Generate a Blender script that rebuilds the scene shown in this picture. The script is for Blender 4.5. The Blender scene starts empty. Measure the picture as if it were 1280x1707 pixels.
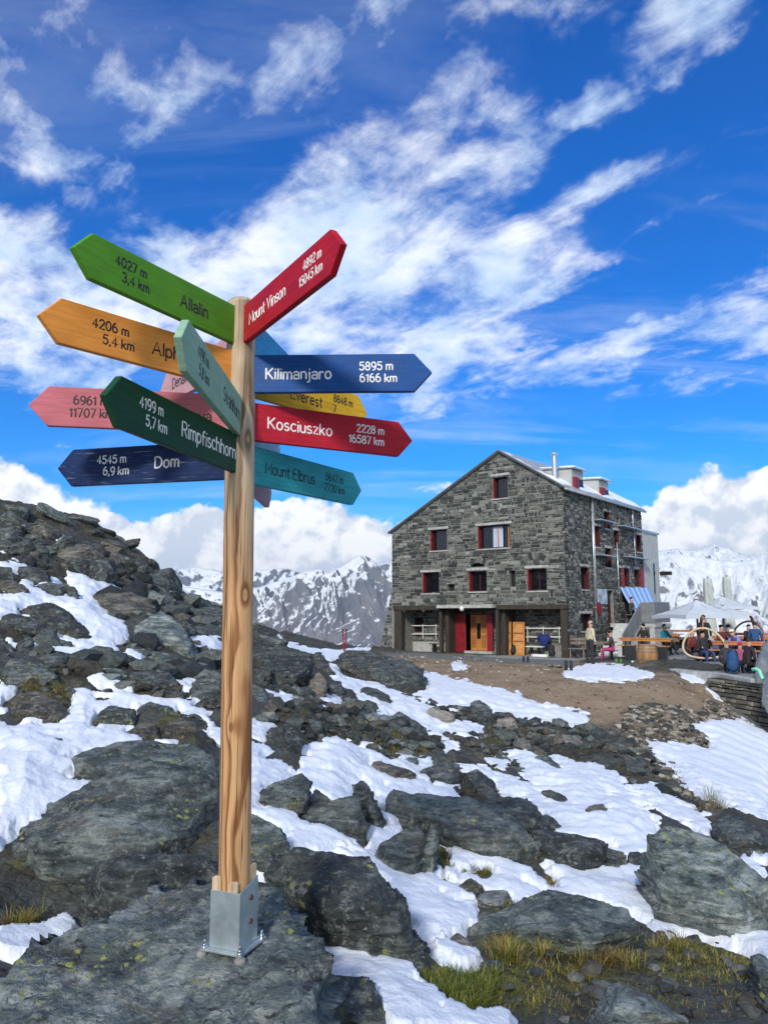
import bpy, bmesh, math, random
import numpy as np
from mathutils import Vector, Matrix, Euler
from mathutils.bvhtree import BVHTree

scene = bpy.context.scene
random.seed(7)
rng = np.random.default_rng(7)

# ------------------------------------------------------------------ camera
F = 1281.0                       # focal length in photograph pixels (1280 x 1707)
CX, CY = 640.0, 853.5
PITCH = math.radians(7.6)
EYE = 2.0                        # eye height above the hut's forecourt
cam_d = bpy.data.cameras.new('camera')
cam = bpy.data.objects.new('camera', cam_d)
scene.collection.objects.link(cam)
cam.location = (0, 0, EYE)
cam.rotation_euler = (math.pi / 2 + PITCH, 0, 0)
cam_d.sensor_fit = 'VERTICAL'
cam_d.sensor_height = 24.0
cam_d.lens = 24.0 * F / 1707.0
cam_d.clip_start = 0.05
cam_d.clip_end = 60000
scene.camera = cam

# ------------------------------------------------------------------ light
SUN_AZ = math.radians(197)       # from +Y clockwise: behind the viewer, a little to the left
SUN_EL = math.radians(31)
sun_d = bpy.data.lights.new('sun', 'SUN')
sun_d.energy = 2.6
sun_d.angle = math.radians(7.0)
sun_d.color = (1.0, 0.955, 0.88)
sun = bpy.data.objects.new('sun', sun_d)
scene.collection.objects.link(sun)
sdir = Vector((math.sin(SUN_AZ) * math.cos(SUN_EL), math.cos(SUN_AZ) * math.cos(SUN_EL), math.sin(SUN_EL)))
sun.rotation_euler = sdir.to_track_quat('Z', 'Y').to_euler()
sun.location = sdir * 100

scene.view_settings.view_transform = 'Standard'
scene.view_settings.look = 'None'
scene.view_settings.exposure = 0.35
scene.view_settings.gamma = 1.0
scene.view_settings.use_curve_mapping = False

# ------------------------------------------------------------------ world: Nishita sky with a cloud layer
def pix_dir(px, py):
    x = (px - CX) / F
    z = -(py - CY) / F
    c, s = math.cos(PITCH), math.sin(PITCH)
    return Vector((x, c - s * z, s + c * z)).normalized()

world = bpy.data.worlds.new('World')
scene.world = world
world.use_nodes = True

class NG:
    """Small node-graph helper."""
    def __init__(s, tree):
        s.t = tree
    def n(s, typ, **kw):
        nd = s.t.nodes.new(typ)
        for k, v in kw.items():
            setattr(nd, k, v)
        return nd
    def link(s, a, b):
        s.t.links.new(a, b)
    def put(s, sock, v):
        if v is None:
            return
        if isinstance(v, bpy.types.NodeSocket):
            s.t.links.new(v, sock)
        else:
            sock.default_value = v
    def m(s, op, a, b=None, c=None, clamp=False):
        nd = s.t.nodes.new('ShaderNodeMath')
        nd.operation = op
        nd.use_clamp = clamp
        s.put(nd.inputs[0], a); s.put(nd.inputs[1], b); s.put(nd.inputs[2], c)
        return nd.outputs[0]
    def v(s, op, a, b=None, scale=None):
        nd = s.t.nodes.new('ShaderNodeVectorMath')
        nd.operation = op
        s.put(nd.inputs[0], a); s.put(nd.inputs[1], b)
        if scale is not None:
            s.put(nd.inputs['Scale'], scale)
        return nd.outputs['Value'] if op in ('DOT_PRODUCT', 'LENGTH', 'DISTANCE') else nd.outputs[0]
    def noise(s, vec, scale=1.0, detail=4.0, rough=0.5, dist=0.0, lac=2.0, typ='FBM', color=False):
        nd = s.t.nodes.new('ShaderNodeTexNoise')
        try:
            nd.noise_type = typ
        except Exception:
            pass
        s.put(nd.inputs['Vector'], vec)
        s.put(nd.inputs['Scale'], scale); s.put(nd.inputs['Detail'], detail)
        s.put(nd.inputs['Roughness'], rough); s.put(nd.inputs['Distortion'], dist)
        s.put(nd.inputs['Lacunarity'], lac)
        return nd.outputs['Color'] if color else nd.outputs['Fac']
    def voro(s, vec, scale=1.0, feature='F1', out='Distance', rand=1.0):
        nd = s.t.nodes.new('ShaderNodeTexVoronoi')
        nd.feature = feature
        s.put(nd.inputs['Vector'], vec); s.put(nd.inputs['Scale'], scale)
        s.put(nd.inputs['Randomness'], rand)
        return nd.outputs[out]
    def ss(s, x, lo, hi, a=0.0, b=1.0):
        nd = s.t.nodes.new('ShaderNodeMapRange')
        nd.interpolation_type = 'SMOOTHSTEP'
        s.put(nd.inputs['Value'], x)
        s.put(nd.inputs['From Min'], lo); s.put(nd.inputs['From Max'], hi)
        s.put(nd.inputs['To Min'], a); s.put(nd.inputs['To Max'], b)
        return nd.outputs[0]
    def lin(s, x, lo, hi, a=0.0, b=1.0):
        nd = s.t.nodes.new('ShaderNodeMapRange')
        s.put(nd.inputs['Value'], x)
        s.put(nd.inputs['From Min'], lo); s.put(nd.inputs['From Max'], hi)
        s.put(nd.inputs['To Min'], a); s.put(nd.inputs['To Max'], b)
        return nd.outputs[0]
    def mix(s, fac, a, b, blend='MIX'):
        nd = s.t.nodes.new('ShaderNodeMix')
        nd.data_type = 'RGBA'
        nd.blend_type = blend
        s.put(nd.inputs['Factor'], fac)
        for so, v in ((nd.inputs[6], a), (nd.inputs[7], b)):
            if isinstance(v, (tuple, list)) and len(v) == 3:
                v = (*v, 1.0)
            s.put(so, v)
        return nd.outputs[2]
    def ramp(s, x, stops):
        nd = s.t.nodes.new('ShaderNodeValToRGB')
        s.put(nd.inputs[0], x)
        el = nd.color_ramp.elements
        while len(el) < len(stops):
            el.new(0.5)
        for e, (p, col) in zip(el, stops):
            e.position = p
            e.color = (*col, 1.0) if len(col) == 3 else col
        return nd.outputs[0]
    def mapv(s, vec, loc=(0, 0, 0), rot=(0, 0, 0), scale=(1, 1, 1)):
        nd = s.t.nodes.new('ShaderNodeMapping')
        s.put(nd.inputs['Vector'], vec)
        nd.inputs['Location'].default_value = loc
        nd.inputs['Rotation'].default_value = rot
        nd.inputs['Scale'].default_value = scale
        return nd.outputs[0]

def build_world():
    nt = world.node_tree
    nt.nodes.clear()
    g = NG(nt)
    out = g.n('ShaderNodeOutputWorld')
    bg = g.n('ShaderNodeBackground')
    g.link(bg.outputs[0], out.inputs[0])
    bg.inputs['Strength'].default_value = 0.112
    sky = g.n('ShaderNodeTexSky')
    sky.sky_type = 'NISHITA'
    sky.sun_disc = False
    sky.sun_elevation = SUN_EL
    sky.sun_rotation = SUN_AZ
    sky.altitude = 3000
    sky.air_density = 1.0
    sky.dust_density = 0.1
    sky.ozone_density = 2.0
    d = g.n('ShaderNodeTexCoord').outputs['Generated']
    # saturate the blue of the high-alpine sky
    hsv = g.n('ShaderNodeHueSaturation')
    hsv.inputs['Saturation'].default_value = 1.38
    hsv.inputs['Value'].default_value = 1.0
    g.link(sky.outputs[0], hsv.inputs['Color'])
    z = g.v('DOT_PRODUCT', d, (0, 0, 1))
    blue = g.mix(1.0, hsv.outputs[0], g.ramp(z, SKY_TINT), 'MULTIPLY')
    # ---- wispy high cloud: a flat layer seen in perspective
    zc = g.m('MAXIMUM', z, 0.03)
    inv = g.m('DIVIDE', 1.0, g.m('ADD', zc, 0.18))
    layer = g.v('SCALE', d, scale=inv)
    warp = g.noise(d, 5.5, 5, 0.6, color=True)
    warp = g.v('SUBTRACT', warp, (0.5, 0.5, 0.5))
    dw = g.v('ADD', d, g.v('SCALE', warp, scale=0.17))
    def blobs(lst, dd):
        tot = None
        for (px, py, rx, ry, rot, st) in lst:
            d0 = pix_dir(px, py)
            r0 = Vector((0, 0, 1)).cross(d0).normalized() * -1
            u0 = r0.cross(d0).normalized()
            if u0.z < 0:
                u0 = -u0
            a = math.radians(rot)
            e1 = (r0 * math.cos(a) + u0 * math.sin(a)) * (F / rx)
            e2 = (u0 * math.cos(a) - r0 * math.sin(a)) * (F / ry)
            rel = g.v('SUBTRACT', dd, tuple(d0))
            u = g.v('DOT_PRODUCT', rel, tuple(e1))
            w = g.v('DOT_PRODUCT', rel, tuple(e2))
            dep = g.v('DOT_PRODUCT', rel, tuple(d0 * 1.5))
            q = g.m('MULTIPLY_ADD', u, u, g.m('MULTIPLY_ADD', w, w, g.m('MULTIPLY', dep, dep)))
            b = g.m('MULTIPLY', g.m('SUBTRACT', 1.0, g.m('MULTIPLY', q, 0.5), clamp=True), st)
            tot = b if tot is None else g.m('MAXIMUM', tot, b)
        return tot
    hi = blobs(HIGH_CLOUDS, dw)
    n1 = g.noise(g.mapv(g.mapv(layer, rot=(0, 0, 0.8)), scale=(0.82, 1.38, 1)), 4.6, 9, 0.61, 0.30)
    n2 = g.noise(g.mapv(layer, loc=(3, 1, 2)), 17.0, 6, 0.62, 0.5)
    nn = g.m('ADD', g.m('MULTIPLY', n1, 0.78), g.m('MULTIPLY', n2, 0.22))
    dens = g.m('ADD', g.m('MULTIPLY', g.m('SUBTRACT', nn, 0.5), 2.7), hi)
    a_hi = g.m('MULTIPLY', g.m('ADD', g.m('MULTIPLY', g.ss(dens, 0.26, 1.0), 0.75), g.m('MULTIPLY', g.lin(dens, 0.20, 1.2), 0.25)), 1.0, clamp=True)
    a_hi = g.m('MULTIPLY', a_hi, 0.93)
    # general thin cloud for the parts of the sky outside the picture and streaks low on the right
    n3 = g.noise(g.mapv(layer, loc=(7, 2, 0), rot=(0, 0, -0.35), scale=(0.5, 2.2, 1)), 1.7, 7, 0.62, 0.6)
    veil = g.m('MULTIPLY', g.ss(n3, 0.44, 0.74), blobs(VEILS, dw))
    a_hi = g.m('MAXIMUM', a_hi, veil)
    # ---- cumulus bank along the horizon
    cu_w = g.v('SUBTRACT', g.noise(d, 13.0, 6, 0.55, color=True), (0.5, 0.5, 0.5))
    dc = g.v('ADD', d, g.v('SCALE', cu_w, scale=0.075))
    lo = blobs(LOW_CLOUDS, dc)
    nb = g.noise(d, 20.0, 7, 0.58)
    nb2 = g.noise(g.v('ADD', d, (-0.006, 0, 0.014)), 20.0, 7, 0.58)
    ld = g.m('ADD', lo, g.m('MULTIPLY', g.m('SUBTRACT', nb, 0.5), 0.75))
    a_lo = g.ss(ld, 0.40, 0.54)
    relief = g.m('MULTIPLY', g.m('SUBTRACT', nb, nb2), 4.6)
    base = g.noise(g.mapv(d, scale=(1, 1, 1.7)), 9.0, 5, 0.55)
    shade = g.m('ADD', g.m('ADD', g.lin(base, 0.40, 0.60, 0.30, 1.04), relief), g.lin(z, -0.02, 0.13, -0.14, 0.06), clamp=False)
    shade = g.m('MINIMUM', g.m('MAXIMUM', shade, 0.2), 1.06)
    c_lo = g.mix(shade, (4.3, 5.0, 6.2), (8.2, 8.3, 8.4))
    # high cloud colour: thin edges blue-white, thick parts white
    nsh = g.noise(g.mapv(layer, loc=(1, 5, 0)), 4.0, 5, 0.6)
    c_hi = g.mix(g.ss(nsh, 0.36, 0.66), (5.0, 6.3, 7.9), (8.3, 8.5, 8.8))
    # unseen broken cloud added behind the viewer for brighter, more neutral fill light
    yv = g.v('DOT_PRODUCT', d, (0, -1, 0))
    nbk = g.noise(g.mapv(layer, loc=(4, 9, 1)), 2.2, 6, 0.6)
    a_fill = g.m('MULTIPLY', g.ss(g.m('ADD', nbk, g.m('MULTIPLY', g.m('MAXIMUM', yv, -0.2), 0.22)), 0.44, 0.58), g.ss(yv, -0.30, 0.05))
    a_hi = g.m('MAXIMUM', a_hi, g.m('MULTIPLY', a_fill, 0.95))
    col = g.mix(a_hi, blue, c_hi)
    col = g.mix(a_lo, col, c_lo)
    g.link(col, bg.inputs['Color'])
    world.cycles.sampling_method = 'MANUAL'
    world.cycles.sample_map_resolution = 512

SKY_TINT = [(0.0, (0.42, 0.80, 1.05)), (0.2, (0.16, 0.98, 1.32)), (0.62, (0.0, 1.06, 1.55)), (1.0, (0.3, 0.8, 1.1))]
# (px, py, rx, ry, rotation, strength)
HIGH_CLOUDS = [
    (620, 400, 230, 150, 25, 1.0), (440, 470, 260, 100, 12, 0.95), (160, 500, 230, 95, 8, 1.0), (250, 410, 180, 40, 5, .62),
    (660, 260, 130, 80, 45, 0.72), (740, 160, 55, 90, -25, 0.62), (520, 130, 110, 60, 20, 0.52),
    (820, 480, 150, 85, 25, 0.85), (720, 570, 190, 75, 0, 0.80), (960, 340, 150, 42, 18, 0.66), (820, 200, 70, 70, 0, .40),
    (70, 70, 160, 120, 30, 0.50), (330, 170, 90, 90, 30, 0.42), (90, 250, 110, 45, -25, 0.50),
    (640, 30, 70, 40, 30, 0.66), (800, 15, 140, 32, 5, 0.60), (1170, 20, 100, 45, 12, 0.80), (930, 30, 100, 30, 0, .5),
    (985, 160, 60, 20, 10, 0.50), (860, 185, 60, 60, 40, .42), (1060, 560, 190, 36, 10, 0.60), (1230, 540, 120, 60, 10, 0.62),
    (860, 640, 230, 36, 8, 0.55), (40, 610, 140, 60, 0, 0.80), (1000, 440, 200, 16, 22, .50), (1250, 620, 100, 40, 5, .45),
    (740, 810, 90, 14, 5, 0.62), (600, 690, 150, 25, 0, .35),
]
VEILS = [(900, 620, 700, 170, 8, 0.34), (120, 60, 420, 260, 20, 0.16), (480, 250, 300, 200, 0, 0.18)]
LOW_CLOUDS = [
    (560, 910, 150, 62, 0, 0.95), (370, 905, 130, 52, 0, 0.95), (250, 920, 110, 48, 0, 0.9), (130, 895, 90, 36, 0, .85),
    (470, 872, 100, 38, 10, .85), (330, 872, 80, 30, 0, .75), (90, 868, 60, 22, 0, .75), (690, 872, 40, 24, 0, .8), (30, 825, 34, 12, 0, .6),
    (620, 945, 300, 40, 0, 0.95), (300, 945, 300, 40, 0, 0.95), (120, 930, 300, 60, 0, .95),
    (1190, 850, 80, 60, 20, .9), (1270, 860, 110, 70, 0, 1.0), (1180, 890, 150, 48, 0, .95), (1130, 895, 90, 35, 0, .85), (1400, 880, 200, 90, 0, 1.0),
    (-150, 860, 240, 90, 0, 1.0), (1700, 880, 200, 100, 0, 1.0),
]
build_world()
# ------------------------------------------------------------------ helpers
def pix_ray(px, py):
    px = np.asarray(px, float); py = np.asarray(py, float)
    x = (px - CX) / F
    z = -(py - CY) / F
    c, s = math.cos(PITCH), math.sin(PITCH)
    return np.stack([x, c - s * z, s + c * z], -1)
def PT(px, py, Y):
    """Point seen at (px, py) lying at world distance Y in front of the viewer."""
    r = pix_ray(px, py)
    return r * (np.asarray(Y, float) / r[..., 1])[..., None] + np.array([0, 0, EYE])
def project(P):
    """World points -> photograph pixels and depth."""
    c, s = math.cos(PITCH), math.sin(PITCH)
    x, y, z = P[..., 0], P[..., 1], P[..., 2] - EYE
    dep = c * y + s * z
    up = -s * y + c * z
    d = np.where(dep > 0.02, dep, 0.02)
    return CX + F * x / d, CY - F * up / d, dep
_perm = rng.permutation(512)
_perm = np.concatenate([_perm, _perm, _perm])
_grad = rng.normal(size=(512, 3)); _grad /= np.linalg.norm(_grad, axis=1)[:, None]
def perlin(P):
    P = np.asarray(P, float)
    i = np.floor(P).astype(np.int64)
    f = P - i
    i &= 511
    w = f * f * f * (f * (f * 6 - 15) + 10)
    out = 0
    for dx in (0, 1):
        wx = w[..., 0] if dx else 1 - w[..., 0]
        for dy in (0, 1):
            wy = w[..., 1] if dy else 1 - w[..., 1]
            for dz in (0, 1):
                wz = w[..., 2] if dz else 1 - w[..., 2]
                h = _perm[_perm[_perm[(i[..., 0] + dx) & 511] + ((i[..., 1] + dy) & 511)] + ((i[..., 2] + dz) & 511)]
                gr = _grad[h & 511]
                out = out + wx * wy * wz * (gr[..., 0] * (f[..., 0] - dx) + gr[..., 1] * (f[..., 1] - dy) + gr[..., 2] * (f[..., 2] - dz))
    return out * 1.6
def fbm(P, octv=4, gain=0.5, lac=2.03):
    P = np.asarray(P, float)
    a, t = 1.0, 0
    for k in range(octv):
        t = t + a * perlin(P + 17.3 * k)
        P = P * lac; a *= gain
    return t
def ridged(P, octv=4, gain=0.5, lac=2.03):
    P = np.asarray(P, float)
    a, t = 1.0, 0
    for k in range(octv):
        t = t + a * (1 - 2 * np.abs(perlin(P + 11.7 * k)))
        P = P * lac; a *= gain
    return t
def sstep(x, a, b):
    t = np.clip((x - a) / (b - a), 0, 1)
    return t * t * (3 - 2 * t)
def poly_sd(px, py, poly):
    """Signed distance (inside positive) of many points to one polygon."""
    poly = np.asarray(poly, float)
    d2 = np.full(px.shape, 1e18)
    inside = np.zeros(px.shape, bool)
    n = len(poly)
    for k in range(n):
        x0, y0 = poly[k]; x1, y1 = poly[(k + 1) % n]
        ex, ey = x1 - x0, y1 - y0
        wx, wy = px - x0, py - y0
        t = np.clip((wx * ex + wy * ey) / (ex * ex + ey * ey + 1e-12), 0, 1)
        dx, dy = wx - t * ex, wy - t * ey
        d2 = np.minimum(d2, dx * dx + dy * dy)
        if y0 != y1:
            c = ((y0 <= py) != (y1 <= py)) & (px < (py - y0) * ex / (y1 - y0) + x0)
            inside ^= c
    return np.where(inside, 1, -1) * np.sqrt(d2)

COL = scene.collection
def link(o, parent=None):
    COL.objects.link(o)
    if parent is not None:
        o.parent = parent
    return o
def tag(o, label=None, cat=None, group=None, kind=None):
    if label: o['label'] = label
    if cat: o['category'] = cat
    if group: o['group'] = group
    if kind: o['kind'] = kind
    return o
def empty(name, loc=(0, 0, 0), rz=0.0, label=None, cat=None, group=None):
    o = bpy.data.objects.new(name, None)
    o.empty_display_size = 0.1
    link(o); o.location = loc; o.rotation_euler = (0, 0, rz)
    return tag(o, label, cat, group)
def np_mesh(name, V, Fc, mat=None, smooth=True, attrs=None):
    me = bpy.data.meshes.new(name)
    V = np.ascontiguousarray(V, np.float32)
    if isinstance(Fc, np.ndarray):
        nf, k = Fc.shape
        me.vertices.add(len(V)); me.vertices.foreach_set('co', V.ravel())
        me.loops.add(nf * k); me.loops.foreach_set('vertex_index', Fc.astype(np.int32).ravel())
        me.polygons.add(nf)
        me.polygons.foreach_set('loop_start', np.arange(0, nf * k, k, dtype=np.int32))
        me.polygons.foreach_set('loop_total', np.full(nf, k, np.int32))
    else:
        me.from_pydata([tuple(map(float, v)) for v in V], [], Fc)
    if attrs:
        for an, av in attrs.items():
            if av.ndim == 2:
                a = me.attributes.new(an, 'FLOAT_COLOR', 'POINT')
                a.data.foreach_set('color', np.ascontiguousarray(av, np.float32).ravel())
            else:
                a = me.attributes.new(an, 'FLOAT', 'POINT')
                a.data.foreach_set('value', np.ascontiguousarray(av, np.float32))
    me.update(calc_edges=True)
    me.polygons.foreach_set('use_smooth', np.full(len(me.polygons), smooth, bool))
    if mat: me.materials.append(mat)
    return me
def obj(name, me, parent=None, loc=None, rot=None):
    o = bpy.data.objects.new(name, me)
    link(o, parent)
    if loc is not None: o.location = loc
    if rot is not None: o.rotation_euler = rot
    return o
class MB:
    """Collects simple solids and links them as one mesh object."""
    def __init__(s):
        s.V = []; s.F = []; s.C = []
    def add(s, V, Fc, col=None):
        b = len(s.V)
        s.V += [tuple(map(float, v)) for v in V]
        s.F += [tuple(b + i for i in f) for f in Fc]
        s.C += [col] * len(V)
        return s
    def box(s, lo, hi, M=None, col=None, taper=None):
        x0, y0, z0 = lo; x1, y1, z1 = hi
        V = [(x0, y0, z0), (x1, y0, z0), (x1, y1, z0), (x0, y1, z0), (x0, y0, z1), (x1, y0, z1), (x1, y1, z1), (x0, y1, z1)]
        if M is not None: V = [M @ Vector(v) for v in V]
        return s.add(V, [(3, 2, 1, 0), (4, 5, 6, 7), (0, 1, 5, 4), (1, 2, 6, 5), (2, 3, 7, 6), (3, 0, 4, 7)], col)
    def prism(s, poly, axis, a, b, M=None, col=None):
        """Polygon (2-D) extruded along axis 'x','y' or 'z' between a and b."""
        n = len(poly)
        def v3(p, h):
            return {'x': (h, p[0], p[1]), 'y': (p[0], h, p[1]), 'z': (p[0], p[1], h)}[axis]
        V = [v3(p, a) for p in poly] + [v3(p, b) for p in poly]
        if M is not None: V = [M @ Vector(v) for v in V]
        Fc = [tuple(range(n - 1, -1, -1)), tuple(range(n, 2 * n))] + [(i, (i + 1) % n, n + (i + 1) % n, n + i) for i in range(n)]
        return s.add(V, Fc, col)
    def tube(s, pts, r, n=8, col=None, flat=None, closed=False):
        """Round tube through points; r a number or one per point; flat=(normal, k) squashes it along a normal."""
        pts = [Vector(p) for p in pts]
        m = len(pts)
        rs = [r] * m if isinstance(r, (int, float)) else list(r)
        V = []
        up = None
        for i, p in enumerate(pts):
            if closed:
                t = (pts[(i + 1) % m] - pts[i - 1])
            else:
                t = pts[min(i + 1, m - 1)] - pts[max(i - 1, 0)]
            if t.length < 1e-9: t = Vector((0, 0, 1))
            t.normalize()
            if flat: a = flat[0].cross(t)
            else:
                if up is None or abs(up.dot(t)) > 0.99:
                    up = Vector((0, 0, 1)) if abs(t.z) < 0.9 else Vector((1, 0, 0))
                a = up.cross(t)
            if a.length < 1e-9: a = Vector((1, 0, 0))
            a.normalize()
            b = t.cross(a).normalized()
            for k in range(n):
                th = 2 * math.pi * k / n
                V.append(p + a * (math.cos(th) * rs[i]) + b * (math.sin(th) * rs[i] * (flat[1] if flat else 1)))
        Fc = []
        for i in range(m if closed else m - 1):
            j = (i + 1) % m
            for k in range(n):
                k2 = (k + 1) % n
                Fc.append((i * n + k, i * n + k2, j * n + k2, j * n + k))
        if not closed:
            Fc.append(tuple(range(n - 1, -1, -1))); Fc.append(tuple((m - 1) * n + k for k in range(n)))
        return s.add(V, Fc, col)
    def lathe(s, prof, n=24, c=(0, 0, 0), M=None, col=None):
        V = []
        for (r, z) in prof:
            for k in range(n):
                th = 2 * math.pi * k / n
                v = Vector((c[0] + r * math.cos(th), c[1] + r * math.sin(th), c[2] + z))
                V.append(M @ v if M is not None else v)
        m = len(prof)
        Fc = [(i * n + k, i * n + (k + 1) % n, (i + 1) * n + (k + 1) % n, (i + 1) * n + k) for i in range(m - 1) for k in range(n)]
        Fc.append(tuple(range(n - 1, -1, -1))); Fc.append(tuple((m - 1) * n + k for k in range(n)))
        return s.add(V, Fc, col)
    def build(s, name, mat, parent=None, smooth=False, loc=None, rot=None, bevel=0.0, seg=2, sub=0, auto=None):
        me = bpy.data.meshes.new(name)
        me.from_pydata(s.V, [], s.F)
        if any(c is not None for c in s.C):
            a = me.attributes.new('tint', 'FLOAT_COLOR', 'POINT')
            for i, c in enumerate(s.C):
                c = c or (1, 1, 1)
                a.data[i].color = (c[0], c[1], c[2], 1)
        me.materials.append(mat)
        bm = bmesh.new(); bm.from_mesh(me)
        bmesh.ops.recalc_face_normals(bm, faces=bm.faces)
        if bevel > 0:
            ed = [e for e in bm.edges if len(e.link_faces) == 2 and e.calc_face_angle(0) > 0.5]
            bmesh.ops.bevel(bm, geom=ed, offset=bevel, segments=seg, profile=0.5, affect='EDGES', clamp_overlap=True)
        bm.to_mesh(me); bm.free()
        me.polygons.foreach_set('use_smooth', np.full(len(me.polygons), smooth, bool))
        if auto is not None:
            me.polygons.foreach_set('use_smooth', np.full(len(me.polygons), True, bool))
            try: me.set_sharp_from_angle(angle=auto)
            except Exception: pass
        return obj(name, me, parent, loc, rot)

# ------------------------------------------------------------------ materials
MATS = {}
def new_mat(name):
    m = bpy.data.materials.new(name)
    m.use_nodes = True
    m.node_tree.nodes.clear()
    g = NG(m.node_tree)
    out = g.n('ShaderNodeOutputMaterial')
    b = g.n('ShaderNodeBsdfPrincipled')
    g.link(b.outputs[0], out.inputs[0])
    MATS[name] = m
    return m, g, b
def bump(g, b, h, strength=0.5, dist=0.01):
    nd = g.n('ShaderNodeBump')
    nd.inputs['Strength'].default_value = strength
    nd.inputs['Distance'].default_value = dist
    g.link(h, nd.inputs['Height'])
    g.link(nd.outputs[0], b.inputs['Normal'])
def objc(g):
    return g.n('ShaderNodeTexCoord').outputs['Object']
def paint(name, col, rough=0.5, var=0.12, scale=8.0, metal=0.0, bumpv=0.0, spec=0.5, stretch=(1, 1, 1)):
    """Plain coat with blotchy wear."""
    m, g, b = new_mat(name)
    c = g.mapv(objc(g), scale=stretch)
    n = g.noise(c, scale, 5, 0.6)
    lo = tuple(x * (1 - 2 * var) for x in col); hi = tuple(min(1, x * (1 + 2 * var)) for x in col)
    g.put(b.inputs['Base Color'], g.mix(g.lin(n, 0.3, 0.7), lo, hi))
    g.put(b.inputs['Roughness'], g.lin(n, 0.3, 0.7, max(0, rough - 0.08), min(1, rough + 0.08)))
    b.inputs['Metallic'].default_value = metal
    b.inputs['Specular IOR Level'].default_value = spec
    if bumpv: bump(g, b, n, bumpv, 0.01)
    return m
# ------------------------------------------------------------------ terrain shape
HC = np.array([8.44, 36.0])                  # hut corner nearest the viewer (ground plan)
HU = np.array([-0.784, 0.621]); HU /= np.linalg.norm(HU)   # along the gable wall
HV = np.array([HU[1], -HU[0]])               # along the long side wall, away from the viewer
def H(s, t, z=0.0):
    p = HC + HU * s + HV * t
    return Vector((p[0], p[1], z))
CTRL_PIX = [  # (px, py, distance)
    (0, 1690, 3.1), (-200, 1690, 3.1), (300, 1700, 3.4), (520, 1640, 3.7), (250, 1560, 4.4), (640, 1690, 3.3), (820, 1690, 3.7), (1000, 1660, 4.3), (1250, 1580, 5.2), (1280, 1690, 4.0),
    (0, 1545, 4.3), (60, 1500, 4.7), (600, 1560, 4.3), (760, 1560, 4.7), (900, 1560, 5.0), (1100, 1520, 5.9),
    (0, 1330, 5.6), (150, 1280, 6.6), (330, 1330, 6.0), (480, 1400, 5.6), (700, 1440, 6.0), (900, 1440, 6.5), (1000, 1400, 7.4),
    (0, 1180, 8.2), (0, 1080, 10.2), (200, 1130, 10.0), (330, 1220, 8.2), (500, 1280, 8.0), (660, 1330, 8.0), (800, 1340, 8.6), (1000, 1330, 9.6), (1150, 1380, 8.6), (1280, 1420, 8.0),
    (0, 1000, 12.5), (120, 1020, 13.0), (270, 1060, 13.5), (420, 1120, 13.0), (560, 1180, 12.8), (700, 1230, 12.8), (850, 1260, 13.0), (960, 1270, 13.2), (1080, 1270, 14.0), (1200, 1300, 14.5), (1280, 1330, 14.0),
    (0, 935, 15.5), (0, 872, 19.0), (140, 868, 22.0), (160, 930, 19.0), (250, 985, 20.0), (330, 1030, 20.5), (430, 1085, 19.0), (520, 1115, 20.0), (620, 1150, 19.5), (720, 1170, 19.0), (800, 1170, 19.5), (900, 1180, 19.5), (1000, 1180, 20.0), (1100, 1190, 20.0),
    (270, 958, 27.0), (330, 1006, 28.0), (430, 1058, 29.0), (500, 1078, 31.0), (560, 1090, 31.0), (600, 1098, 30.0),
    (1200, 1210, 20.5), (1280, 1260, 19.0), (1270, 1195, 24.0), (1180, 1172, 23.5),
    (700, 1115, 28.5), (800, 1118, 27.2), (900, 1122, 26.4), (1000, 1130, 25.0), (1100, 1138, 23.8),
]
CTRL_XYZ = [  # ground the photograph does not show, or that is known to be level
    (0, 1.2, .2), (-2, 1.0, .2), (2, 1.0, .1), (0, -3, .6), (-4, -3, 1.6), (4, -3, -.4), (0, -12, 2.0), (-10, -8, 4), (8, -8, -2),
    (-12, 3, 3.6), (-22, 8, 8.), (8, 5, -.6), (14, 8, -2.5), (24, 14, -6), (20, 22, -4.0),
    (-14, 40, 2.0), (-6, 42, .4), (0, 46, -1.0), (-24, 32, 5.5), (-36, 50, 2), (-10, 60, -8), (0, 70, -14), (12, 80, -14), (30, 80, -16),
]
for (s, t) in ((0, 0), (3.5, 0), (7, 0), (10.2, 0), (0, 5), (0, 10), (10, 8), (5, 5)):
    p = H(s, t); CTRL_XYZ.append((p.x, p.y, 0.0))
CTRL_XYZ += [(13, 34, 0), (16, 42, 0), (22, 52, 0), (13, 28, -.05), (26, 44, -3.5), (20, 32, -2.6), (34, 58, -5), (20, 60, -1), (9.2, 27, 0), (7, 29, 0), (3, 33, 0)]

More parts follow.
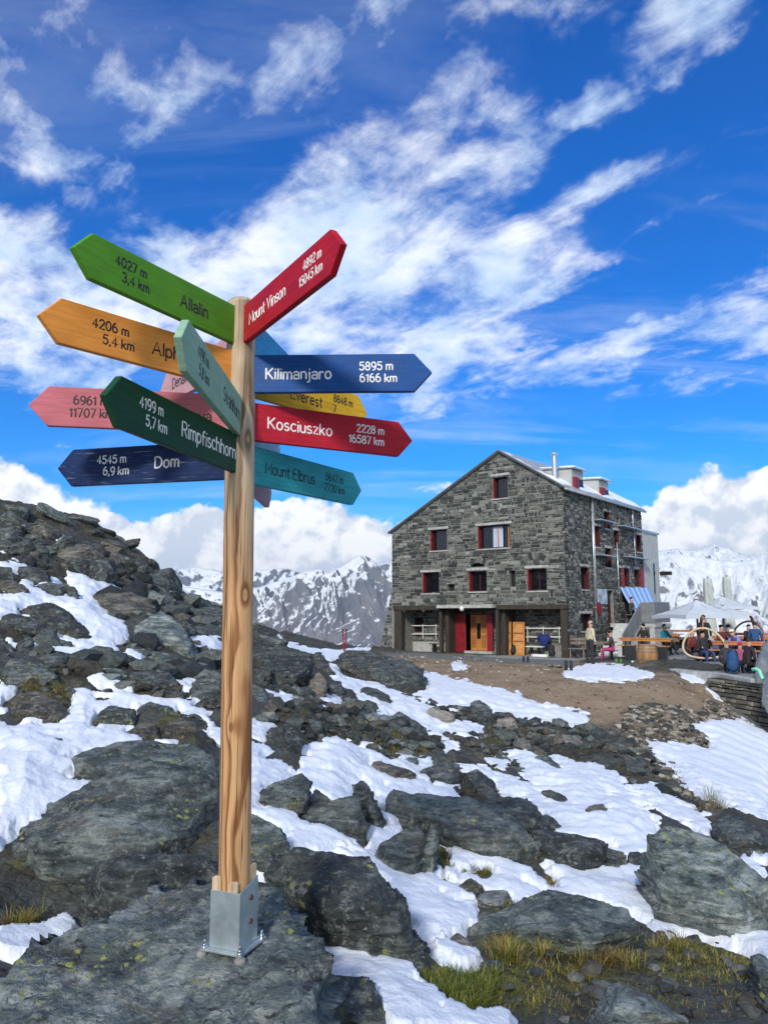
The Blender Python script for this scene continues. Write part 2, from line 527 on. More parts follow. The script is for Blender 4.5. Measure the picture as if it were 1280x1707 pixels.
_cp = np.array([PT(a, b, Y) for a, b, Y in CTRL_PIX] + [np.array(c, float) for c in CTRL_XYZ])
def _feat(x, y):
    r = np.hypot(x, y)
    return np.stack([np.arctan2(x, y) * 1.6, np.log(r + 0.6) * 1.0], -1)
def _tps_k(d2):
    return np.where(d2 > 1e-12, 0.5 * d2 * np.log(d2 + 1e-12), 0)
_cf = _feat(_cp[:, 0], _cp[:, 1])
_n = len(_cf)
_K = _tps_k(((_cf[:, None] - _cf[None]) ** 2).sum(-1)) + np.eye(_n) * 2e-3
_P = np.concatenate([np.ones((_n, 1)), _cf], 1)
_A = np.block([[_K, _P], [_P.T, np.zeros((3, 3))]])
_w = np.linalg.solve(_A, np.concatenate([_cp[:, 2], np.zeros(3)]))
def terrain_z(x, y):
    x = np.asarray(x, float); y = np.asarray(y, float)
    shp = x.shape
    f = _feat(x.ravel(), y.ravel())
    out = np.empty(len(f))
    for a in range(0, len(f), 60000):
        ff = f[a:a + 60000]
        K = _tps_k(((ff[:, None] - _cf[None]) ** 2).sum(-1))
        out[a:a + 60000] = K @ _w[:_n] + _w[_n] + ff @ _w[_n + 1:]
    r = np.hypot(x.ravel(), y.ravel())
    out = np.clip(out, -60, 14)
    out = out - sstep(r, 62, 200) * 90 - sstep(r, 150, 900) * 400
    return out.reshape(shp)
_Ys = np.exp(np.linspace(math.log(1.6), math.log(75), 700))
def ground(px, py):
    """First point of the smooth terrain along the ray through a photograph pixel."""
    pts = PT(np.full(700, px), np.full(700, py), _Ys)
    dz = pts[:, 2] - terrain_z(pts[:, 0], pts[:, 1])
    k = np.argmax(dz < 0)
    if not (dz < 0).any(): k = 699
    if k == 0: return pts[0]
    t = dz[k - 1] / (dz[k - 1] - dz[k] + 1e-12)
    return pts[k - 1] * (1 - t) + pts[k] * t
def crop(ox, oy, s, pts):
    return [(ox + a / s, oy + b / s) for a, b in pts]
A8 = lambda *p: crop(0, 840, 3.2, p)
A9 = lambda *p: crop(0, 1200, 2.909, p)
A10 = lambda *p: crop(400, 1200, 2.909, p)
A11 = lambda *p: crop(800, 1200, 2.667, p)
A12 = lambda *p: crop(400, 1000, 2.783, p)
A13 = lambda *p: crop(820, 1060, 2.783, p)
AB = lambda *p: crop(1150, 1040, 8.538, p)

SNOW = [
    A8((140,420),(170,470),(300,500),(420,515),(490,500),(400,440),(370,365),(440,380),(560,430),(680,470),(540,470),(500,490),(540,560),(590,620),(670,660),(660,720),(600,740),(490,745),(480,700),(360,610),(340,560),(270,520),(170,535),(70,545),(0,535),(0,495),(60,490)),
    A8((0,545),(90,580),(0,605)), A8((10,305),(60,310),(150,340),(60,335)), A8((280,150),(400,200),(400,212),(330,190)),
    A8((460,340),(515,370),(480,378)), A8((790,370),(830,375),(930,430),(1005,490),(940,515),(880,470),(800,400)),
    A8((150,715),(200,720),(270,760),(380,775),(410,760),(320,710),(500,740),(560,745),(640,800),(700,800),(740,830),(650,815),(600,775),(440,800),(430,806),(380,790),(150,752)),
    A8((50,730),(150,770),(80,775)), A8((500,930),(550,920),(620,960),(700,1000),(760,1030),(880,1050),(1060,1045),(1080,1070),(1040,1080),(1110,1145),(1000,1105),(900,1080),(800,1055),(740,1090),(610,1050),(620,1000),(520,960)),
    A8((400,1010),(450,1012),(520,1040),(600,1068),(600,1080),(490,1130),(520,1190),(690,1200),(670,1220),(700,1280),(0,1280),(0,1175),(180,1170),(350,1170),(320,1160),(400,1150)),
    A8((1030,715),(1090,700),(1180,720),(1180,830),(1120,800),(1050,750)), A8((940,940),(1050,950),(980,985)), A8((0,990),(60,990),(20,1020),(0,1065)),
    A8((1075,1195),(1175,1220),(1175,1275)), A8((450,850),(500,850),(500,880),(460,882)), A8((140,600),(240,585),(200,625)), A8((225,410),(300,420),(260,445)),
    A8((770,480),(840,500),(840,555),(800,520)), A8((0,230),(50,240),(20,250)),
    A9((0,30),(200,20),(300,90),(460,40),(600,30),(620,60),(740,100),(830,125),(700,110),(560,120),(320,190),(390,220),(300,260),(240,285),(430,310),(250,430),(80,490),(0,550)),
    A9((0,1030),(130,1000),(330,930),(340,1050),(210,1135),(100,1115),(30,1085)), A9((980,40),(1065,60),(1065,105)),
    A10((40,10),(150,40),(120,100),(40,70)), A10((40,120),(240,260),(200,280),(130,320),(65,380),(30,380)),
    A10((285,150),(340,120),(430,95),(540,110),(640,160),(740,200),(830,190),(930,210),(860,250),(760,290),(680,270),(630,210),(660,250),(760,290),(900,280),(1035,350),(1030,405),(970,402),(880,362),(640,330),(590,290),(520,340),(530,370),(440,402),(340,310),(310,240),(340,165)),
    A10((40,395),(240,460),(330,540),(450,530),(600,605),(640,580),(600,540),(640,515),(740,530),(650,418),(700,440),(760,490),(850,512),(740,560),(650,620),(640,700),(700,740),(830,770),(910,748),(980,800),(1130,840),(1060,862),(1130,930),(1080,1010),(980,1052),(870,990),(860,980),(900,960),(780,890),(740,840),(620,700),(540,640),(400,590),(280,590),(180,510),(40,450)),
    A10((970,565),(1070,610),(1180,630),(1280,680),(1280,760),(1220,690),(1070,690),(1030,640)),
    A10((325,1035),(400,1040),(540,1090),(640,1170),(780,1190),(880,1280),(980,1390),(1150,1450),(1280,1450),(1280,1480),(740,1480),(690,1370),(620,1260),(450,1240),(370,1270),(355,1190),(375,1120)),
    A10((1040,750),(1110,760),(1190,810),(1100,785)), A10((1210,790),(1280,780),(1280,825),(1220,822)), A10((960,1085),(1000,1065),(1025,1110),(980,1120)), A10((1030,1110),(1090,1120),(1100,1160),(1050,1168)),
    A10((850,0),(920,20),(1050,10),(1170,55),(1080,72),(930,42)),
    A10((90,705),(150,700),(130,740),(95,735)),
    A11((130,135),(240,155),(300,205),(380,230),(330,180),(500,210),(580,240),(640,310),(730,380),(560,330),(530,335),(640,350),(810,470),(760,500),(760,612),(650,590),(590,560),(520,530),(360,490),(280,410),(220,350),(0,250),(0,230),(100,260),(270,310),(420,390),(540,370),(440,385),(330,340),(230,280),(170,200)),
    A11((50,180),(110,185),(80,217)),
    A11((740,95),(830,100),(1010,130),(1030,100),(940,30),(1000,10),(1160,0),(1290,80),(1290,435),(1100,370),(960,330),(900,280),(900,250),(780,160)),
    A11((705,310),(760,305),(880,370),(930,400),(980,450),(1020,480),(980,495),(940,460),(820,400),(720,333)),
    A11((0,580),(70,600),(160,670),(290,740),(400,790),(280,765),(180,790),(40,732),(70,710),(100,700),(60,640),(0,615)),
    A11((320,640),(400,660),(580,670),(740,650),(735,720),(740,760),(830,770),(850,830),(960,840),(1100,890),(1290,950),(1290,1065),(1200,1020),(1090,980),(960,930),(860,930),(820,890),(690,850),(560,832),(480,800),(400,770),(370,720)),
    A11((0,1310),(70,1310),(120,1355),(0,1360)), A11((1170,610),(1245,672),(1220,655)), A11((1220,595),(1285,600),(1270,624)),
    A12((410,310),(440,310),(480,370),(560,380),(640,400),(730,440),(860,490),(870,510),(950,580),(1000,560),(1120,600),(1110,622),(1040,627),(980,602),(900,582),(870,600),(820,560),(700,540),(690,560),(630,552),(620,490),(560,450),(540,410),(690,490),(715,480),(680,440),(600,395),(540,410),(490,400),(440,360)),
    A12((850,345),(900,350),(1100,400),(1280,440),(1290,440),(1290,530),(1120,492),(950,472),(1000,497),(900,477),(820,437),(880,430),(870,400)),
    A13((-12,245),(150,300),(330,345),(430,370),(430,388),(370,402),(200,382),(-12,342)),
    A12((180,170),(220,200),(320,230),(450,240),(600,225),(480,247),(420,275),(380,255),(340,243),(240,222)),
    A12((140,430),(230,460),(260,492),(160,482),(125,462)), A12((380,465),(440,460),(478,492)),
    A12((880,610),(930,620),(920,652),(890,642)), A12((930,655),(1005,682),(950,692)), A12((1020,770),(1080,775),(1200,800),(1250,832),(1100,803)), A12((1160,740),(1235,752),(1190,778)),
    A13((340,172),(400,150),(460,133),(560,140),(640,150),(740,180),(600,197),(400,187)), A13((880,180),(940,185),(978,208),(930,207)),
    A13((1005,240),(1050,262),(1145,300),(1060,287)), A12((990,298),(1020,293),(1042,308),(1000,314)),
]
def mask_px(polys, PX, PY, DEP, w=1.0):
    """Metric signed distance (metres, positive inside) to the nearest polygon."""
    best = np.full(PX.shape, -1e3)
    for p in polys:
        p = np.asarray(p)
        x0, y0 = p.min(0) - 60; x1, y1 = p.max(0) + 60
        idx = np.nonzero((PX > x0) & (PX < x1) & (PY > y0) & (PY < y1) & (DEP > 0.5))[0]
        if len(idx) == 0: continue
        sd = poly_sd(PX[idx], PY[idx], p) * DEP[idx] / F
        best[idx] = np.maximum(best[idx], sd)
    return best

PATH = [[(600, 1096), (700, 1092), (960, 1106), (1090, 1122), (1180, 1140), (1225, 1180), (1200, 1205), (1130, 1190), (1075, 1215), (1000, 1215), (960, 1190), (880, 1172), (760, 1140), (690, 1118)]]
SCREE = [A13((620,340),(760,320),(900,350),(1000,470),(1010,520),(900,520),(720,480),(690,500),(600,430)), A13((700,480),(760,560),(880,640),(900,690),(1010,760),(1030,830),(860,720),(700,600),(640,500)),
         A13((1000,300),(1120,360),(1180,400),(1080,380),(950,400))]
MOSS = [A11((60,960),(260,930),(420,990),(680,1060),(740,1100),(830,920),(1000,960),(1180,1020),(1200,1080),(1100,1180),(820,1180),(600,1170),(300,1260),(80,1240),(0,1220),(0,1100)),
        A11((310,650),(400,790),(260,720)), A11((0,620),(90,700),(30,730),(0,710)), A11((80,800),(200,840),(120,880),(0,870)), A10((940,600),(1060,650),(1250,690),(1280,790),(1200,830),(1030,800),(930,750)),
        A12((520,600),(700,600),(880,670),(900,720),(760,740),(640,700),(460,640)), A12((1080,650),(1240,640),(1270,700),(1100,720)), A12((240,620),(400,620),(480,640),(420,660),(280,660)),
        A8((90,960),(320,960),(380,1040),(330,1130),(200,1140),(120,1080)), A8((860,1190),(960,1180),(1080,1240),(1060,1280),(900,1280)), A10((300,960),(500,940),(700,1020),(720,1100),(560,1080),(380,1030)),
        A10((860,1170),(1000,1200),(1280,1220),(1280,1440),(1100,1420),(960,1340)), A9((30,960),(200,940),(330,920),(200,980),(60,1000))]
SLAB = [[(640, 1090), (700, 1088), (960, 1100), (960, 1112), (700, 1098), (640, 1096)]]
CONC = [AB((430,1040),(700,1100),(860,1250),(1110,1420),(1110,1707),(900,1510),(700,1370),(620,1250))]

az = np.concatenate([np.linspace(-180, -64, 90, endpoint=False), np.linspace(-64, -34, 170, endpoint=False), np.linspace(-34, 34, 840, endpoint=False), np.linspace(34, 64, 130, endpoint=False), np.linspace(64, 180, 90)])
rr = np.concatenate([np.exp(np.linspace(math.log(0.5), math.log(2.2), 40, endpoint=False)), np.exp(np.linspace(math.log(2.2), math.log(62), 620, endpoint=False)), np.exp(np.linspace(math.log(62), math.log(900), 60))])
AZ, RR = np.meshgrid(np.radians(az), rr)
GX = (RR * np.sin(AZ)).ravel(); GY = (RR * np.cos(AZ)).ravel()
GZ0 = terrain_z(GX, GY)
PX, PY, DEP = project(np.stack([GX, GY, GZ0], -1))
DEP = np.where(GY > 0.4, DEP, -1)
m_path = np.clip(sstep(mask_px(PATH, PX, PY, DEP) + 0.25 * fbm(np.stack([GX, GY, 0 * GX], -1) * 1.3, 3), -0.3, 0.3), 0, 1)
m_scree = sstep(mask_px(SCREE, PX, PY, DEP), -0.3, 0.3)
m_moss = sstep(mask_px(MOSS, PX, PY, DEP) + 0.12 * fbm(np.stack([GX, GY, 0 * GX], -1) * 4, 3), -0.12, 0.12)
m_slab = sstep(mask_px(SLAB, PX, PY, DEP), -0.05, 0.05)
m_conc = sstep(mask_px(CONC, PX, PY, DEP), -0.15, 0.15)
sd_snow = mask_px(SNOW, PX, PY, DEP)
P3 = np.stack([GX, GY, GZ0], -1)
hutd = ((np.stack([GX, GY], -1) - HC))
hs, ht = hutd @ HU, hutd @ HV
flat = sstep(hs, -16, -14.5) * sstep(-hs, -14, -11.5) * sstep(ht, -3.5, -2.0)       # level made ground round the hut
calm = np.clip(np.maximum.reduce([m_path, m_conc, m_slab, flat * 1.0]), 0, 1)
rough = (1 - 0.93 * calm) * (0.22 + 0.78 * sstep(RR.ravel(), 3.5, 9))
bumps = 0.11 * ridged(P3 * 0.85 + 3, 4) * 0.55 + 0.16 * fbm(P3 * 0.35, 3) + 0.035 * fbm(P3 * 5.0, 4)
# thin slabs dipping to the right: stepped ledges
lay = (GX * 0.25 + GZ0 * 1.0 + GY * 0.10) * 3.2 + 0.7 * fbm(P3 * 0.7, 3)
bumps += 0.07 * ((lay - np.floor(lay)) ** 2 - 0.3)
far_r = sstep(RR.ravel(), 60, 200)
under = sstep(sd_snow, -0.26, 0.05)
GZ = GZ0 + rough * bumps * (1 - 0.9 * under) - m_scree * 0.02 + m_scree * 0.05 * fbm(P3 * 6, 3) + far_r * 22 * ridged(P3 * 0.012, 5)
GZ -= 0.06 * under
nA, nR = len(az), len(rr)
ii = np.arange(nR - 1)[:, None] * nA + np.arange(nA - 1)[None]
gf = np.stack([ii, ii + 1, ii + nA + 1, ii + nA], -1).reshape(-1, 4)
GV = np.stack([GX, GY, GZ], -1)
mask_col = np.stack([m_path, m_moss, np.maximum(m_slab, m_conc), m_scree], -1)

def ground_mat():
    m, g, b = new_mat('ground')
    c = g.n('ShaderNodeTexCoord').outputs['Object']
    at = g.n('ShaderNodeAttribute'); at.attribute_name = 'zones'
    sep = g.n('ShaderNodeSeparateColor'); g.link(at.outputs['Color'], sep.inputs[0])
    path, moss, slab = sep.outputs[0], sep.outputs[1], sep.outputs[2]
    scree = at.outputs['Alpha']
    n1 = g.noise(c, 1.4, 6, 0.6); n2 = g.noise(c, 9.0, 6, 0.65); n3 = g.noise(c, 45, 4, 0.6)
    cs = g.mapv(c, rot=(0.1, -0.25, 0.4), scale=(1, 1, 2.6))
    vd = g.voro(cs, 3.2, 'DISTANCE_TO_EDGE'); vc = g.voro(cs, 3.2, 'F1', 'Color')
    v2 = g.voro(cs, 11.0, 'DISTANCE_TO_EDGE'); vc2 = g.voro(cs, 11.0, 'F1', 'Color')
    rockc = g.mix(g.lin(n2, .35, .65), (0.012, 0.015, 0.014), (0.072, 0.082, 0.076))
    rockc = g.mix(g.m('MULTIPLY', g.v('DOT_PRODUCT', vc, (.33, .33, .33)), 0.55), rockc, (0.085, 0.092, 0.084))
    rockc = g.mix(g.ss(v2, 0.0, 0.10, 0.35, 0), rockc, (0.012, 0.012, 0.010))
    soil = g.mix(g.lin(n2, .35, .65), (0.014, 0.011, 0.007), (0.070, 0.056, 0.034))
    col = g.mix(g.ss(n1, 0.40, 0.52), soil, rockc)
    mossc = g.ramp(g.m('ADD', g.m('MULTIPLY', n2, .6), g.m('MULTIPLY', n3, .4)), [(0.3, (0.014, 0.012, 0.006)), (0.48, (0.045, 0.042, 0.011)), (0.58, (0.115, 0.108, 0.020)), (0.66, (0.16, 0.118, 0.032)), (0.78, (0.10, 0.06, 0.025))])
    natural = g.m('MULTIPLY', g.ss(g.noise(c, 2.3, 5, 0.6), 0.54, 0.66), 0.75)
    mf = g.m('MAXIMUM', g.m('MULTIPLY', moss, g.ss(n1, 0.30, 0.45)), natural)
    col = g.mix(mf, col, mossc)
    pathc = g.ramp(g.m('ADD', g.m('MULTIPLY', n2, .5), g.m('MULTIPLY', g.noise(c, 0.55, 5, .6), .5)), [(0.34, (0.115, 0.072, 0.036)), (0.46, (0.26, 0.18, 0.105)), (0.60, (0.35, 0.262, 0.165)), (0.75, (0.36, 0.31, 0.24))])
    pathc = g.mix(g.ss(n3, 0.6, 0.75, 0, .5), pathc, (0.33, 0.31, 0.28))
    col = g.mix(path, col, pathc)
    screec = g.mix(g.v('DOT_PRODUCT', vc2, (.33, .33, .33)), (0.04, 0.034, 0.024), (0.34, 0.29, 0.23))
    col = g.mix(g.m('MULTIPLY', scree, g.ss(v2, 0.0, 0.1)), col, screec)
    slabc = g.mix(n2, (0.085, 0.09, 0.09), (0.20, 0.21, 0.205))
    col = g.mix(slab, col, slabc)
    g.put(b.inputs['Base Color'], col)
    b.inputs['Roughness'].default_value = 0.85
    h = g.m('ADD', g.m('MULTIPLY', n2, 0.6), g.m('ADD', g.m('MULTIPLY', n3, 0.22), g.m('MULTIPLY', g.m('MINIMUM', v2, 0.2), 0.5)))
    bump(g, b, h, 0.9, 0.06)
    return m
ground_o = obj('ground', np_mesh('ground', GV, gf, ground_mat(), True, {'zones': mask_col}))
tag(ground_o, kind='structure')

# ------------------------------------------------------------------ snow lying on it
def snow_mat():
    m, g, b = new_mat('snow')
    c = g.n('ShaderNodeTexCoord').outputs['Object']
    n = g.noise(c, 3.0, 5, 0.55); n2 = g.noise(c, 30, 4, 0.6); n3 = g.noise(c, 160, 3, 0.6)
    dirt = g.m('MAXIMUM', g.ss(g.noise(c, 22, 4, 0.75), 0.66, 0.74, 0, 0.6), g.ss(g.noise(c, 1.3, 6, 0.7), 0.54, 0.70, 0, 0.24))
    col = g.mix(n, (0.74, 0.80, 0.90), (0.84, 0.87, 0.93))
    col = g.mix(dirt, col, (0.30, 0.29, 0.27))
    g.put(b.inputs['Base Color'], col)
    b.inputs['Roughness'].default_value = 0.55
    b.inputs['Subsurface Weight'].default_value = 0.0
    h = g.m('ADD', g.m('MULTIPLY', n, 1.0), g.m('ADD', g.m('MULTIPLY', n2, 0.40), g.m('MULTIPLY', n3, 0.12)))
    bump(g, b, h, 0.6, 0.04)
    return m
SNOW_M = snow_mat()
sel = (np.abs(AZ[0]) < math.radians(64))
ci = np.nonzero(sel)[0]
ri = np.nonzero((rr > 1.2) & (rr < 70))[0]
sub = (ri[:, None] * nA + ci[None]).ravel()
sx, sy, sz = GX[sub], GY[sub], GZ0[sub]
sp = np.stack([sx, sy, 0 * sx], -1)
sd = sd_snow[sub] + np.clip(0.0028 * DEP[sub], 0.0, 0.05) + np.clip(0.016 * DEP[sub], 0.05, 0.13) * fbm(sp * 2.9, 4) + 0.018 * fbm(sp * 7, 2)
hid = (np.abs(AZ.ravel()[sub]) > math.radians(28))
extra = 0.5 * fbm(sp * 0.35 + 9, 3) - 0.05
sd = np.where(hid & (sd < -0.4), np.maximum(sd, extra), sd)
thick = np.clip(0.018 * DEP[sub] / 3 + 0.025, 0.035, 0.11) * (1 - 0.62 * sstep(DEP[sub], 15, 25))
hgt = np.where(sd > 0, thick * sstep(sd, 0, 0.32) + 0.015, np.maximum(sd * 1.1, -0.5))
calm_s = (1 - 0.9 * calm[sub])
snow_z = sz + 0.1 * rough[sub] * bumps[sub] + hgt + 0.012 * fbm(sp * 1.9, 3) * (sd > 0) + 0.006 * fbm(sp * 11, 2) * (sd > 0)
# wind and melt ripples across the open slope on the right
rip = np.sin((sx * 0.5 + sy * 0.86) * 6.0 + 2.2 * fbm(sp * 0.5, 2)) * 0.018 * sstep(sx, 4, 7) * (sd > 0.1)
snow_z = snow_z + rip
SV = np.stack([sx, sy, snow_z], -1)
k0 = np.arange(len(ri) - 1)[:, None] * len(ci) + np.arange(len(ci) - 1)[None]
sf = np.stack([k0, k0 + 1, k0 + len(ci) + 1, k0 + len(ci)], -1).reshape(-1, 4)
keep = (sd[sf] > -0.25).any(1)
sf = sf[keep]
used = np.unique(sf); remap = np.full(len(SV), -1); remap[used] = np.arange(len(used))
snow_o = obj('snow', np_mesh('snow', SV[used], remap[sf], SNOW_M, True))
tag(snow_o, kind='stuff')
# ------------------------------------------------------------------ boulders
def rock_mat(name, dark, mid, light, lichen=0.5, warm=0.0, speck=0.45):
    m, g, b = new_mat(name)
    tc = g.n('ShaderNodeTexCoord').outputs['Object']
    rnd = g.n('ShaderNodeObjectInfo').outputs['Random']
    off = g.n('ShaderNodeCombineXYZ'); g.link(g.m('MULTIPLY', rnd, 37.0), off.inputs[0]); g.link(g.m('MULTIPLY', rnd, 91.0), off.inputs[1])
    c = g.v('ADD', tc, off.outputs[0])
    # foliation of the schist: stretched bands dipping to the right
    cb = g.mapv(c, rot=(0.25, 0.38, 0.2), scale=(1.0, 1.0, 7.0))
    band = g.noise(cb, 3.2, 7, 0.62, 0.4)
    n1 = g.noise(c, 2.2, 7, 0.62); n2 = g.noise(c, 14, 6, 0.68); n3 = g.noise(c, 60, 4, 0.7)
    t = g.m('ADD', g.m('MULTIPLY', band, 0.50), g.m('ADD', g.m('MULTIPLY', n1, 0.30), g.m('MULTIPLY', n2, 0.26)))
    col = g.ramp(t, [(0.42, dark), (0.53, mid), (0.63, light)])
    tone = g.lin(g.m('FRACT', g.m('MULTIPLY', rnd, 7.3)), 0, 1, 0.60, 1.50)
    tn = g.n('ShaderNodeCombineXYZ')
    for i in range(3): g.link(tone, tn.inputs[i])
    col = g.mix(1.0, col, tn.outputs[0], 'MULTIPLY')
    # rusty weathering
    col = g.mix(g.m('MULTIPLY', g.ss(g.noise(c, 3.3, 5, 0.6), 0.53, 0.68), g.m('ADD', g.m('MULTIPLY', rnd, 0.62), warm)), col, (0.105, 0.078, 0.050))
    # quartz specks and pale crust lichen
    sp = g.ss(g.noise(c, 30, 6, 0.78), 0.585, 0.66)
    sp2 = g.m('MULTIPLY', g.ss(g.noise(g.v('ADD', c, (5, 3, 1)), 11, 7, 0.74), 0.565, 0.63), speck)
    col = g.mix(sp2, col, (0.27, 0.30, 0.285))
    col = g.mix(g.m('MULTIPLY', sp, 0.75), col, (0.38, 0.40, 0.38))
    crust = g.m('MULTIPLY', g.ss(g.noise(c, 7.5, 6, 0.7), 0.54, 0.62), g.ss(n2, 0.42, 0.55))
    col = g.mix(g.m('MULTIPLY', crust, 0.55), col, (0.30, 0.31, 0.28))
    # dark streaks
    dk = g.ss(g.noise(cb, 7, 6, 0.7), 0.56, 0.66)
    col = g.mix(g.m('MULTIPLY', dk, 0.88), col, (0.010, 0.012, 0.012))
    # map lichen: yellow-green spots gathered in patches
    lv = g.voro(g.v('ADD', c, g.v('SCALE', g.noise(c, 20, 3, 0.6, color=True), scale=0.06)), 17, 'F1', 'Distance')
    ln = g.m('MULTIPLY', g.ss(lv, 0.20, 0.33, 1, 0), g.ss(g.noise(c, 2.6, 4, 0.6), 0.52, 0.60))
    col = g.mix(g.m('MULTIPLY', ln, lichen), col, (0.30, 0.33, 0.075))
    g.put(b.inputs['Base Color'], col)
    g.put(b.inputs['Roughness'], g.lin(n2, 0.3, 0.7, 0.58, 0.85))
    cw = g.v('ADD', c, g.v('SCALE', g.noise(c, 3.0, 4, 0.6, color=True), scale=0.35))
    crack = g.m('MULTIPLY', g.ss(g.m('ABSOLUTE', g.m('SUBTRACT', g.noise(g.mapv(cw, rot=(0.25, 0.38, 0.2), scale=(1, 1, 2.2)), 1.6, 2, 0.5), 0.5)), 0.0, 0.012, -1, 0), g.ss(n2, 0.42, 0.55))
    h = g.m('ADD', g.m('ADD', g.m('MULTIPLY', band, 0.8), g.m('MULTIPLY', n2, 0.55)), g.m('ADD', g.m('MULTIPLY', n3, 0.18), g.m('MULTIPLY', crack, 0.16)))
    bump(g, b, h, 1.0, 0.07)
    return m
ROCK_M = rock_mat('schist', (0.011, 0.016, 0.015), (0.064, 0.082, 0.077), (0.220, 0.245, 0.226), 0.9)
ROCK_DARK = rock_mat('dark_schist', (0.007, 0.010, 0.010), (0.046, 0.058, 0.057), (0.155, 0.176, 0.168), 0.4)
ROCK_PALE = rock_mat('pale_schist', (0.10, 0.088, 0.07), (0.22, 0.19, 0.155), (0.36, 0.32, 0.26), 0.1, 0.15)
ROCK_BASE = rock_mat('lichen_schist', (0.018, 0.027, 0.028), (0.108, 0.134, 0.132), (0.33, 0.36, 0.345), 0.9, 0.1, 0.8)
ROCK_WARM = rock_mat('brown_schist', (0.012, 0.012, 0.010), (0.082, 0.076, 0.061), (0.21, 0.192, 0.156), 0.5, 0.3)

def hull_object(name, pts, voxel, amp, mat, seed=0, layer=1.0, flat_pts=None, base=None, chips=26, rug=1.0):
    bm = bmesh.new()
    for p in pts: bm.verts.new(p)
    r = bmesh.ops.convex_hull(bm, input=bm.verts)
    dead = [e for e in r['geom_interior'] + r['geom_unused'] if isinstance(e, bmesh.types.BMVert)]
    bmesh.ops.delete(bm, geom=list(set(dead)), context='VERTS')
    me = bpy.data.meshes.new(name); bm.to_mesh(me); bm.free()
    tmp = bpy.data.objects.new('tmp', me); COL.objects.link(tmp)
    md = tmp.modifiers.new('r', 'REMESH'); md.mode = 'VOXEL'; md.voxel_size = voxel
    dg = bpy.context.evaluated_depsgraph_get()
    me2 = bpy.data.meshes.new_from_object(tmp.evaluated_get(dg))
    bpy.data.objects.remove(tmp); bpy.data.meshes.remove(me)
    n = len(me2.vertices)
    V = np.empty(n * 3, np.float32); me2.vertices.foreach_get('co', V); V = V.reshape(-1, 3).astype(float)
    Nn = np.empty(n * 3, np.float32); me2.vertices.foreach_get('normal', Nn); Nn = Nn.reshape(-1, 3).astype(float)
    # round the remeshed edges a little (Laplacian), then break the surface up
    E = np.empty(len(me2.edges) * 2, np.int32); me2.edges.foreach_get('vertices', E); E = E.reshape(-1, 2)
    deg = np.bincount(E.ravel(), minlength=n)[:, None]
    for _ in range(1):
        acc = np.zeros_like(V)
        np.add.at(acc, E[:, 0], V[E[:, 1]]); np.add.at(acc, E[:, 1], V[E[:, 0]])
        V = V * 0.4 + 0.6 * acc / np.maximum(deg, 1)
    # planar breaks: knock flat facets off the lump
    fr_ = np.random.default_rng(900 + int(seed))
    cen = V.mean(0)
    for _k in range(chips):
        nv = fr_.normal(size=3); nv[2] *= .7; nv /= np.linalg.norm(nv)
        dd = (V - cen) @ nv
        hlim = dd.max() * fr_.uniform(.80, .96)
        V = V - np.outer(np.maximum(dd - hlim, 0), nv)
    S = amp
    q = V / S + seed * 13.7
    d = 0.020 * fbm(q * 2.2, 4) + 0.024 * (ridged(q * 3.4, 5, .55) * 0.5 - 0.4)
    lay = (V[:, 2] + 0.30 * V[:, 0] + 0.12 * V[:, 1]) / S * 6.0 + 0.9 * fbm(q * 1.3, 3)
    saw = (lay - np.floor(lay))
    d += layer * 0.055 * (saw ** 3 - 0.25) * sstep(1 - np.abs(Nn[:, 2]), 0.05, 0.5)
    cell = perlin(np.round(q * 3.0) * 0.731)            # chipped faces
    d += 0.012 * cell + 0.010 * ridged(q * 11.0, 3) * 0.6
    d *= S * rug
    if flat_pts is not None:
        for (c, r0, r1) in flat_pts:
            d *= sstep(np.hypot(V[:, 0] - c[0], V[:, 1] - c[1]), r0, r1)
    V = V + Nn * d[:, None]
    org = V.mean(0) if base is None else np.array(base)
    org[2] = V[:, 2].min() if base is None else org[2]
    me2.vertices.foreach_set('co', (V - org).astype(np.float32).ravel())
    me2.polygons.foreach_set('use_smooth', np.full(len(me2.polygons), True, bool))
    me2.materials.clear(); me2.materials.append(mat)
    me2.update()
    me2.name = name
    o = obj(name, me2, None, org)
    return o

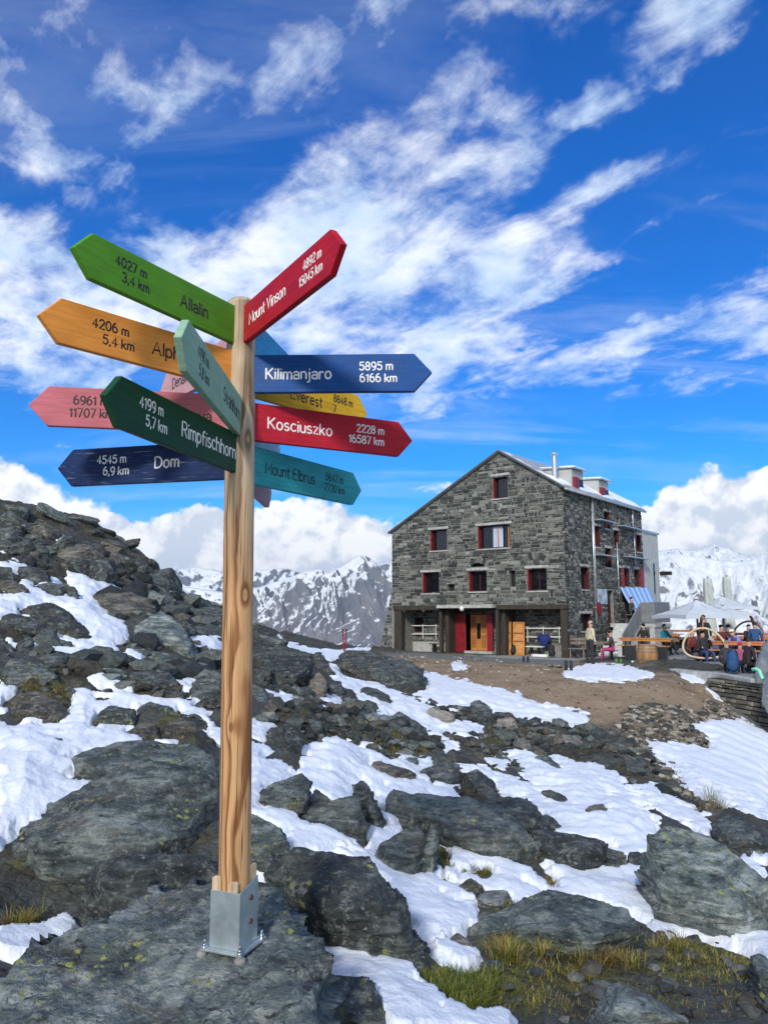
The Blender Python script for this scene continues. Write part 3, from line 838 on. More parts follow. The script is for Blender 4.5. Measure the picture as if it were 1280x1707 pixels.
def boulder(outline, label, mat=ROCK_M, thick=0.55, rec=0.45, Y=None, vox=42, layer=1.0, name='boulder', cat='boulder', bury=0.15, group=None, dY=0.0):
    o2 = np.array(outline, float)
    c = o2.mean(0)
    yb, yt = o2[:, 1].max(), o2[:, 1].min()
    bot = o2[o2[:, 1] > yb - 0.25 * (yb - yt)].mean(0)
    if Y is None:
        Y = ground(bot[0], min(bot[1], 1690))[1] + dY
    W = (o2[:, 0].max() - o2[:, 0].min()) * Y / F
    Hh = (yb - yt) * Y / F
    ytop = ground(c[0], yt + 0.15 * (yb - yt))[1] if yt > 880 else Y + Hh
    span = min(max(rec * (ytop - Y), 0.25 * Hh), 1.8 * Hh)
    q = (yb - o2[:, 1]) / (yb - yt)
    Yv = Y + q * span
    pts = [PT(a, b_, y_) for (a, b_), y_ in zip(o2, Yv)]
    D = thick * min(W, Hh + span)
    for (a, b_), y_, qq in zip(o2, Yv, q):
        k = 0.80 if qq > 0.5 else 0.62
        pts.append(PT(c[0] + k * (a - c[0]), c[1] + k * (b_ - c[1]), y_ + D))
        k = 0.55
        pts.append(PT(c[0] + k * (a - c[0]), c[1] + k * (b_ - c[1]) + 0.05 * (yb - yt), y_ - 0.40 * D))
        if qq < 0.4:
            p = PT(a, b_, y_); pts.append(p - np.array([0, 0, bury + 0.2 * Hh])); pts.append(p + np.array([0, D, -bury - 0.1 * Hh]))
    size = max(W, Hh)
    S = (W * (Hh + span * .3)) ** 0.5
    o = hull_object(name, pts, max(size / vox, 0.008), S, mat, seed=len(BOULDERS), layer=layer)
    BOULDERS.append(o)
    return tag(o, label, cat, group)
BOULDERS = []
D_, P_, W_ = ROCK_DARK, ROCK_PALE, ROCK_WARM

# the block that carries the signpost
BASE_PTS = [(0, 1642, 3.15), (40, 1600, 3.38), (75, 1578, 3.45), (150, 1538, 3.62), (215, 1510, 3.74), (262, 1482, 3.88), (345, 1488, 3.86), (432, 1476, 3.9), (478, 1503, 3.74), (497, 1538, 3.58),
            (512, 1582, 3.32), (526, 1640, 3.02), (534, 1720, 2.75), (-60, 1690, 2.95), (0, 1800, 2.6), (300, 1850, 2.45), (520, 1800, 2.5)]
pts = [PT(*p) for p in BASE_PTS]
pts += [p + np.array([0, 0.05, -0.75]) for p in list(pts)]
pts += [PT(262, 1482, 3.88) + np.array([0.0, 0.35, -0.4]), PT(432, 1476, 3.9) + np.array([0, 0.3, -.4])]
POST_XY = (-0.606, 3.30)
base_rock = hull_object('boulder', pts, 0.017, 0.75, ROCK_BASE, seed=3, layer=1.3, chips=0, rug=2.0, flat_pts=[(POST_XY, 0.10, 0.24)])
tag(base_rock, 'broad grey lichen-flecked boulder carrying the signpost', 'boulder')

# outlines followed boulder by boulder; every one gets its own distance, depth and thickness
boulder(A9((320,1030),(322,900),(370,760),(450,700),(620,660),(790,650),(1050,655),(1060,820),(1000,900),(640,1040),(430,1060)), 'low dark boulder with a yellow lichen patch wedged behind the signpost block', D_, vox=52, rec=.3)
boulder(A9((0,600),(80,490),(250,430),(430,310),(700,200),(1060,250),(1120,420),(1120,640),(800,660),(450,700),(350,770),(0,740)), 'wide dark lichen-spotted slab sloping up to the left of the post', ROCK_M, vox=64, rec=.7)
boulder(A9((240,285),(320,190),(560,120),(700,110),(1000,130),(1065,200),(1065,330),(500,310)), 'thin upper slab of rock overlapping the snow left of the post', ROCK_M, vox=46, rec=.8)
boulder(A10((90,740),(180,670),(270,600),(400,590),(560,640),(640,720),(760,870),(920,1120),(860,1175),(720,1160),(420,960),(200,820)), 'big leaning boulder with a dark hollow below, right of the post base', ROCK_M, vox=60, rec=.35, dY=-.12)
boulder(A10((20,440),(180,520),(280,600),(160,700),(20,720)), 'grey boulder with a yellow-green lichen streak directly behind the post base', ROCK_M, rec=.4)
boulder(A10((360,1290),(450,1240),(620,1250),(690,1370),(745,1500),(360,1500)), 'smooth dark slab at the bottom edge between the post boulder and the snow', D_, vox=46, rec=.6, thick=.4)
boulder(A10((65,380),(130,320),(330,250),(365,290),(350,370),(270,460),(200,440)), 'sharp tilted block pointing left over the snow right of the post', D_, rec=.3)
boulder(A10((320,420),(370,325),(430,380),(440,400),(340,430)), 'small brown stone tucked against a sharp tilted block', W_, name='stone', cat='stone')
boulder(A10((245,460),(330,420),(560,370),(585,380),(550,470),(640,570),(600,610),(500,580),(360,530),(300,500)), 'low mossy boulder with yellow lichen lying across the snow strip', ROCK_M, rec=.4)
boulder(A10((540,310),(590,285),(630,330),(640,390),(720,530),(640,515),(580,420)), 'upright fin of rock standing beside a dark gap', D_, rec=.15, name='rock_fin', cat='rock')
boulder(crop(0,0,1,[(617,1313),(660,1320),(710,1332),(740,1352),(830,1340),(870,1375),(895,1410),(920,1440),(915,1458),(875,1452),(800,1420),(733,1395),(700,1372),(640,1350)]), 'long grey-green slab running diagonally across the middle of the slope', ROCK_M, vox=64, rec=.5, thick=.4)
boulder(A10((630,640),(700,580),(800,530),(910,510),(900,600),(860,750),(740,740),(680,710)), 'pyramid-shaped grey boulder rising from the snow in mid slope', ROCK_M, rec=.3)
boulder(A10((850,750),(870,640),(920,520),(975,500),(960,600),(930,745)), 'narrow split slab leaning on a pyramid-shaped boulder', ROCK_M, rec=.2, name='rock_fin', cat='rock')
boulder(A10((630,210),(700,205),(810,240),(850,260),(760,290),(680,265)), 'flat dark stone ringed by snow above the upright fin', W_, name='stone', cat='stone')
boulder(A10((870,260),(980,190),(1060,220),(1075,290),(1040,330),(940,295)), 'squat wedge of grey rock at the upper end of a snow tongue', ROCK_M)
boulder(A10((1060,230),(1150,240),(1230,300),(1250,370),(1215,410),(1100,325)), 'stack of dark broken slabs right of a squat grey wedge', D_)
boulder(A10((1035,812),(1110,760),(1190,815),(1120,850)), 'small mossy stone beside the melting snow tip', W_, name='stone', cat='stone')
boulder(A10((1110,872),(1200,830),(1290,828),(1330,860),(1280,905),(1180,902)), 'low pale-grey stone among brown moss in mid slope', ROCK_BASE, name='stone', cat='stone')
boulder(A10((1090,1010),(1150,960),(1260,945),(1300,985),(1290,1060),(1180,1070)), 'dark mottled stone at the foot of the footprinted snow', ROCK_M, name='stone', cat='stone')
boulder(A10((1010,1060),(1060,1030),(1120,1060),(1140,1110),(1060,1120)), 'brownish stone beside two little balls of snow', W_, name='stone', cat='stone')
boulder(A11((760,490),(830,475),(1010,520),(1110,590),(1290,720),(1300,950),(1100,890),(930,850),(840,780),(740,760),(730,720),(760,610)), 'huge pale grey boulder with a flat cut face near the right edge', ROCK_BASE, vox=64, rec=.25, thick=.5, dY=-.25)
boulder(A11((1030,440),(1080,410),(1160,430),(1240,520),(1290,560),(1290,610),(1120,570),(1030,515)), 'rounded grey boulder behind the huge cut-faced one', ROCK_M)
boulder(A11((0,890),(100,850),(250,790),(320,750),(420,800),(600,840),(690,850),(810,890),(800,960),(740,1040),(620,1000),(350,980),(250,970),(100,965),(0,960)), 'long flat layered slab lying behind the grass tufts', ROCK_M, vox=64, rec=.6, dY=-.32, thick=.4)
boulder(A11((500,1370),(550,1270),(595,1165),(680,1190),(850,1290),(980,1370)), 'pointed grey-green slab at the bottom edge below the grass', ROCK_BASE, vox=46, rec=.4, dY=-.35)
boulder(A11((1190,1050),(1210,1020),(1300,1060),(1300,1230),(1220,1160)), 'grey block cut by the right edge below the snow tongue', ROCK_M, dY=-.3)
boulder(A11((80,370),(170,340),(220,360),(330,490),(200,495)), 'dark blocky boulder with a split top on the middle slope', D_)
boulder(A11((200,490),(330,495),(520,530),(590,560),(480,665),(400,655),(320,615)), 'thick dark slab with an undercut edge above the snow hollow', D_, rec=.4)
boulder(A11((465,645),(500,600),(560,570),(650,590),(662,650),(580,672)), 'smooth greenish rounded stone at the top of the snow hollow', ROCK_M)
boulder(A11((655,590),(700,582),(752,630),(730,655),(660,655)), 'small dark stone squeezed beside the huge cut-faced boulder', D_, name='stone', cat='stone')
boulder(A11((460,395),(540,370),(605,432),(590,462),(500,432)), 'brown-tinged block poking out of the middle of the snow field', W_, name='stone', cat='stone')
boulder(A11((230,160),(300,160),(375,222),(300,208)), 'thin flat stone edging the upper snow field', ROCK_M, name='stone', cat='stone')
boulder(A11((265,320),(310,310),(380,340),(425,392),(350,372)), 'lens-shaped grey stone lying in the snow field', ROCK_M, name='stone', cat='stone')
boulder(A11((265,420),(300,420),(350,460),(368,497),(320,482)), 'dark rounded stone beside a gash of snow', D_, name='stone', cat='stone')
boulder(A11((900,960),(975,950),(985,985),(910,992)), 'small square blue-grey stone below the lower snow tongue', ROCK_M, name='stone', cat='stone')
boulder(A11((830,1085),(900,1085),(1040,1160),(960,1145)), 'thin pinkish stone in the brown turf', P_, name='stone', cat='stone', thick=.4)
boulder(A11((270,65),(400,70),(490,120),(480,147),(410,122)), 'flat pale slab beside the footpath', P_, name='stone', cat='stone')
boulder(A11((150,97),(195,72),(230,136),(165,132)), 'pale upright wedge of stone at the path edge', P_, name='stone', cat='stone')
boulder(A11((590,165),(650,150),(712,187),(660,197)), 'flat grey paving stone on the dark bank', ROCK_BASE, name='stone', cat='stone')
boulder(A11((-10,1085),(50,1065),(112,1078),(100,1108),(0,1112)), 'bluish stone at the foot of a brown grass tuft', ROCK_M, name='stone', cat='stone')
boulder(A12((420,275),(470,240),(570,235),(700,265),(800,290),(840,320),(870,400),(870,435),(800,440),(700,405),(600,335)), 'large dark boulder in front of the stone hut', D_, vox=56, rec=.3)
boulder(A12((440,290),(500,280),(600,350),(655,395),(560,365)), 'brown slanting slab at the left flank of the boulder by the hut', W_, name='stone', cat='stone')
boulder(A12((40,210),(230,225),(340,260),(345,330),(320,380),(250,415),(210,425),(40,320)), 'broad dark layered rock immediately right of the post', D_, vox=50)
boulder(A12((310,435),(330,340),(390,340),(407,400),(380,455)), 'beige square block among dark rocks right of the post', P_, rec=.2)
boulder(A12((320,245),(370,240),(445,352),(420,365),(350,322)), 'slim dark rock below the snow saddle', D_)
boulder(A12((40,110),(130,130),(213,212),(200,228),(40,215)), 'dark rock topping the ridge right of the post', D_)
boulder(A12((545,412),(600,395),(680,440),(718,482),(690,494),(620,462)), 'long dark stone lying in the snow tongue below the hut boulder', D_)
boulder(A12((450,460),(500,455),(580,470),(627,500),(634,552),(580,558),(500,512)), 'greenish slab rock under a snow tongue', ROCK_M)
boulder(A12((855,517),(890,503),(960,518),(997,537),(990,580),(950,583)), 'tan flat-topped block in the snow near the path', P_)
boulder(A12((115,600),(180,590),(240,588),(302,640),(270,712),(200,742),(130,702)), 'dark cube-like rock standing above the snow right of the post', D_)
boulder(A12((595,757),(650,748),(730,778),(785,802),(700,835),(640,815)), 'dark oval stone half sunk in a snow patch', W_, name='stone', cat='stone')
boulder(A12((1065,472),(1110,463),(1160,500),(1183,552),(1080,525)), 'pointed dark stone below the snow strip by the path', D_, name='stone', cat='stone')
boulder(A12((250,572),(330,548),(382,570),(372,634),(270,614)), 'grey stone above a moss patch right of the post', ROCK_M, name='stone', cat='stone')
boulder(A12((410,382),(460,373),(487,420),(480,453),(420,433)), 'small dark rock between the beige block and the snow', D_, name='stone', cat='stone')
boulder(A12((40,385),(100,400),(163,512),(130,545),(40,545)), 'steep dark rock close against the right side of the post', D_)
boulder(A12((1185,552),(1260,545),(1285,560),(1285,592),(1200,594)), 'brown flat stone near the end of the snow strip', P_, name='stone', cat='stone')
boulder(A12((690,545),(740,520),(870,598),(875,645),(760,598)), 'dark ledge of rock jutting below the snow tongue', D_)
boulder(A12((820,800),(930,740),(1000,770),(1040,850),(900,860)), 'grey rock with a flat lit top below the moss bank', ROCK_M)
boulder(A8((110,82),(150,65),(250,100),(360,165),(442,212),(380,205),(280,175)), 'dark crest slab on the skyline of the left ridge', D_)
boulder(A8((108,165),(150,120),(220,105),(280,140),(292,182),(250,204)), 'brownish rounded rock just below the skyline', W_)
boulder(A8((-30,95),(60,80),(120,95),(122,165),(50,155),(-30,145)), 'dark rock at the left end of the skyline', D_)
boulder(A8((240,272),(360,205),(480,230),(562,272),(420,355),(370,355)), 'large brown slab face on the upper left slope', W_, vox=50)
boulder(A8((-20,190),(60,195),(77,227),(-20,240)), 'small grey rock high at the left edge', ROCK_M)
boulder(A8((60,182),(110,173),(190,220),(243,272),(160,264),(100,232)), 'dark tilted rock below the brownish skyline rock', D_)
boulder(A8((-20,330),(60,340),(82,402),(40,413),(-20,405)), 'dark grey block at the left edge above the snow field', D_)
boulder(A8((75,342),(160,330),(250,360),(263,402),(180,408),(100,402)), 'flat-topped dark rock above the left snow field', D_)
boulder(A8((-20,405),(90,408),(140,450),(172,502),(60,485),(-20,455)), 'brown slab lying at the head of the left snow field', W_)
boulder(A8((190,430),(280,418),(333,440),(332,482),(250,474)), 'low grey rock on the upper rim of the left snow field', ROCK_M)
boulder(A8((348,428),(400,438),(423,512),(370,513)), 'upright dark rock at the corner of the left snow field', D_)
boulder(A8((497,487),(560,465),(680,470),(780,500),(843,572),(800,613),(680,655),(620,643),(590,590),(545,532)), 'broad brown cracked boulder on the left slope beside the snow', W_, vox=52)
boulder(A8((660,703),(720,650),(860,568),(920,620),(980,670),(1062,822),(960,802),(830,765),(700,745)), 'big pointed grey boulder left of the post', ROCK_BASE, vox=56, rec=.3)
boulder(A8((940,515),(1000,490),(1100,540),(1190,570),(1190,650),(1060,625),(960,562)), 'dark humped boulder on the ridge left of the post', D_, vox=48)
boulder(A8((828,482),(900,463),(943,520),(930,583),(860,553)), 'dark blocky rock beside the upper snow chute', D_)
boulder(A8((580,742),(720,760),(860,810),(1060,850),(1180,885),(1000,902),(850,865),(700,803)), 'long low ledge running left from the post', D_, vox=56)
boulder(A8((437,792),(520,755),(600,765),(643,822),(580,843),(480,823)), 'small dark domed rock in the middle of the left slope', D_)
boulder(A8((80,562),(170,535),(270,523),(340,560),(362,612),(420,640),(492,712),(480,743),(300,693),(230,602)), 'long dark hump of rock in the left snow field', D_, vox=52)
boulder(A8((-20,612),(60,583),(160,600),(252,650),(262,692),(60,694),(-20,665)), 'smooth dark blue-grey rock at the left edge in the snow', D_)
boulder(A8((-20,690),(40,720),(107,832),(-20,810)), 'black steep rock at the left edge', D_)
boulder(A8((150,690),(200,688),(402,750),(390,775),(270,763)), 'flat slab lying just under the left snow field', ROCK_M, name='stone', cat='stone')
boulder(A8((-20,855),(90,830),(240,858),(333,912),(320,935),(230,963),(-20,990)), 'pale grey flat slab at the left edge above the moss', ROCK_BASE, vox=48)
boulder(A8((120,792),(250,778),(385,783),(372,852),(350,903),(150,835)), 'dark square-ended rock above the pale flat slab', D_)
boulder(A8((980,1003),(1060,930),(1190,885),(1190,1110),(1080,1073)), 'smooth grey wedge meeting the left side of the post', ROCK_M)
boulder(A8((478,1143),(590,1078),(722,1098),(725,1182),(560,1193)), 'low grey rock on the left edge of a moss-topped pair', ROCK_M)
boulder(A8((720,1102),(800,1053),(900,1080),(1003,1183),(960,1213),(860,1155),(760,1183)), 'grey rock with moss at its foot left of the post', ROCK_M)
boulder(A8((905,622),(990,610),(1043,682),(1030,723),(980,672)), 'dark rock in the shadow of the big pointed boulder', D_)
boulder(A8((1030,652),(1080,640),(1113,692),(1060,713)), 'small dark stone left of the post above a snow patch', D_, name='stone', cat='stone')
boulder(A8((1110,652),(1185,638),(1190,722),(1120,693)), 'dark stone touching the left outline of the post above the snow', D_, name='stone', cat='stone')
boulder(A8((1047,772),(1100,753),(1133,802),(1070,818)), 'round black stone in the snow left of the post', D_, name='stone', cat='stone')
boulder(A8((618,933),(760,890),(880,880),(963,962),(900,1003),(760,983)), 'dark broken ledge between two snow strips on the left slope', D_)
boulder(A8((337,962),(400,980),(408,1023),(350,1043)), 'small grey stone beside the mossy rock', ROCK_M, name='stone', cat='stone')
boulder(A8((18,1112),(100,1008),(200,1000),(333,1070),(383,1112),(300,1153),(100,1143)), 'moss-draped rock below the pale flat slab', W_)
boulder(A8((637,822),(700,815),(780,840),(853,862),(780,893),(680,863)), 'flat dark stone under the domed rock', D_, name='stone', cat='stone')
boulder(A8((517,872),(640,880),(683,912),(600,933)), 'thin layered stone above a moss hollow', ROCK_M, name='stone', cat='stone')
boulder(A9((115,80),(200,85),(300,90),(295,150),(180,115)), 'dark stone lying alone in the lower left snow', D_, name='stone', cat='stone')
boulder(A9((115,215),(150,203),(155,240),(125,240)), 'little dark stone at the edge of a snow drift, lower left', D_, name='stone', cat='stone')
boulder(A9((610,50),(680,20),(760,20),(770,100),(700,90)), 'mossy rock at the top of the lower left snow', W_, name='stone', cat='stone')
boulder(A9((780,20),(900,-20),(1060,120),(960,140),(830,120)), 'moss-covered boulder close to the left of the post', W_)

# ------------------------------------------------------------------ loose stones strewn between the boulders
protos = []
for k in range(12):
    r_ = np.random.default_rng(100 + k)
    p = r_.normal(size=(16, 3)); p /= np.linalg.norm(p, axis=1)[:, None]
    p *= np.array([0.55, 0.42, 0.26]) * r_.uniform(0.8, 1.15, (16, 1))
    o = hull_object('loose_stone', [tuple(q) for q in p], 0.045, 0.6, [D_, ROCK_M, D_, W_][k % 4], seed=50 + k, base=(0, 0, 0))
    protos.append(o)
def free_of(px, py, polys):
    for p in polys:
        if poly_sd(np.array([px]), np.array([py]), p)[0] > -1: return False
    return True
ZONES = [  # (polygon, count, size range in photograph pixels, label)
    (A8((0,95),(130,70),(440,215),(660,300),(800,360),(830,470),(540,450),(380,350),(240,330),(0,320)), 70, (22, 80), 'angular dark stone in the boulder pile on the left ridge'),
    (A8((520,290),(700,320),(810,370),(850,480),(700,470),(520,400)), 36, (16, 44), 'small dark stone in the rubble under the ridge crest'),
    (A8((0,640),(500,760),(900,860),(1170,900),(1170,1150),(900,1060),(500,930),(300,960),(0,860)), 34, (18, 56), 'dark stone among the snow strips of the left slope'),
    (A12((70,320),(400,450),(700,560),(900,650),(1000,760),(860,800),(640,740),(480,640),(240,640),(70,560)), 34, (14, 44), 'dark stone on the mossy slope right of the post'),
    (A12((760,440),(1000,500),(1280,560),(1280,800),(1100,740),(900,600)), 28, (8, 26), 'flat dark stone beside the footpath'),
    (A13((0,400),(300,400),(560,440),(700,560),(860,700),(1000,800),(760,760),(560,560),(330,560),(0,560)), 30, (8, 26), 'flat grey stone on the dark bank below the path'),
    (A10((440,130),(900,200),(1280,380),(1280,480),(900,260),(640,160)), 16, (10, 28), 'dark stone above the middle snow tongue'),
    (A11((820,940),(1180,1030),(1280,1250),(1000,1330),(640,1180)), 22, (8, 24), 'small stone in the brown turf at the lower right'),
]
first = [True] * 12
nst = 0
for (poly, cnt, (s0, s1), lab) in ZONES:
    pa = np.array(poly); made = 0; tries = 0
    while made < cnt and tries < 3000:
        tries += 1
        x = rng.uniform(pa[:, 0].min(), pa[:, 0].max()); y = rng.uniform(pa[:, 1].min(), pa[:, 1].max())
        if poly_sd(np.array([x]), np.array([y]), pa)[0] < 0 or not free_of(x, y, SNOW): continue
        g_ = ground(x, y)
        k = int(rng.integers(12))
        o = protos[k] if first[k] else protos[k].copy()
        if not first[k]: COL.objects.link(o)
        first[k] = False
        sz = (s0 + (s1 - s0) * rng.random() ** 1.8) * g_[1] / F
        o.location = (g_[0], g_[1], g_[2] + 0.05 * sz)
        o.scale = (sz * rng.uniform(.8, 1.2), sz * rng.uniform(.8, 1.2), sz * rng.uniform(0.8, 1.5))
        o.rotation_euler = (rng.normal(0, .25), 0.25 + rng.normal(0, .3), rng.uniform(0, 6.28))
        tag(o, lab, 'stone', 'loose stones on the slope: ' + lab)
        made += 1; nst += 1
SKY_EDGE = [(-20, 880), (0, 874), (30, 866), (62, 866), (105, 862), (140, 866), (165, 884), (190, 897), (215, 908), (238, 930), (252, 950), (268, 962), (292, 985), (318, 998), (345, 1008), (368, 1014), (440, 1046), (462, 1062)]
for (x, y) in SKY_EDGE:
    for _ in range(2):
        xx = x + rng.uniform(-14, 14); yy = y + rng.uniform(4, 18)
        g_ = ground(xx, yy); k = int(rng.integers(12)); o = protos[k] if first[k] else protos[k].copy()
        if not first[k]: COL.objects.link(o)
        first[k] = False
        sz = rng.uniform(26, 62) * min(g_[1], 30) / F
        o.location = (g_[0], g_[1], g_[2] + 0.10 * sz); o.scale = (sz * rng.uniform(1.0, 1.9), sz * rng.uniform(.8, 1.2), sz * rng.uniform(.55, 1.1))
        o.rotation_euler = (rng.normal(0, .2), .4 + rng.normal(0, .2), rng.normal(0, .7))
        tag(o, 'jagged dark block on the skyline of the left ridge', 'stone', 'jagged blocks along the skyline')
for k in range(12):
    if first[k]: bpy.data.objects.remove(protos[k])

# gravel and rubble too small to count: one object
def gravel(name, polys, n, s0, s1, mat, cols, snow_lim=0.0, flat=.5):
    ico = bmesh.new(); bmesh.ops.create_icosphere(ico, subdivisions=1, radius=0.5)
    iv = np.array([v.co[:] for v in ico.verts]); ifc = np.array([[v.index for v in f.verts] for f in ico.faces]); ico.free()
    Vs, Fs, Cs = [], [], []
    cand = np.nonzero((mask_px(polys, PX, PY, DEP) > 0) & (DEP > 0))[0]
    if len(cand) == 0: return
    wgt = RR.ravel()[cand] ** 1.0; wgt /= wgt.sum()
    pick = rng.choice(cand, n, p=wgt)
    for j, i in enumerate(pick):
        if sd_snow[i] > snow_lim and not (snow_lim < 0 and sd_snow[i] < .30 and rng.random() < .22): continue
        s = (s0 + (s1 - s0) * rng.random() ** 2.5) * (0.45 + DEP[i] / 30)
        v = iv * rng.uniform(0.7, 1.3, (len(iv), 1)) * np.array([1.3, 0.9, flat]) * s
        a = rng.uniform(0, 6.28); ca, sa = math.cos(a), math.sin(a)
        tilt = rng.normal(0, .4)
        v = v @ np.array([[ca, sa, 0], [-sa, ca, 0], [0, 0, 1]]) @ np.array([[1, 0, 0], [0, math.cos(tilt), math.sin(tilt)], [0, -math.sin(tilt), math.cos(tilt)]])
        jit = rng.uniform(-.5, .5, 2) * RR.ravel()[i] * 0.009
        Vs.append(v + GV[i] + np.array([jit[0], jit[1], 0.1 * s])); Fs.append(ifc + 12 * (len(Vs) - 1)); 
        c = cols[int(rng.integers(len(cols)))]; k = rng.uniform(.6, 1.35)
        Cs.append(np.tile([c[0] * k, c[1] * k, c[2] * k, 1], (len(iv), 1)))
    o = obj(name, np_mesh(name, np.concatenate(Vs), np.concatenate(Fs), mat, False, {'tint': np.concatenate(Cs)}))
    tag(o, kind='stuff')
def tint_mat(name, rough=0.8, nscale=30, namp=0.5, bumpv=0.4, bd=0.01):
    m, g, b = new_mat(name)
    at = g.n('ShaderNodeAttribute'); at.attribute_name = 'tint'
    n = g.noise(objc(g), nscale, 5, 0.65)
    k = g.n('ShaderNodeCombineXYZ')
    f = g.lin(n, 0.3, 0.7, 1 - namp, 1 + namp)
    for i in range(3): g.link(f, k.inputs[i])
    g.put(b.inputs['Base Color'], g.mix(1.0, at.outputs['Color'], k.outputs[0], 'MULTIPLY'))
    b.inputs['Roughness'].default_value = rough
    bump(g, b, n, bumpv, bd)
    return m
GRAVEL_M = tint_mat('gravel_stones')
def rubble_pile(name, polys, n, s0, s1):
    gravel(name, polys, n, s0, s1, RUBBLE_M, [(.020, .025, .025), (.042, .053, .051), (.078, .092, .087), (.12, .135, .127), (.075, .068, .055)], snow_lim=-.02, flat=.62)
RUBBLE_M = tint_mat('rubble_stones', .8, 14, .7, .8, .05)
rubble_pile('boulder_rubble', [A8((0,95),(130,70),(440,215),(660,300),(800,360),(950,520),(1170,600),(1170,900),(900,860),(500,740),(500,560),(380,360),(240,330),(0,320)), A8((0,640),(500,760),(900,860),(1170,900),(1170,1150),(900,1060),(500,930),(300,960),(0,860))], 750, .12, .75)
rubble_pile('boulder_rubble', [A12((70,320),(400,450),(700,560),(900,650),(1000,760),(860,800),(640,740),(480,640),(240,640),(70,560)), A12((760,440),(1000,500),(1280,560),(1280,800),(1100,740),(900,600)), A13((0,400),(300,400),(560,440),(700,560),(860,700),(1000,800),(760,760),(560,560),(330,560),(0,560))], 1500, .06, .36)
gravel('gravel', SCREE, 5200, 0.03, 0.24, GRAVEL_M, [(.10, .085, .06), (.20, .17, .13), (.06, .055, .045), (.30, .27, .22), (.045, .05, .05)])
gravel('gravel', PATH, 1600, 0.02, 0.10, GRAVEL_M, [(.22, .18, .13), (.13, .10, .07), (.34, .31, .27)])
gravel('rubble', [A12((70,320),(500,500),(1000,520),(1280,580),(1280,830),(900,800),(240,650)), A13((0,400),(500,420),(760,620),(1000,830),(0,830)), A8((0,100),(800,360),(1170,880),(1170,1200),(0,1100)), A11((0,800),(1280,1000),(1280,1352),(0,1352))], 5500, 0.03, 0.20, GRAVEL_M, [(.035, .04, .04), (.06, .066, .064), (.09, .095, .09), (.05, .045, .035)])
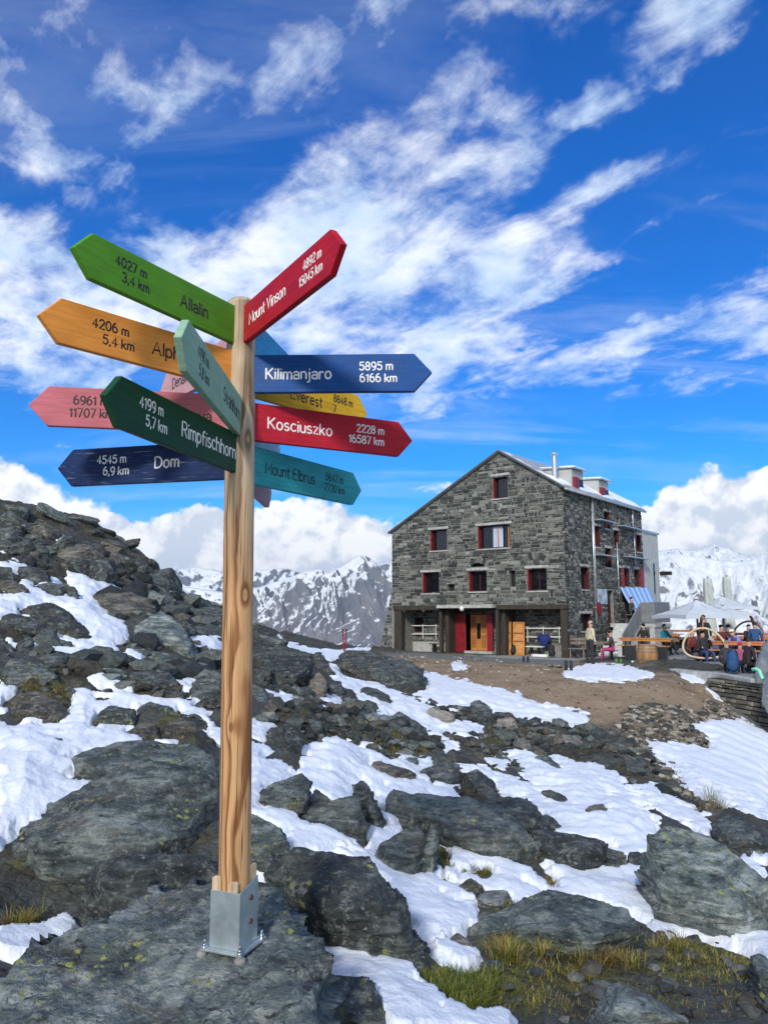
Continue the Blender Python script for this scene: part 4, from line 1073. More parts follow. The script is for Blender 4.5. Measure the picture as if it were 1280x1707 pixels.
# ------------------------------------------------------------------ lettering: routed round-nosed strokes
def arc(cx, cy, rx, ry, a0, a1, n=9):
    return [(cx + rx * math.cos(math.radians(a0 + (a1 - a0) * i / n)), cy + ry * math.sin(math.radians(a0 + (a1 - a0) * i / n))) for i in range(n + 1)]
XH = 0.68
GL = {
 'A': (.72, [[(0, 0), (.36, 1), (.72, 0)], [(.13, .34), (.59, .34)]]),
 'D': (.66, [[(0, 0), (0, 1), (.24, 1)] + arc(.24, .5, .42, .5, 80, -80) + [(.24, 0), (0, 0)]]),
 'E': (.55, [[(.55, 1), (0, 1), (0, 0), (.55, 0)], [(0, .52), (.46, .52)]]),
 'K': (.62, [[(0, 0), (0, 1)], [(.6, 1), (.02, .42)], [(.18, .56), (.62, 0)]]),
 'M': (.80, [[(0, 0), (.04, 1), (.40, .28), (.76, 1), (.80, 0)]]),
 'R': (.60, [[(0, 0), (0, 1), (.3, 1)] + arc(.3, .74, .28, .26, 80, -80) + [(.3, .48), (0, .48)], [(.28, .48), (.6, 0)]]),
 'S': (.58, [arc(.29, .74, .27, .26, 35, 250, 10) + arc(.29, .26, .29, .26, 80, -145, 10)]),
 'V': (.70, [[(0, 1), (.35, 0), (.70, 1)]]),
 'a': (.48, [arc(.23, .45, .24, .23, 150, 10, 7) + [(.47, .4), (.47, 0)], arc(.24, .19, .24, .19, 40, 320, 12)]),
 'b': (.50, [[(0, 1), (0, 0)], arc(.25, .33, .25, .33, 160, -160, 12)]),
 'c': (.46, [arc(.26, .34, .26, .34, 45, 315, 12)]),
 'e': (.52, [[(.02, .36), (.51, .36)] + arc(.26, .34, .26, .34, 5, 320, 14)]),
 'f': (.36, [arc(.30, .82, .17, .17, 75, 180, 6) + [(.13, 0)], [(0, .62), (.34, .62)]]),
 'g': (.50, [arc(.25, .35, .25, .32, 20, 340, 14), [(.5, .66), (.5, -.08)] + arc(.26, -.08, .24, .22, 0, -150, 8)]),
 'h': (.48, [[(0, 1), (0, 0)], arc(.24, .42, .24, .26, 175, 0, 8) + [(.48, 0)]]),
 'i': (.06, [[(.03, .66), (.03, 0)], [(.03, .90), (.03, .93)]]),
 'j': (.16, [[(.12, .66), (.12, -.12)] + arc(-.02, -.12, .14, .16, 0, -110, 6), [(.12, .90), (.12, .93)]]),
 'k': (.46, [[(0, 1), (0, 0)], [(.42, .64), (.02, .28)], [(.14, .38), (.46, 0)]]),
 'l': (.06, [[(.03, 1), (.03, 0)]]),
 'm': (.74, [[(0, .66), (0, 0)], arc(.185, .45, .185, .22, 175, 0, 7) + [(.37, 0)], arc(.555, .45, .185, .22, 175, 0, 7) + [(.74, 0)]]),
 'n': (.46, [[(0, .66), (0, 0)], arc(.23, .42, .23, .25, 175, 0, 8) + [(.46, 0)]]),
 'o': (.52, [arc(.26, .33, .26, .34, 90, 450, 16)]),
 'p': (.50, [[(0, .66), (0, -.32)], arc(.25, .33, .25, .33, 160, -160, 12)]),
 'q': (.50, [[(.5, .66), (.5, -.32)], arc(.25, .33, .25, .33, 20, 340, 12)]),
 'r': (.32, [[(0, .66), (0, 0)], arc(.22, .40, .22, .26, 175, 60, 6)]),
 's': (.42, [arc(.21, .50, .19, .17, 35, 255, 8) + arc(.21, .17, .21, .17, 75, -145, 8)]),
 't': (.32, [[(.13, .92), (.13, .1), (.2, .01), (.30, .02)], [(0, .64), (.30, .64)]]),
 'u': (.46, [[(0, .66)] + arc(.23, .25, .23, .25, 180, 360, 8) + [(.46, .66)], [(.46, .3), (.46, 0)]]),
 'v': (.46, [[(0, .66), (.23, 0), (.46, .66)]]),
 'z': (.44, [[(.02, .65), (.42, .65), (0, .01), (.44, .01)]]),
 '0': (.54, [arc(.27, .5, .27, .5, 90, 450, 18)]),
 '1': (.26, [[(0, .78), (.2, 1), (.2, 0)]]),
 '2': (.52, [arc(.26, .74, .25, .26, 165, -25, 9) + [(0, 0), (.54, 0)]]),
 '3': (.50, [arc(.23, .75, .23, .25, 150, -90, 9) + arc(.23, .26, .26, .26, 88, -150, 10)]),
 '4': (.56, [[(.38, 0), (.38, 1), (0, .28), (.56, .28)]]),
 '5': (.52, [[(.48, 1), (.08, 1), (.04, .55)] + arc(.25, .33, .27, .32, 130, -150, 12)]),
 '6': (.54, [arc(.42, .55, .40, .47, 100, 180, 7) + arc(.27, .31, .26, .31, 170, -190, 16)]),
 '7': (.50, [[(0, 1), (.50, 1), (.16, 0)]]),
 '8': (.52, [arc(.26, .75, .22, .24, 90, 450, 14), arc(.26, .26, .26, .26, 90, 450, 16)]),
 '9': (.54, [arc(.27, .69, .26, .31, -10, 350, 16) + arc(.12, .45, .41, .47, 20, -80, 7)]),
 ',': (.10, [[(.08, .06), (.02, -.16)]]),
 '-': (.30, [[(0, .4), (.3, .4)]]),
}
def text_width(t, sp=.20):
    w = 0
    for ch in t:
        w += (0.36 if ch == ' ' else GL[ch][0] + sp)
    return w - sp
def add_text(mb, t, x, y, h, M, nrm, r=0.0034, sp=.20, jig=0.010):
    """Strokes written along +x from (x, y) on the plane given by matrix M (x right, y up)."""
    cx = x
    for ch in t:
        if ch == ' ':
            cx += .36 * h; continue
        w, strokes = GL[ch]
        jy = random.uniform(-jig, jig) * h * 2
        for st in strokes:
            pts = [M @ Vector((cx + a * h, y + jy + b_ * h, 0)) for a, b_ in st]
            # fillet ends
            p0 = pts[0] + (pts[0] - pts[1]).normalized() * r * .6 if (pts[0] - pts[1]).length > 1e-6 else pts[0]
            p1 = pts[-1] + (pts[-1] - pts[-2]).normalized() * r * .6 if (pts[-1] - pts[-2]).length > 1e-6 else pts[-1]
            pts = [p0] + pts + [p1]
            rs = [r * .55] + [r * random.uniform(.92, 1.08) for _ in pts[1:-1]] + [r * .55]
            mb.tube(pts, rs, 8, flat=(nrm, 0.35))
        cx += (w + sp) * h

def post_mat():
    m, g, b = new_mat('larch_post')
    c = objc(g)
    sx = g.n('ShaderNodeSeparateXYZ'); g.link(c, sx.inputs[0])
    # growth rings of a slightly crooked trunk cut by the turned surface, bent round knots
    wob = g.noise(g.mapv(c, scale=(1.0, 1.0, 0.55)), 2.1, 3, 0.5, color=True)
    wob = g.v('SCALE', g.v('SUBTRACT', wob, (.5, .5, .5)), scale=0.05)
    q = g.v('ADD', c, wob)
    q = g.v('MULTIPLY', q, (1, 1, 0.0))
    r = g.v('LENGTH', g.v('ADD', q, (0.035, -0.02, 0)))
    kn_tot = None; core = None
    for (kx, ky, kz, amp) in KNOTS:
        dv = g.v('MULTIPLY', g.v('SUBTRACT', c, (kx, ky, kz)), (1, 1, 0.50))
        dd = g.v('LENGTH', dv)
        e = g.m('MULTIPLY', g.m('EXPONENT', g.m('MULTIPLY', g.m('MULTIPLY', dd, dd), -1000.0)), amp)
        kn_tot = e if kn_tot is None else g.m('ADD', kn_tot, e)
        k = g.ss(dd, 0.006, 0.015, 1, 0)
        core = k if core is None else g.m('MAXIMUM', core, k)
    ph = g.m('ADD', g.m('MULTIPLY', r, 84.0), g.m('MULTIPLY', kn_tot, 1.3))
    fr = g.m('FRACT', ph)
    late = g.m('MULTIPLY', g.ss(fr, 0.35, 0.86), g.ss(fr, 0.90, 1.0, 1, 0))
    fib = g.noise(g.mapv(c, scale=(60, 60, 1.6)), 2.0, 5, 0.6)
    blot = g.noise(g.mapv(c, scale=(6, 6, 1.2)), 1.4, 4, 0.55)
    t = g.m('ADD', g.m('MULTIPLY', late, 0.46), g.m('ADD', g.m('MULTIPLY', fib, 0.52), g.m('MULTIPLY', blot, 0.22)))
    warm = g.ramp(t, [(0.22, (0.62, 0.385, 0.195)), (0.50, (0.46, 0.245, 0.105)), (0.78, (0.25, 0.105, 0.038)), (1.0, (0.12, 0.045, 0.016))])
    grey = g.ramp(t, [(0.22, (0.60, 0.48, 0.33)), (0.5, (0.42, 0.31, 0.20)), (0.8, (0.22, 0.145, 0.085)), (1.0, (0.11, 0.07, 0.04))])
    hf = g.ss(g.m('ADD', sx.outputs[2], g.m('MULTIPLY', blot, 0.6)), 1.7, 2.3)
    col = g.mix(hf, warm, grey)
    col = g.mix(g.m('MULTIPLY', core, 0.7), col, (0.13, 0.055, 0.02))
    # drying cracks running down the post
    ang = g.m('ARCTAN2', sx.outputs[1], sx.outputs[0])
    cv = g.n('ShaderNodeCombineXYZ'); g.link(g.m('MULTIPLY', ang, 2.6), cv.inputs[0]); g.link(g.m('MULTIPLY', sx.outputs[2], 0.42), cv.inputs[1])
    cn = g.noise(cv.outputs[0], 1.5, 3, 0.4)
    crack = g.m('MULTIPLY', g.ss(g.m('ABSOLUTE', g.m('SUBTRACT', cn, 0.5)), 0.0, 0.016, 1, 0), g.ss(g.noise(g.mapv(c, scale=(9, 9, 1.0)), 2, 3, .5), .42, .52))
    col = g.mix(g.m('MULTIPLY', crack, 0.9), col, (0.028, 0.014, 0.007))
    g.put(b.inputs['Base Color'], col)
    b.inputs['Roughness'].default_value = 0.62
    b.inputs['Specular IOR Level'].default_value = 0.35
    bump(g, b, g.m('SUBTRACT', g.m('ADD', g.m('MULTIPLY', fib, 0.4), g.m('MULTIPLY', late, 0.3)), g.m('MULTIPLY', crack, 1.6)), 0.5, 0.006)
    return m
PR = 0.0650
def knot(ang, z, amp=1.0):
    a = math.radians(ang)
    return (PR * math.cos(a), PR * math.sin(a), z, amp)
# knots, by compass round the post (-90 faces the viewer) and height above its foot
KNOTS = [knot(-62, 1.40, .9), knot(-108, 0.86, .5), knot(-66, 2.08, .8), knot(30, 1.3), knot(150, .5), knot(170, 1.7), knot(60, .8)]
POST_M = post_mat()

# foot of the post: where the ray through the bracket meets the boulder
dg = bpy.context.evaluated_depsgraph_get()
bvh = BVHTree.FromObject(base_rock, dg)
hit = bvh.ray_cast(Vector((POST_XY[0], POST_XY[1], 3.0)) - base_rock.location, Vector((0, 0, -1)))
FOOT = Vector((POST_XY[0], POST_XY[1], hit[0].z + base_rock.location.z + 0.012))
TOPZ = PT(403, 499, POST_XY[1])[2]
sign = empty('finger_signpost', FOOT, 0, 'tall wooden signpost bearing many coloured finger boards with mountain names', 'signpost')
# post (leans a hair to the left), rounded at the top, flattened a little where boards are let in
mb = []
NS, NZ = 72, 150
Hp = TPZ = TOPZ - FOOT.z
LEAN = -0.012
V = []
zz = np.concatenate([np.linspace(0.012, Hp - 0.03, NZ), Hp - 0.03 + 0.03 * np.sin(np.linspace(0.15, 1, 8) * math.pi / 2)])
NZt = len(zz)
for i, z in enumerate(zz):
    for k in range(NS):
        th = 2 * math.pi * k / NS
        e = max(0.0, (z - (Hp - 0.03)) / 0.03)
        r = PR * (1 - 0.03 * z / Hp) * math.sqrt(max(0.02, 1 - 0.75 * e * e))
        r *= 1 + 0.012 * math.sin(3 * th + z * 1.3) + 0.008 * math.sin(7 * th - z * 2.1)
        x, y = r * math.cos(th), r * math.sin(th)
        V.append((x + LEAN * z, y, z))
Fq = [(i * NS + k, i * NS + (k + 1) % NS, (i + 1) * NS + (k + 1) % NS, (i + 1) * NS + k) for i in range(NZt - 1) for k in range(NS)]
Fq += [tuple(range(NS - 1, -1, -1)), tuple((NZt - 1) * NS + k for k in range(NS))]
post = obj('post', np_mesh('post', np.array(V), Fq, POST_M, True), sign)

def board_mat(name, col, rough=0.38, grain=0.10, fade=0.0, fadecol=(0.6, 0.6, 0.6), weather=0.0):
    m, g, b = new_mat(name)
    c = objc(g)
    gr = g.noise(g.mapv(c, scale=(2.2, 1, 26)), 3.0, 6, 0.62)
    bl = g.noise(c, 4.0, 5, 0.6)
    t = g.m('ADD', g.m('MULTIPLY', gr, .6), g.m('MULTIPLY', bl, .4))
    lo = tuple(x * (1 - grain * 2.2) for x in col); hi = tuple(min(1, x * (1 + grain * 2.2) + 0.006) for x in col)
    cc = g.mix(g.lin(t, .32, .68), lo, hi)
    if fade:
        cc = g.mix(g.m('MULTIPLY', g.ss(gr, .48, .68), fade), cc, fadecol)
    if weather:
        w = g.m('MULTIPLY', g.ss(g.noise(g.mapv(c, scale=(1, 1, 30)), 5, 6, .7), .58, .68), weather)
        cc = g.mix(w, cc, (0.45, 0.50, 0.55))
    sc = g.m('MULTIPLY', g.ss(g.noise(g.mapv(c, rot=(0, 0.5, 0), scale=(1, 1, 9)), 13, 3, .7), .70, .74), .22)
    cc = g.mix(sc, cc, (0.5, 0.5, 0.5))
    g.put(b.inputs['Base Color'], cc)
    g.put(b.inputs['Roughness'], g.lin(bl, .3, .7, rough + .06, rough + .25))
    b.inputs['Specular IOR Level'].default_value = 0.16
    bump(g, b, g.m('ADD', gr, g.m('MULTIPLY', bl, .3)), 0.22, 0.004)
    return m
WHITE_L = paint('white_lettering', (0.80, 0.80, 0.78), 0.6, 0.04)
BLACK_L = paint('black_lettering', (0.012, 0.012, 0.013), 0.55, 0.1)
BH, BT = 0.172, 0.027
def shoulder_angle(px, py, ztop, L, guess):
    """Compass of a board whose far upper shoulder is seen at a photograph pixel."""
    best = None
    for a in np.linspace(guess - 50, guess + 50, 401):
        r = math.radians(a)
        p = np.array([POST_XY[0] + LEAN * (ztop - FOOT.z) + L * math.cos(r), POST_XY[1] + L * math.sin(r), ztop])
        u, v, _ = project(p)
        e = (u - px) ** 2 + (v - py) ** 2
        if best is None or e < best[0]: best = (e, a)
    return best[1]
def board(ang, z0, col_mat, label, face, name_t, top_t, bot_t, letter, L=0.795, hole=0.050, name_pos=None, num_pos=None, nh=0.047, sh=0.036, name_y=None, weather=None, tip=0.078):
    """A finger board pointing along compass ang; z0 = height of its lower edge above the viewer's eye.
    face 'r' writes on the side from which the tip points right, 'l' where it points left."""
    z = z0 + EYE - FOOT.z
    prof = [(hole, 0), (L, 0), (L + tip, BH * .5), (L, BH), (hole, BH)]
    M = Matrix.Translation((LEAN * (z + .08), 0, z)) @ Matrix.Rotation(math.radians(ang), 4, 'Z')
    b_ = MB().prism(prof, 'y', -BT / 2, BT / 2)
    o = b_.build('sign_board', col_mat, sign, bevel=0.0035, seg=2)
    o.matrix_local = M
    tag(o, label)
    if name_t or top_t:
        t = MB(); tn = MB()
        if face == 'r':   # seen from the board's -y side: x runs to the tip
            T = Matrix(((1, 0, 0, 0), (0, 0, 1, -BT / 2), (0, 1, 0, 0), (0, 0, 0, 1)))
            nrm = Vector((0, -1, 0))
            W0, W1 = hole, L
            fx = lambda x: x
        else:             # seen from the +y side: x runs from tip to post
            T = Matrix(((-1, 0, 0, 0), (0, 0, 1, BT / 2), (0, 1, 0, 0), (0, 0, 0, 1)))
            nrm = Vector((0, 1, 0))
            fx = lambda x: -x
        def put(t, txt, xc, yc, h, align):
            w = text_width(txt) * h
            # xc is the distance from the post axis of the text's end nearest the post ('n'), its centre ('c') or the end nearest the tip ('t')
            if face == 'r':
                x0 = {'n': xc, 'c': xc - w / 2, 't': xc - w}[align]
            else:
                x0 = {'n': -xc - w, 'c': -xc - w / 2, 't': -xc}[align]
            add_text(t, txt, x0, yc, h, T, nrm, r=0.0040 if h > .04 else 0.0034)
        if name_t: put(t, name_t, name_pos[0], BH * .5 - nh * .5 if name_y is None else name_y, nh, name_pos[1])
        if top_t: put(tn, top_t, num_pos[0], BH * .57, sh, num_pos[1])
        if bot_t: put(tn, bot_t, num_pos[0] if len(num_pos) < 3 else num_pos[2], BH * .57 - sh * 1.50, sh, num_pos[1])
        t.build('name_lettering', letter, o, smooth=True)
        if top_t: tn.build('distance_lettering', letter, o, smooth=True)
    return o
C_ = {
 'green': board_mat('green_paint', (0.085, 0.27, 0.020)), 'orange': board_mat('orange_paint', (0.70, 0.27, 0.05), grain=.12),
 'sage': board_mat('sage_paint', (0.27, 0.44, 0.31), .5, .10), 'dgreen': board_mat('dark_green_paint', (0.010, 0.062, 0.028)),
 'navy': board_mat('navy_paint', (0.007, 0.022, 0.085), .30, .2, weather=.55), 'pink': board_mat('rose_paint', (0.48, 0.14, 0.17), .5, .13),
 'ppink': board_mat('pale_pink_paint', (0.52, 0.30, 0.325), .55, .1), 'red': board_mat('crimson_paint', (0.40, 0.010, 0.022), .35, .12),
 'blue': board_mat('blue_paint', (0.004, 0.060, 0.235), .32, .12), 'yellow': board_mat('yellow_paint', (0.66, 0.38, 0.018), .42, .14),
 'teal': board_mat('teal_paint', (0.030, 0.30, 0.33), .42, .12), 'sky': board_mat('sky_blue_paint', (0.04, 0.27, 0.52), .42, .12),
 'pblue': board_mat('pale_blue_paint', (0.26, 0.46, 0.58), .5, .15), 'dpink': board_mat('dusty_pink_paint', (0.42, 0.26, 0.28), .55, .1),
 'red2': board_mat('cherry_paint', (0.42, 0.012, 0.028), .35, .12),
}
board(-120.3, 1.180, C_['green'], 'bright green board reading Allalin', 'l', 'Allalin', '4027 m', '3,4 km', BLACK_L, name_pos=(.23, 'n'), num_pos=(.64, 'c', .615), nh=.050, name_y=.055, L=.815)
board(-132.5, .978, C_['orange'], 'orange board reading Alphubel', 'l', 'Alphubel', '4206 m', '5,4 km', BLACK_L, name_pos=(.20, 'n'), num_pos=(.625, 'c', .59), nh=.052, name_y=.058, L=.82)
board(-90.3, .765, C_['sage'], 'pale sage green board reading Strahlhorn', 'l', 'Strahlhorn', '4190 m', '5,8 km', BLACK_L, name_pos=(.09, 'n'), num_pos=(.74, 'c', .72), nh=.054, name_y=.060, sh=.04, L=.94)
board(-105.5, .603, C_['dgreen'], 'dark green board reading Rimpfischhorn', 'l', 'Rimpfischhorn', '4199 m', '5,7 km', WHITE_L, name_pos=(.068, 'n'), num_pos=(.715, 'c', .68), nh=.056, name_y=.058, sh=.038, L=.895)
board(166, .585, C_['navy'], 'weathered navy board reading Dom', 'l', 'Dom', '4545 m', '6,9 km', WHITE_L, name_pos=(.345, 'c'), num_pos=(.625, 'c', .60), nh=.050, name_y=.066, L=.83)
board(-169.8, .785, C_['pink'], 'rose pink board reading Aconcagua', 'l', 'Aconcagua', '6961 m', '11707 km', BLACK_L, name_pos=(.125, 'n'), num_pos=(.625, 'c', .62), nh=.044, name_y=.050)
board(-57.8, 1.182, C_['red'], 'crimson board pointing up to the right reading Mount Vinson', 'r', 'Mount Vinson', '4892 m', '15045 km', WHITE_L, name_pos=(.125, 'n'), num_pos=(.79, 't', .80), nh=.048, name_y=.062, L=.86)
board(-1.5, .969, C_['blue'], 'deep blue board reading Kilimanjaro', 'r', 'Kilimanjaro', '5895 m', '6166 km', WHITE_L, name_pos=(.115, 'n'), num_pos=(.60, 'c', .61), nh=.048, name_y=.060, L=.768)
board(28, .760, C_['red2'], 'crimson board reading Kosciuszko', 'r', 'Kosciuszko', '2228 m', '16587 km', WHITE_L, name_pos=(.125, 'n'), num_pos=(.635, 'c', .615), nh=.050, name_y=.062, L=.79)
board(57.5, .573, C_['teal'], 'teal board reading Mount Elbrus', 'r', 'Mount Elbrus', '5642 m', '2730 km', BLACK_L, name_pos=(.155, 'n'), num_pos=(.68, 'c', .685), nh=.050, name_y=.062, L=.85)
ae = shoulder_angle(596, 671, 1.14 + EYE, .795, 50)
board(ae, .968, C_['yellow'], 'yellow board reading Everest, half hidden behind its neighbours', 'r', 'Everest', '8848 m', '7', BLACK_L, name_pos=(.30, 'n'), num_pos=(.675, 'c', .61), nh=.050, name_y=.046)
ad = shoulder_angle(281, 626, 1.262 + EYE, .795, 130)
board(ad, 1.09, C_['ppink'], 'pale pink board reading Denali, mostly hidden', 'l', 'Denali', '', '', BLACK_L, name_pos=(.54, 'n'), num_pos=(.6, 'c'), nh=.052, name_y=.062)
board(79, 1.19, C_['sky'], 'bright sky blue board pointing away behind the deep blue one', 'r', '', '', '', BLACK_L)
board(86.5, .765, C_['pblue'], 'faded pale blue board peeping out between two others', 'r', '', '', '', BLACK_L)
board(90, .57, C_['dpink'], 'dusty pink board pointing straight away, lowest on the post', 'r', '', '', '', BLACK_L)

# galvanised post shoe on a base plate, oak wedges between shoe and post
def galv_mat():
    m, g, b = new_mat('galvanised_steel')
    c = objc(g)
    v = g.voro(g.v('ADD', c, g.v('SCALE', g.noise(c, 25, 3, .6, color=True), scale=.02)), 32, 'F1', 'Color')
    vv = g.v('DOT_PRODUCT', v, (.33, .33, .33)); n = g.noise(c, 11, 5, .6)
    g.put(b.inputs['Base Color'], g.mix(g.m('ADD', g.m('MULTIPLY', vv, .4), g.m('MULTIPLY', n, .6)), (0.30, 0.36, 0.38), (0.56, 0.63, 0.65)))
    b.inputs['Metallic'].default_value = 0.75
    g.put(b.inputs['Roughness'], g.lin(n, .3, .7, .38, .6))
    bump(g, b, n, .08, .004)
    return m
GALV = galv_mat()
RUST = paint('rusty_iron', (0.085, 0.045, 0.028), 0.8, 0.3, 40)
STEEL = paint('bright_steel', (0.62, 0.63, 0.64), 0.28, 0.08, 30, metal=1.0)
OAK = paint('raw_wedge_wood', (0.50, 0.37, 0.24), 0.7, 0.18, 12, stretch=(4, 4, .5), bumpv=.3)
GROUT = paint('grout', (0.22, 0.215, 0.20), 0.9, 0.15, 30, bumpv=.6)
BZ = math.radians(-22)
HB = 0.0690
shoe = MB()
SH = 0.238
shoe.box((-HB, -HB, 0.008), (HB, -HB + .004, SH - .015)).box((-HB, HB - .004, 0.008), (HB, HB, SH))
shoe.prism([(-HB + .004, .008), (HB - .004, .008), (HB - .004, SH + .02), (-HB + .004, SH - .015)], 'x', HB - .004, HB)
shoe.prism([(-HB + .004, .008), (HB - .004, .008), (HB - .004, SH + .0), (-HB + .004, SH - .015)], 'x', -HB, -HB + .004)
shoe = shoe.build('post_shoe', GALV, sign, bevel=0.0012, rot=(0, 0, BZ))
plate = MB().box((-.095, -.095, -.002), (.095, .095, .0075)).build('base_plate', GALV, sign, bevel=.002, rot=(0, 0, BZ))
for (x, y) in ((-.082, -.082), (.082, -.082), (.082, .082), (-.082, .082)):
    mb = MB().lathe([(.016, .0078), (.016, .011), (.0105, .0112), (.0105, .0205), (.0065, .0206), (.0065, .034), (.004, .037)], 6 if False else 12, (x, y, 0))
    mb.build('anchor_bolt', STEEL, plate, auto=.6)
    mb = MB().lathe([(.024, -.03), (.022, -.007), (.016, -.0035), (.008, -.0025)], 14, (x * 1.08, y * 1.08, 0)); mb.build('grout_pad', GROUT, plate, smooth=True)
for z in (.095, .185):
    for sgn in (1,):
        mb = MB(); mb.tube([(HB - .001, .012, z), (HB + .006, .012, z)], [.0125, .0105], 6); mb.build('screw_head', RUST, shoe)
for (x, y, z, a, w) in ((-.046, -.054, .268, .1, .026), (.030, -.055, .254, .05, .030), (.053, .040, .30, 1.4, .026)):
    M = Matrix.Translation((x, y, z)) @ Matrix.Rotation(a, 4, 'Z')
    MB().prism([(-.020, -.13), (.020, -.13), (.022, .0), (.012, .008), (-.012, .006), (-.022, -.002)], 'y', -.009, .009, M).build('wedge', OAK, sign, bevel=.003, rot=(0, 0, BZ))
# ------------------------------------------------------------------ distant snow mountains
def mountain_mat(name, snowline, streak=(0.4, 0.0)):
    m, g, b = new_mat(name)
    c = g.mapv(objc(g), scale=(.001, .001, .001))       # kilometres
    geo = g.n('ShaderNodeNewGeometry')
    nz = g.n('ShaderNodeSeparateXYZ'); g.link(geo.outputs['Normal'], nz.inputs[0])
    at = g.n('ShaderNodeAttribute'); at.attribute_name = 'cover'
    fine = g.noise(c, 20, 9, 0.74); mid = g.noise(c, 3.4, 7, 0.62)
    # snow caught on ledges and in gullies that run down the fall line
    st = g.noise(g.mapv(c, rot=(0, 0, streak[1]), scale=(9, 9, 5.5)), 2.2, 8, 0.72, 0.7)
    t = g.m('ADD', g.m('ADD', g.m('MULTIPLY', at.outputs['Fac'], 1.0), g.m('MULTIPLY', g.m('SUBTRACT', st, .5), 0.9)), g.m('ADD', g.m('MULTIPLY', g.m('SUBTRACT', fine, .5), 1.15), g.m('ADD', g.m('MULTIPLY', g.m('SUBTRACT', nz.outputs[2], .66), 1.5), g.m('MULTIPLY', nz.outputs[0], streak[0]))))
    cov = g.ss(t, 0.34, 0.58)
    rock = g.ramp(g.m('ADD', g.m('MULTIPLY', mid, .6), g.m('MULTIPLY', fine, .4)), [(0.35, (0.105, 0.12, 0.15)), (0.52, (0.165, 0.17, 0.19)), (0.66, (0.25, 0.235, 0.23))])
    g.put(b.inputs['Base Color'], g.mix(cov, rock, (0.84, 0.87, 0.91)))
    b.inputs['Roughness'].default_value = 0.8
    b.inputs['Specular IOR Level'].default_value = 0.2
    bump(g, b, g.m('ADD', g.m('MULTIPLY', st, .5), fine), 0.8, 30)
    return m
def range_mesh(name, skyline, r_ridge, foot_z, nx, ny, amp, spur, cover_fn, mat, back=0.5, seed=0, r_foot=None):
    """Skyline given as photograph points; slopes fall from it towards the viewer and away behind."""
    sk = np.array(skyline, float)
    pxs = np.linspace(sk[0, 0], sk[-1, 0], nx)
    pys = np.interp(pxs, sk[:, 0], sk[:, 1])
    pys = pys + 2.6 * ridged(np.stack([pxs / 26 + seed, 0 * pxs, 0 * pxs], -1), 4) * .6 - 1.0
    d = pix_ray(pxs, pys)
    hd = np.hypot(d[:, 0], d[:, 1])
    azs = np.arctan2(d[:, 0], d[:, 1])
    r_r = r_ridge if np.ndim(r_ridge) else np.full(nx, float(r_ridge))
    if callable(r_ridge): r_r = r_ridge(pxs)
    zr = r_r * d[:, 2] / hd + EYE
    rf = r_foot or r_r.mean() * 0.74
    tt = np.concatenate([np.linspace(0, 1, ny) , 1 + np.linspace(0.02, back, ny // 4)])
    T, I = np.meshgrid(tt, np.arange(nx), indexing='ij')
    R = rf + (r_r[I] - rf) * T
    front = np.clip(T, 0, 1)
    Z = foot_z + (zr[I] - foot_z) * (front ** 1.1)
    behind = np.clip(T - 1, 0, None)
    Z = Z - behind * 900
    X = R * np.sin(azs[I]); Y = R * np.cos(azs[I])
    q = np.stack([X, Y, 0 * X], -1) / 1000.0 + seed * 5.1
    w = np.stack([fbm(q * 1.1, 3), fbm(q * 1.1 + 9, 3), 0 * X], -1) * 0.25
    env = (np.clip(front, 0, 1) ** 0.8) * (1 - np.clip(front, 0, 1)) ** 0.75 * 2.2 * (T <= 1) + 0.6 * sstep(behind, 0, .3)
    # spurs: ridges running down from the crest
    ang = azs[I] * spur[0] + spur[1] * front
    sp = ridged(np.stack([ang * .7 + 1.1 * fbm(q * 1.3, 4) + front * 1.6, front * 1.7 + seed, 0 * X + seed], -1), 4)
    Z = Z + env * amp * (0.30 * ridged((q + w) * 1.6, 6, 0.5) + 0.34 * sp)
    Z = Z + 0.035 * amp * ridged(q * 6, 5) * sstep(front, .3, .8) + 0.05 * amp * fbm(q * 2.5, 4) * sstep(front, .8, 1)
    lim = (zr[I] - EYE) * (R / r_r[I]) + EYE
    Z = np.where(T < 1, np.minimum(Z, lim - 2 - 30 * (1 - front)), np.minimum(Z, lim - 4))
    cover = cover_fn(pxs[I], front, Z)
    V = np.stack([X, Y, Z], -1).reshape(-1, 3)
    k = np.arange(len(tt) - 1)[:, None] * nx + np.arange(nx - 1)[None]
    Fq = np.stack([k, k + 1, k + nx + 1, k + nx], -1).reshape(-1, 4)
    o = obj(name, np_mesh(name, V, Fq, mat, True, {'cover': cover.ravel()}))
    return tag(o, kind='structure')
MTN_A = mountain_mat('alpine_face', 0, (-0.55, 0.5))
MTN_B = mountain_mat('alpine_snowfield', 0, (-0.35, -0.4))
# main massif seen left of the hut
range_mesh('mountains', [(200, 968), (300, 975), (370, 985), (430, 978), (470, 965), (510, 952), (530, 948), (548, 953), (566, 945), (582, 935), (598, 923), (610, 925), (620, 931), (632, 945), (645, 960), (680, 950), (760, 965), (900, 960), (1120, 965)],
           5200, -560, 520, 320, 330, (26, 0.6), lambda px, f, z: 0.30 + 0.26 * sstep(f, .45, .95) + 0.24 * sstep(f, .93, 1) + 0.25 * sstep(px, 470, 420) - 0.40 * sstep(f, .6, .15) + 0.10 * fbm(np.stack([px / 60, f * 3, 0 * px], -1), 3), MTN_A, seed=1)
# farther ridge behind it, half in cloud
range_mesh('mountains', [(60, 930), (150, 940), (240, 952), (285, 947), (330, 945), (380, 952), (430, 950), (470, 945), (520, 955), (600, 945), (660, 935), (760, 940), (900, 930)],
           9000, -200, 460, 160, 380, (30, 0.3), lambda px, f, z: 0.56 + 0 * px, MTN_A, seed=4)
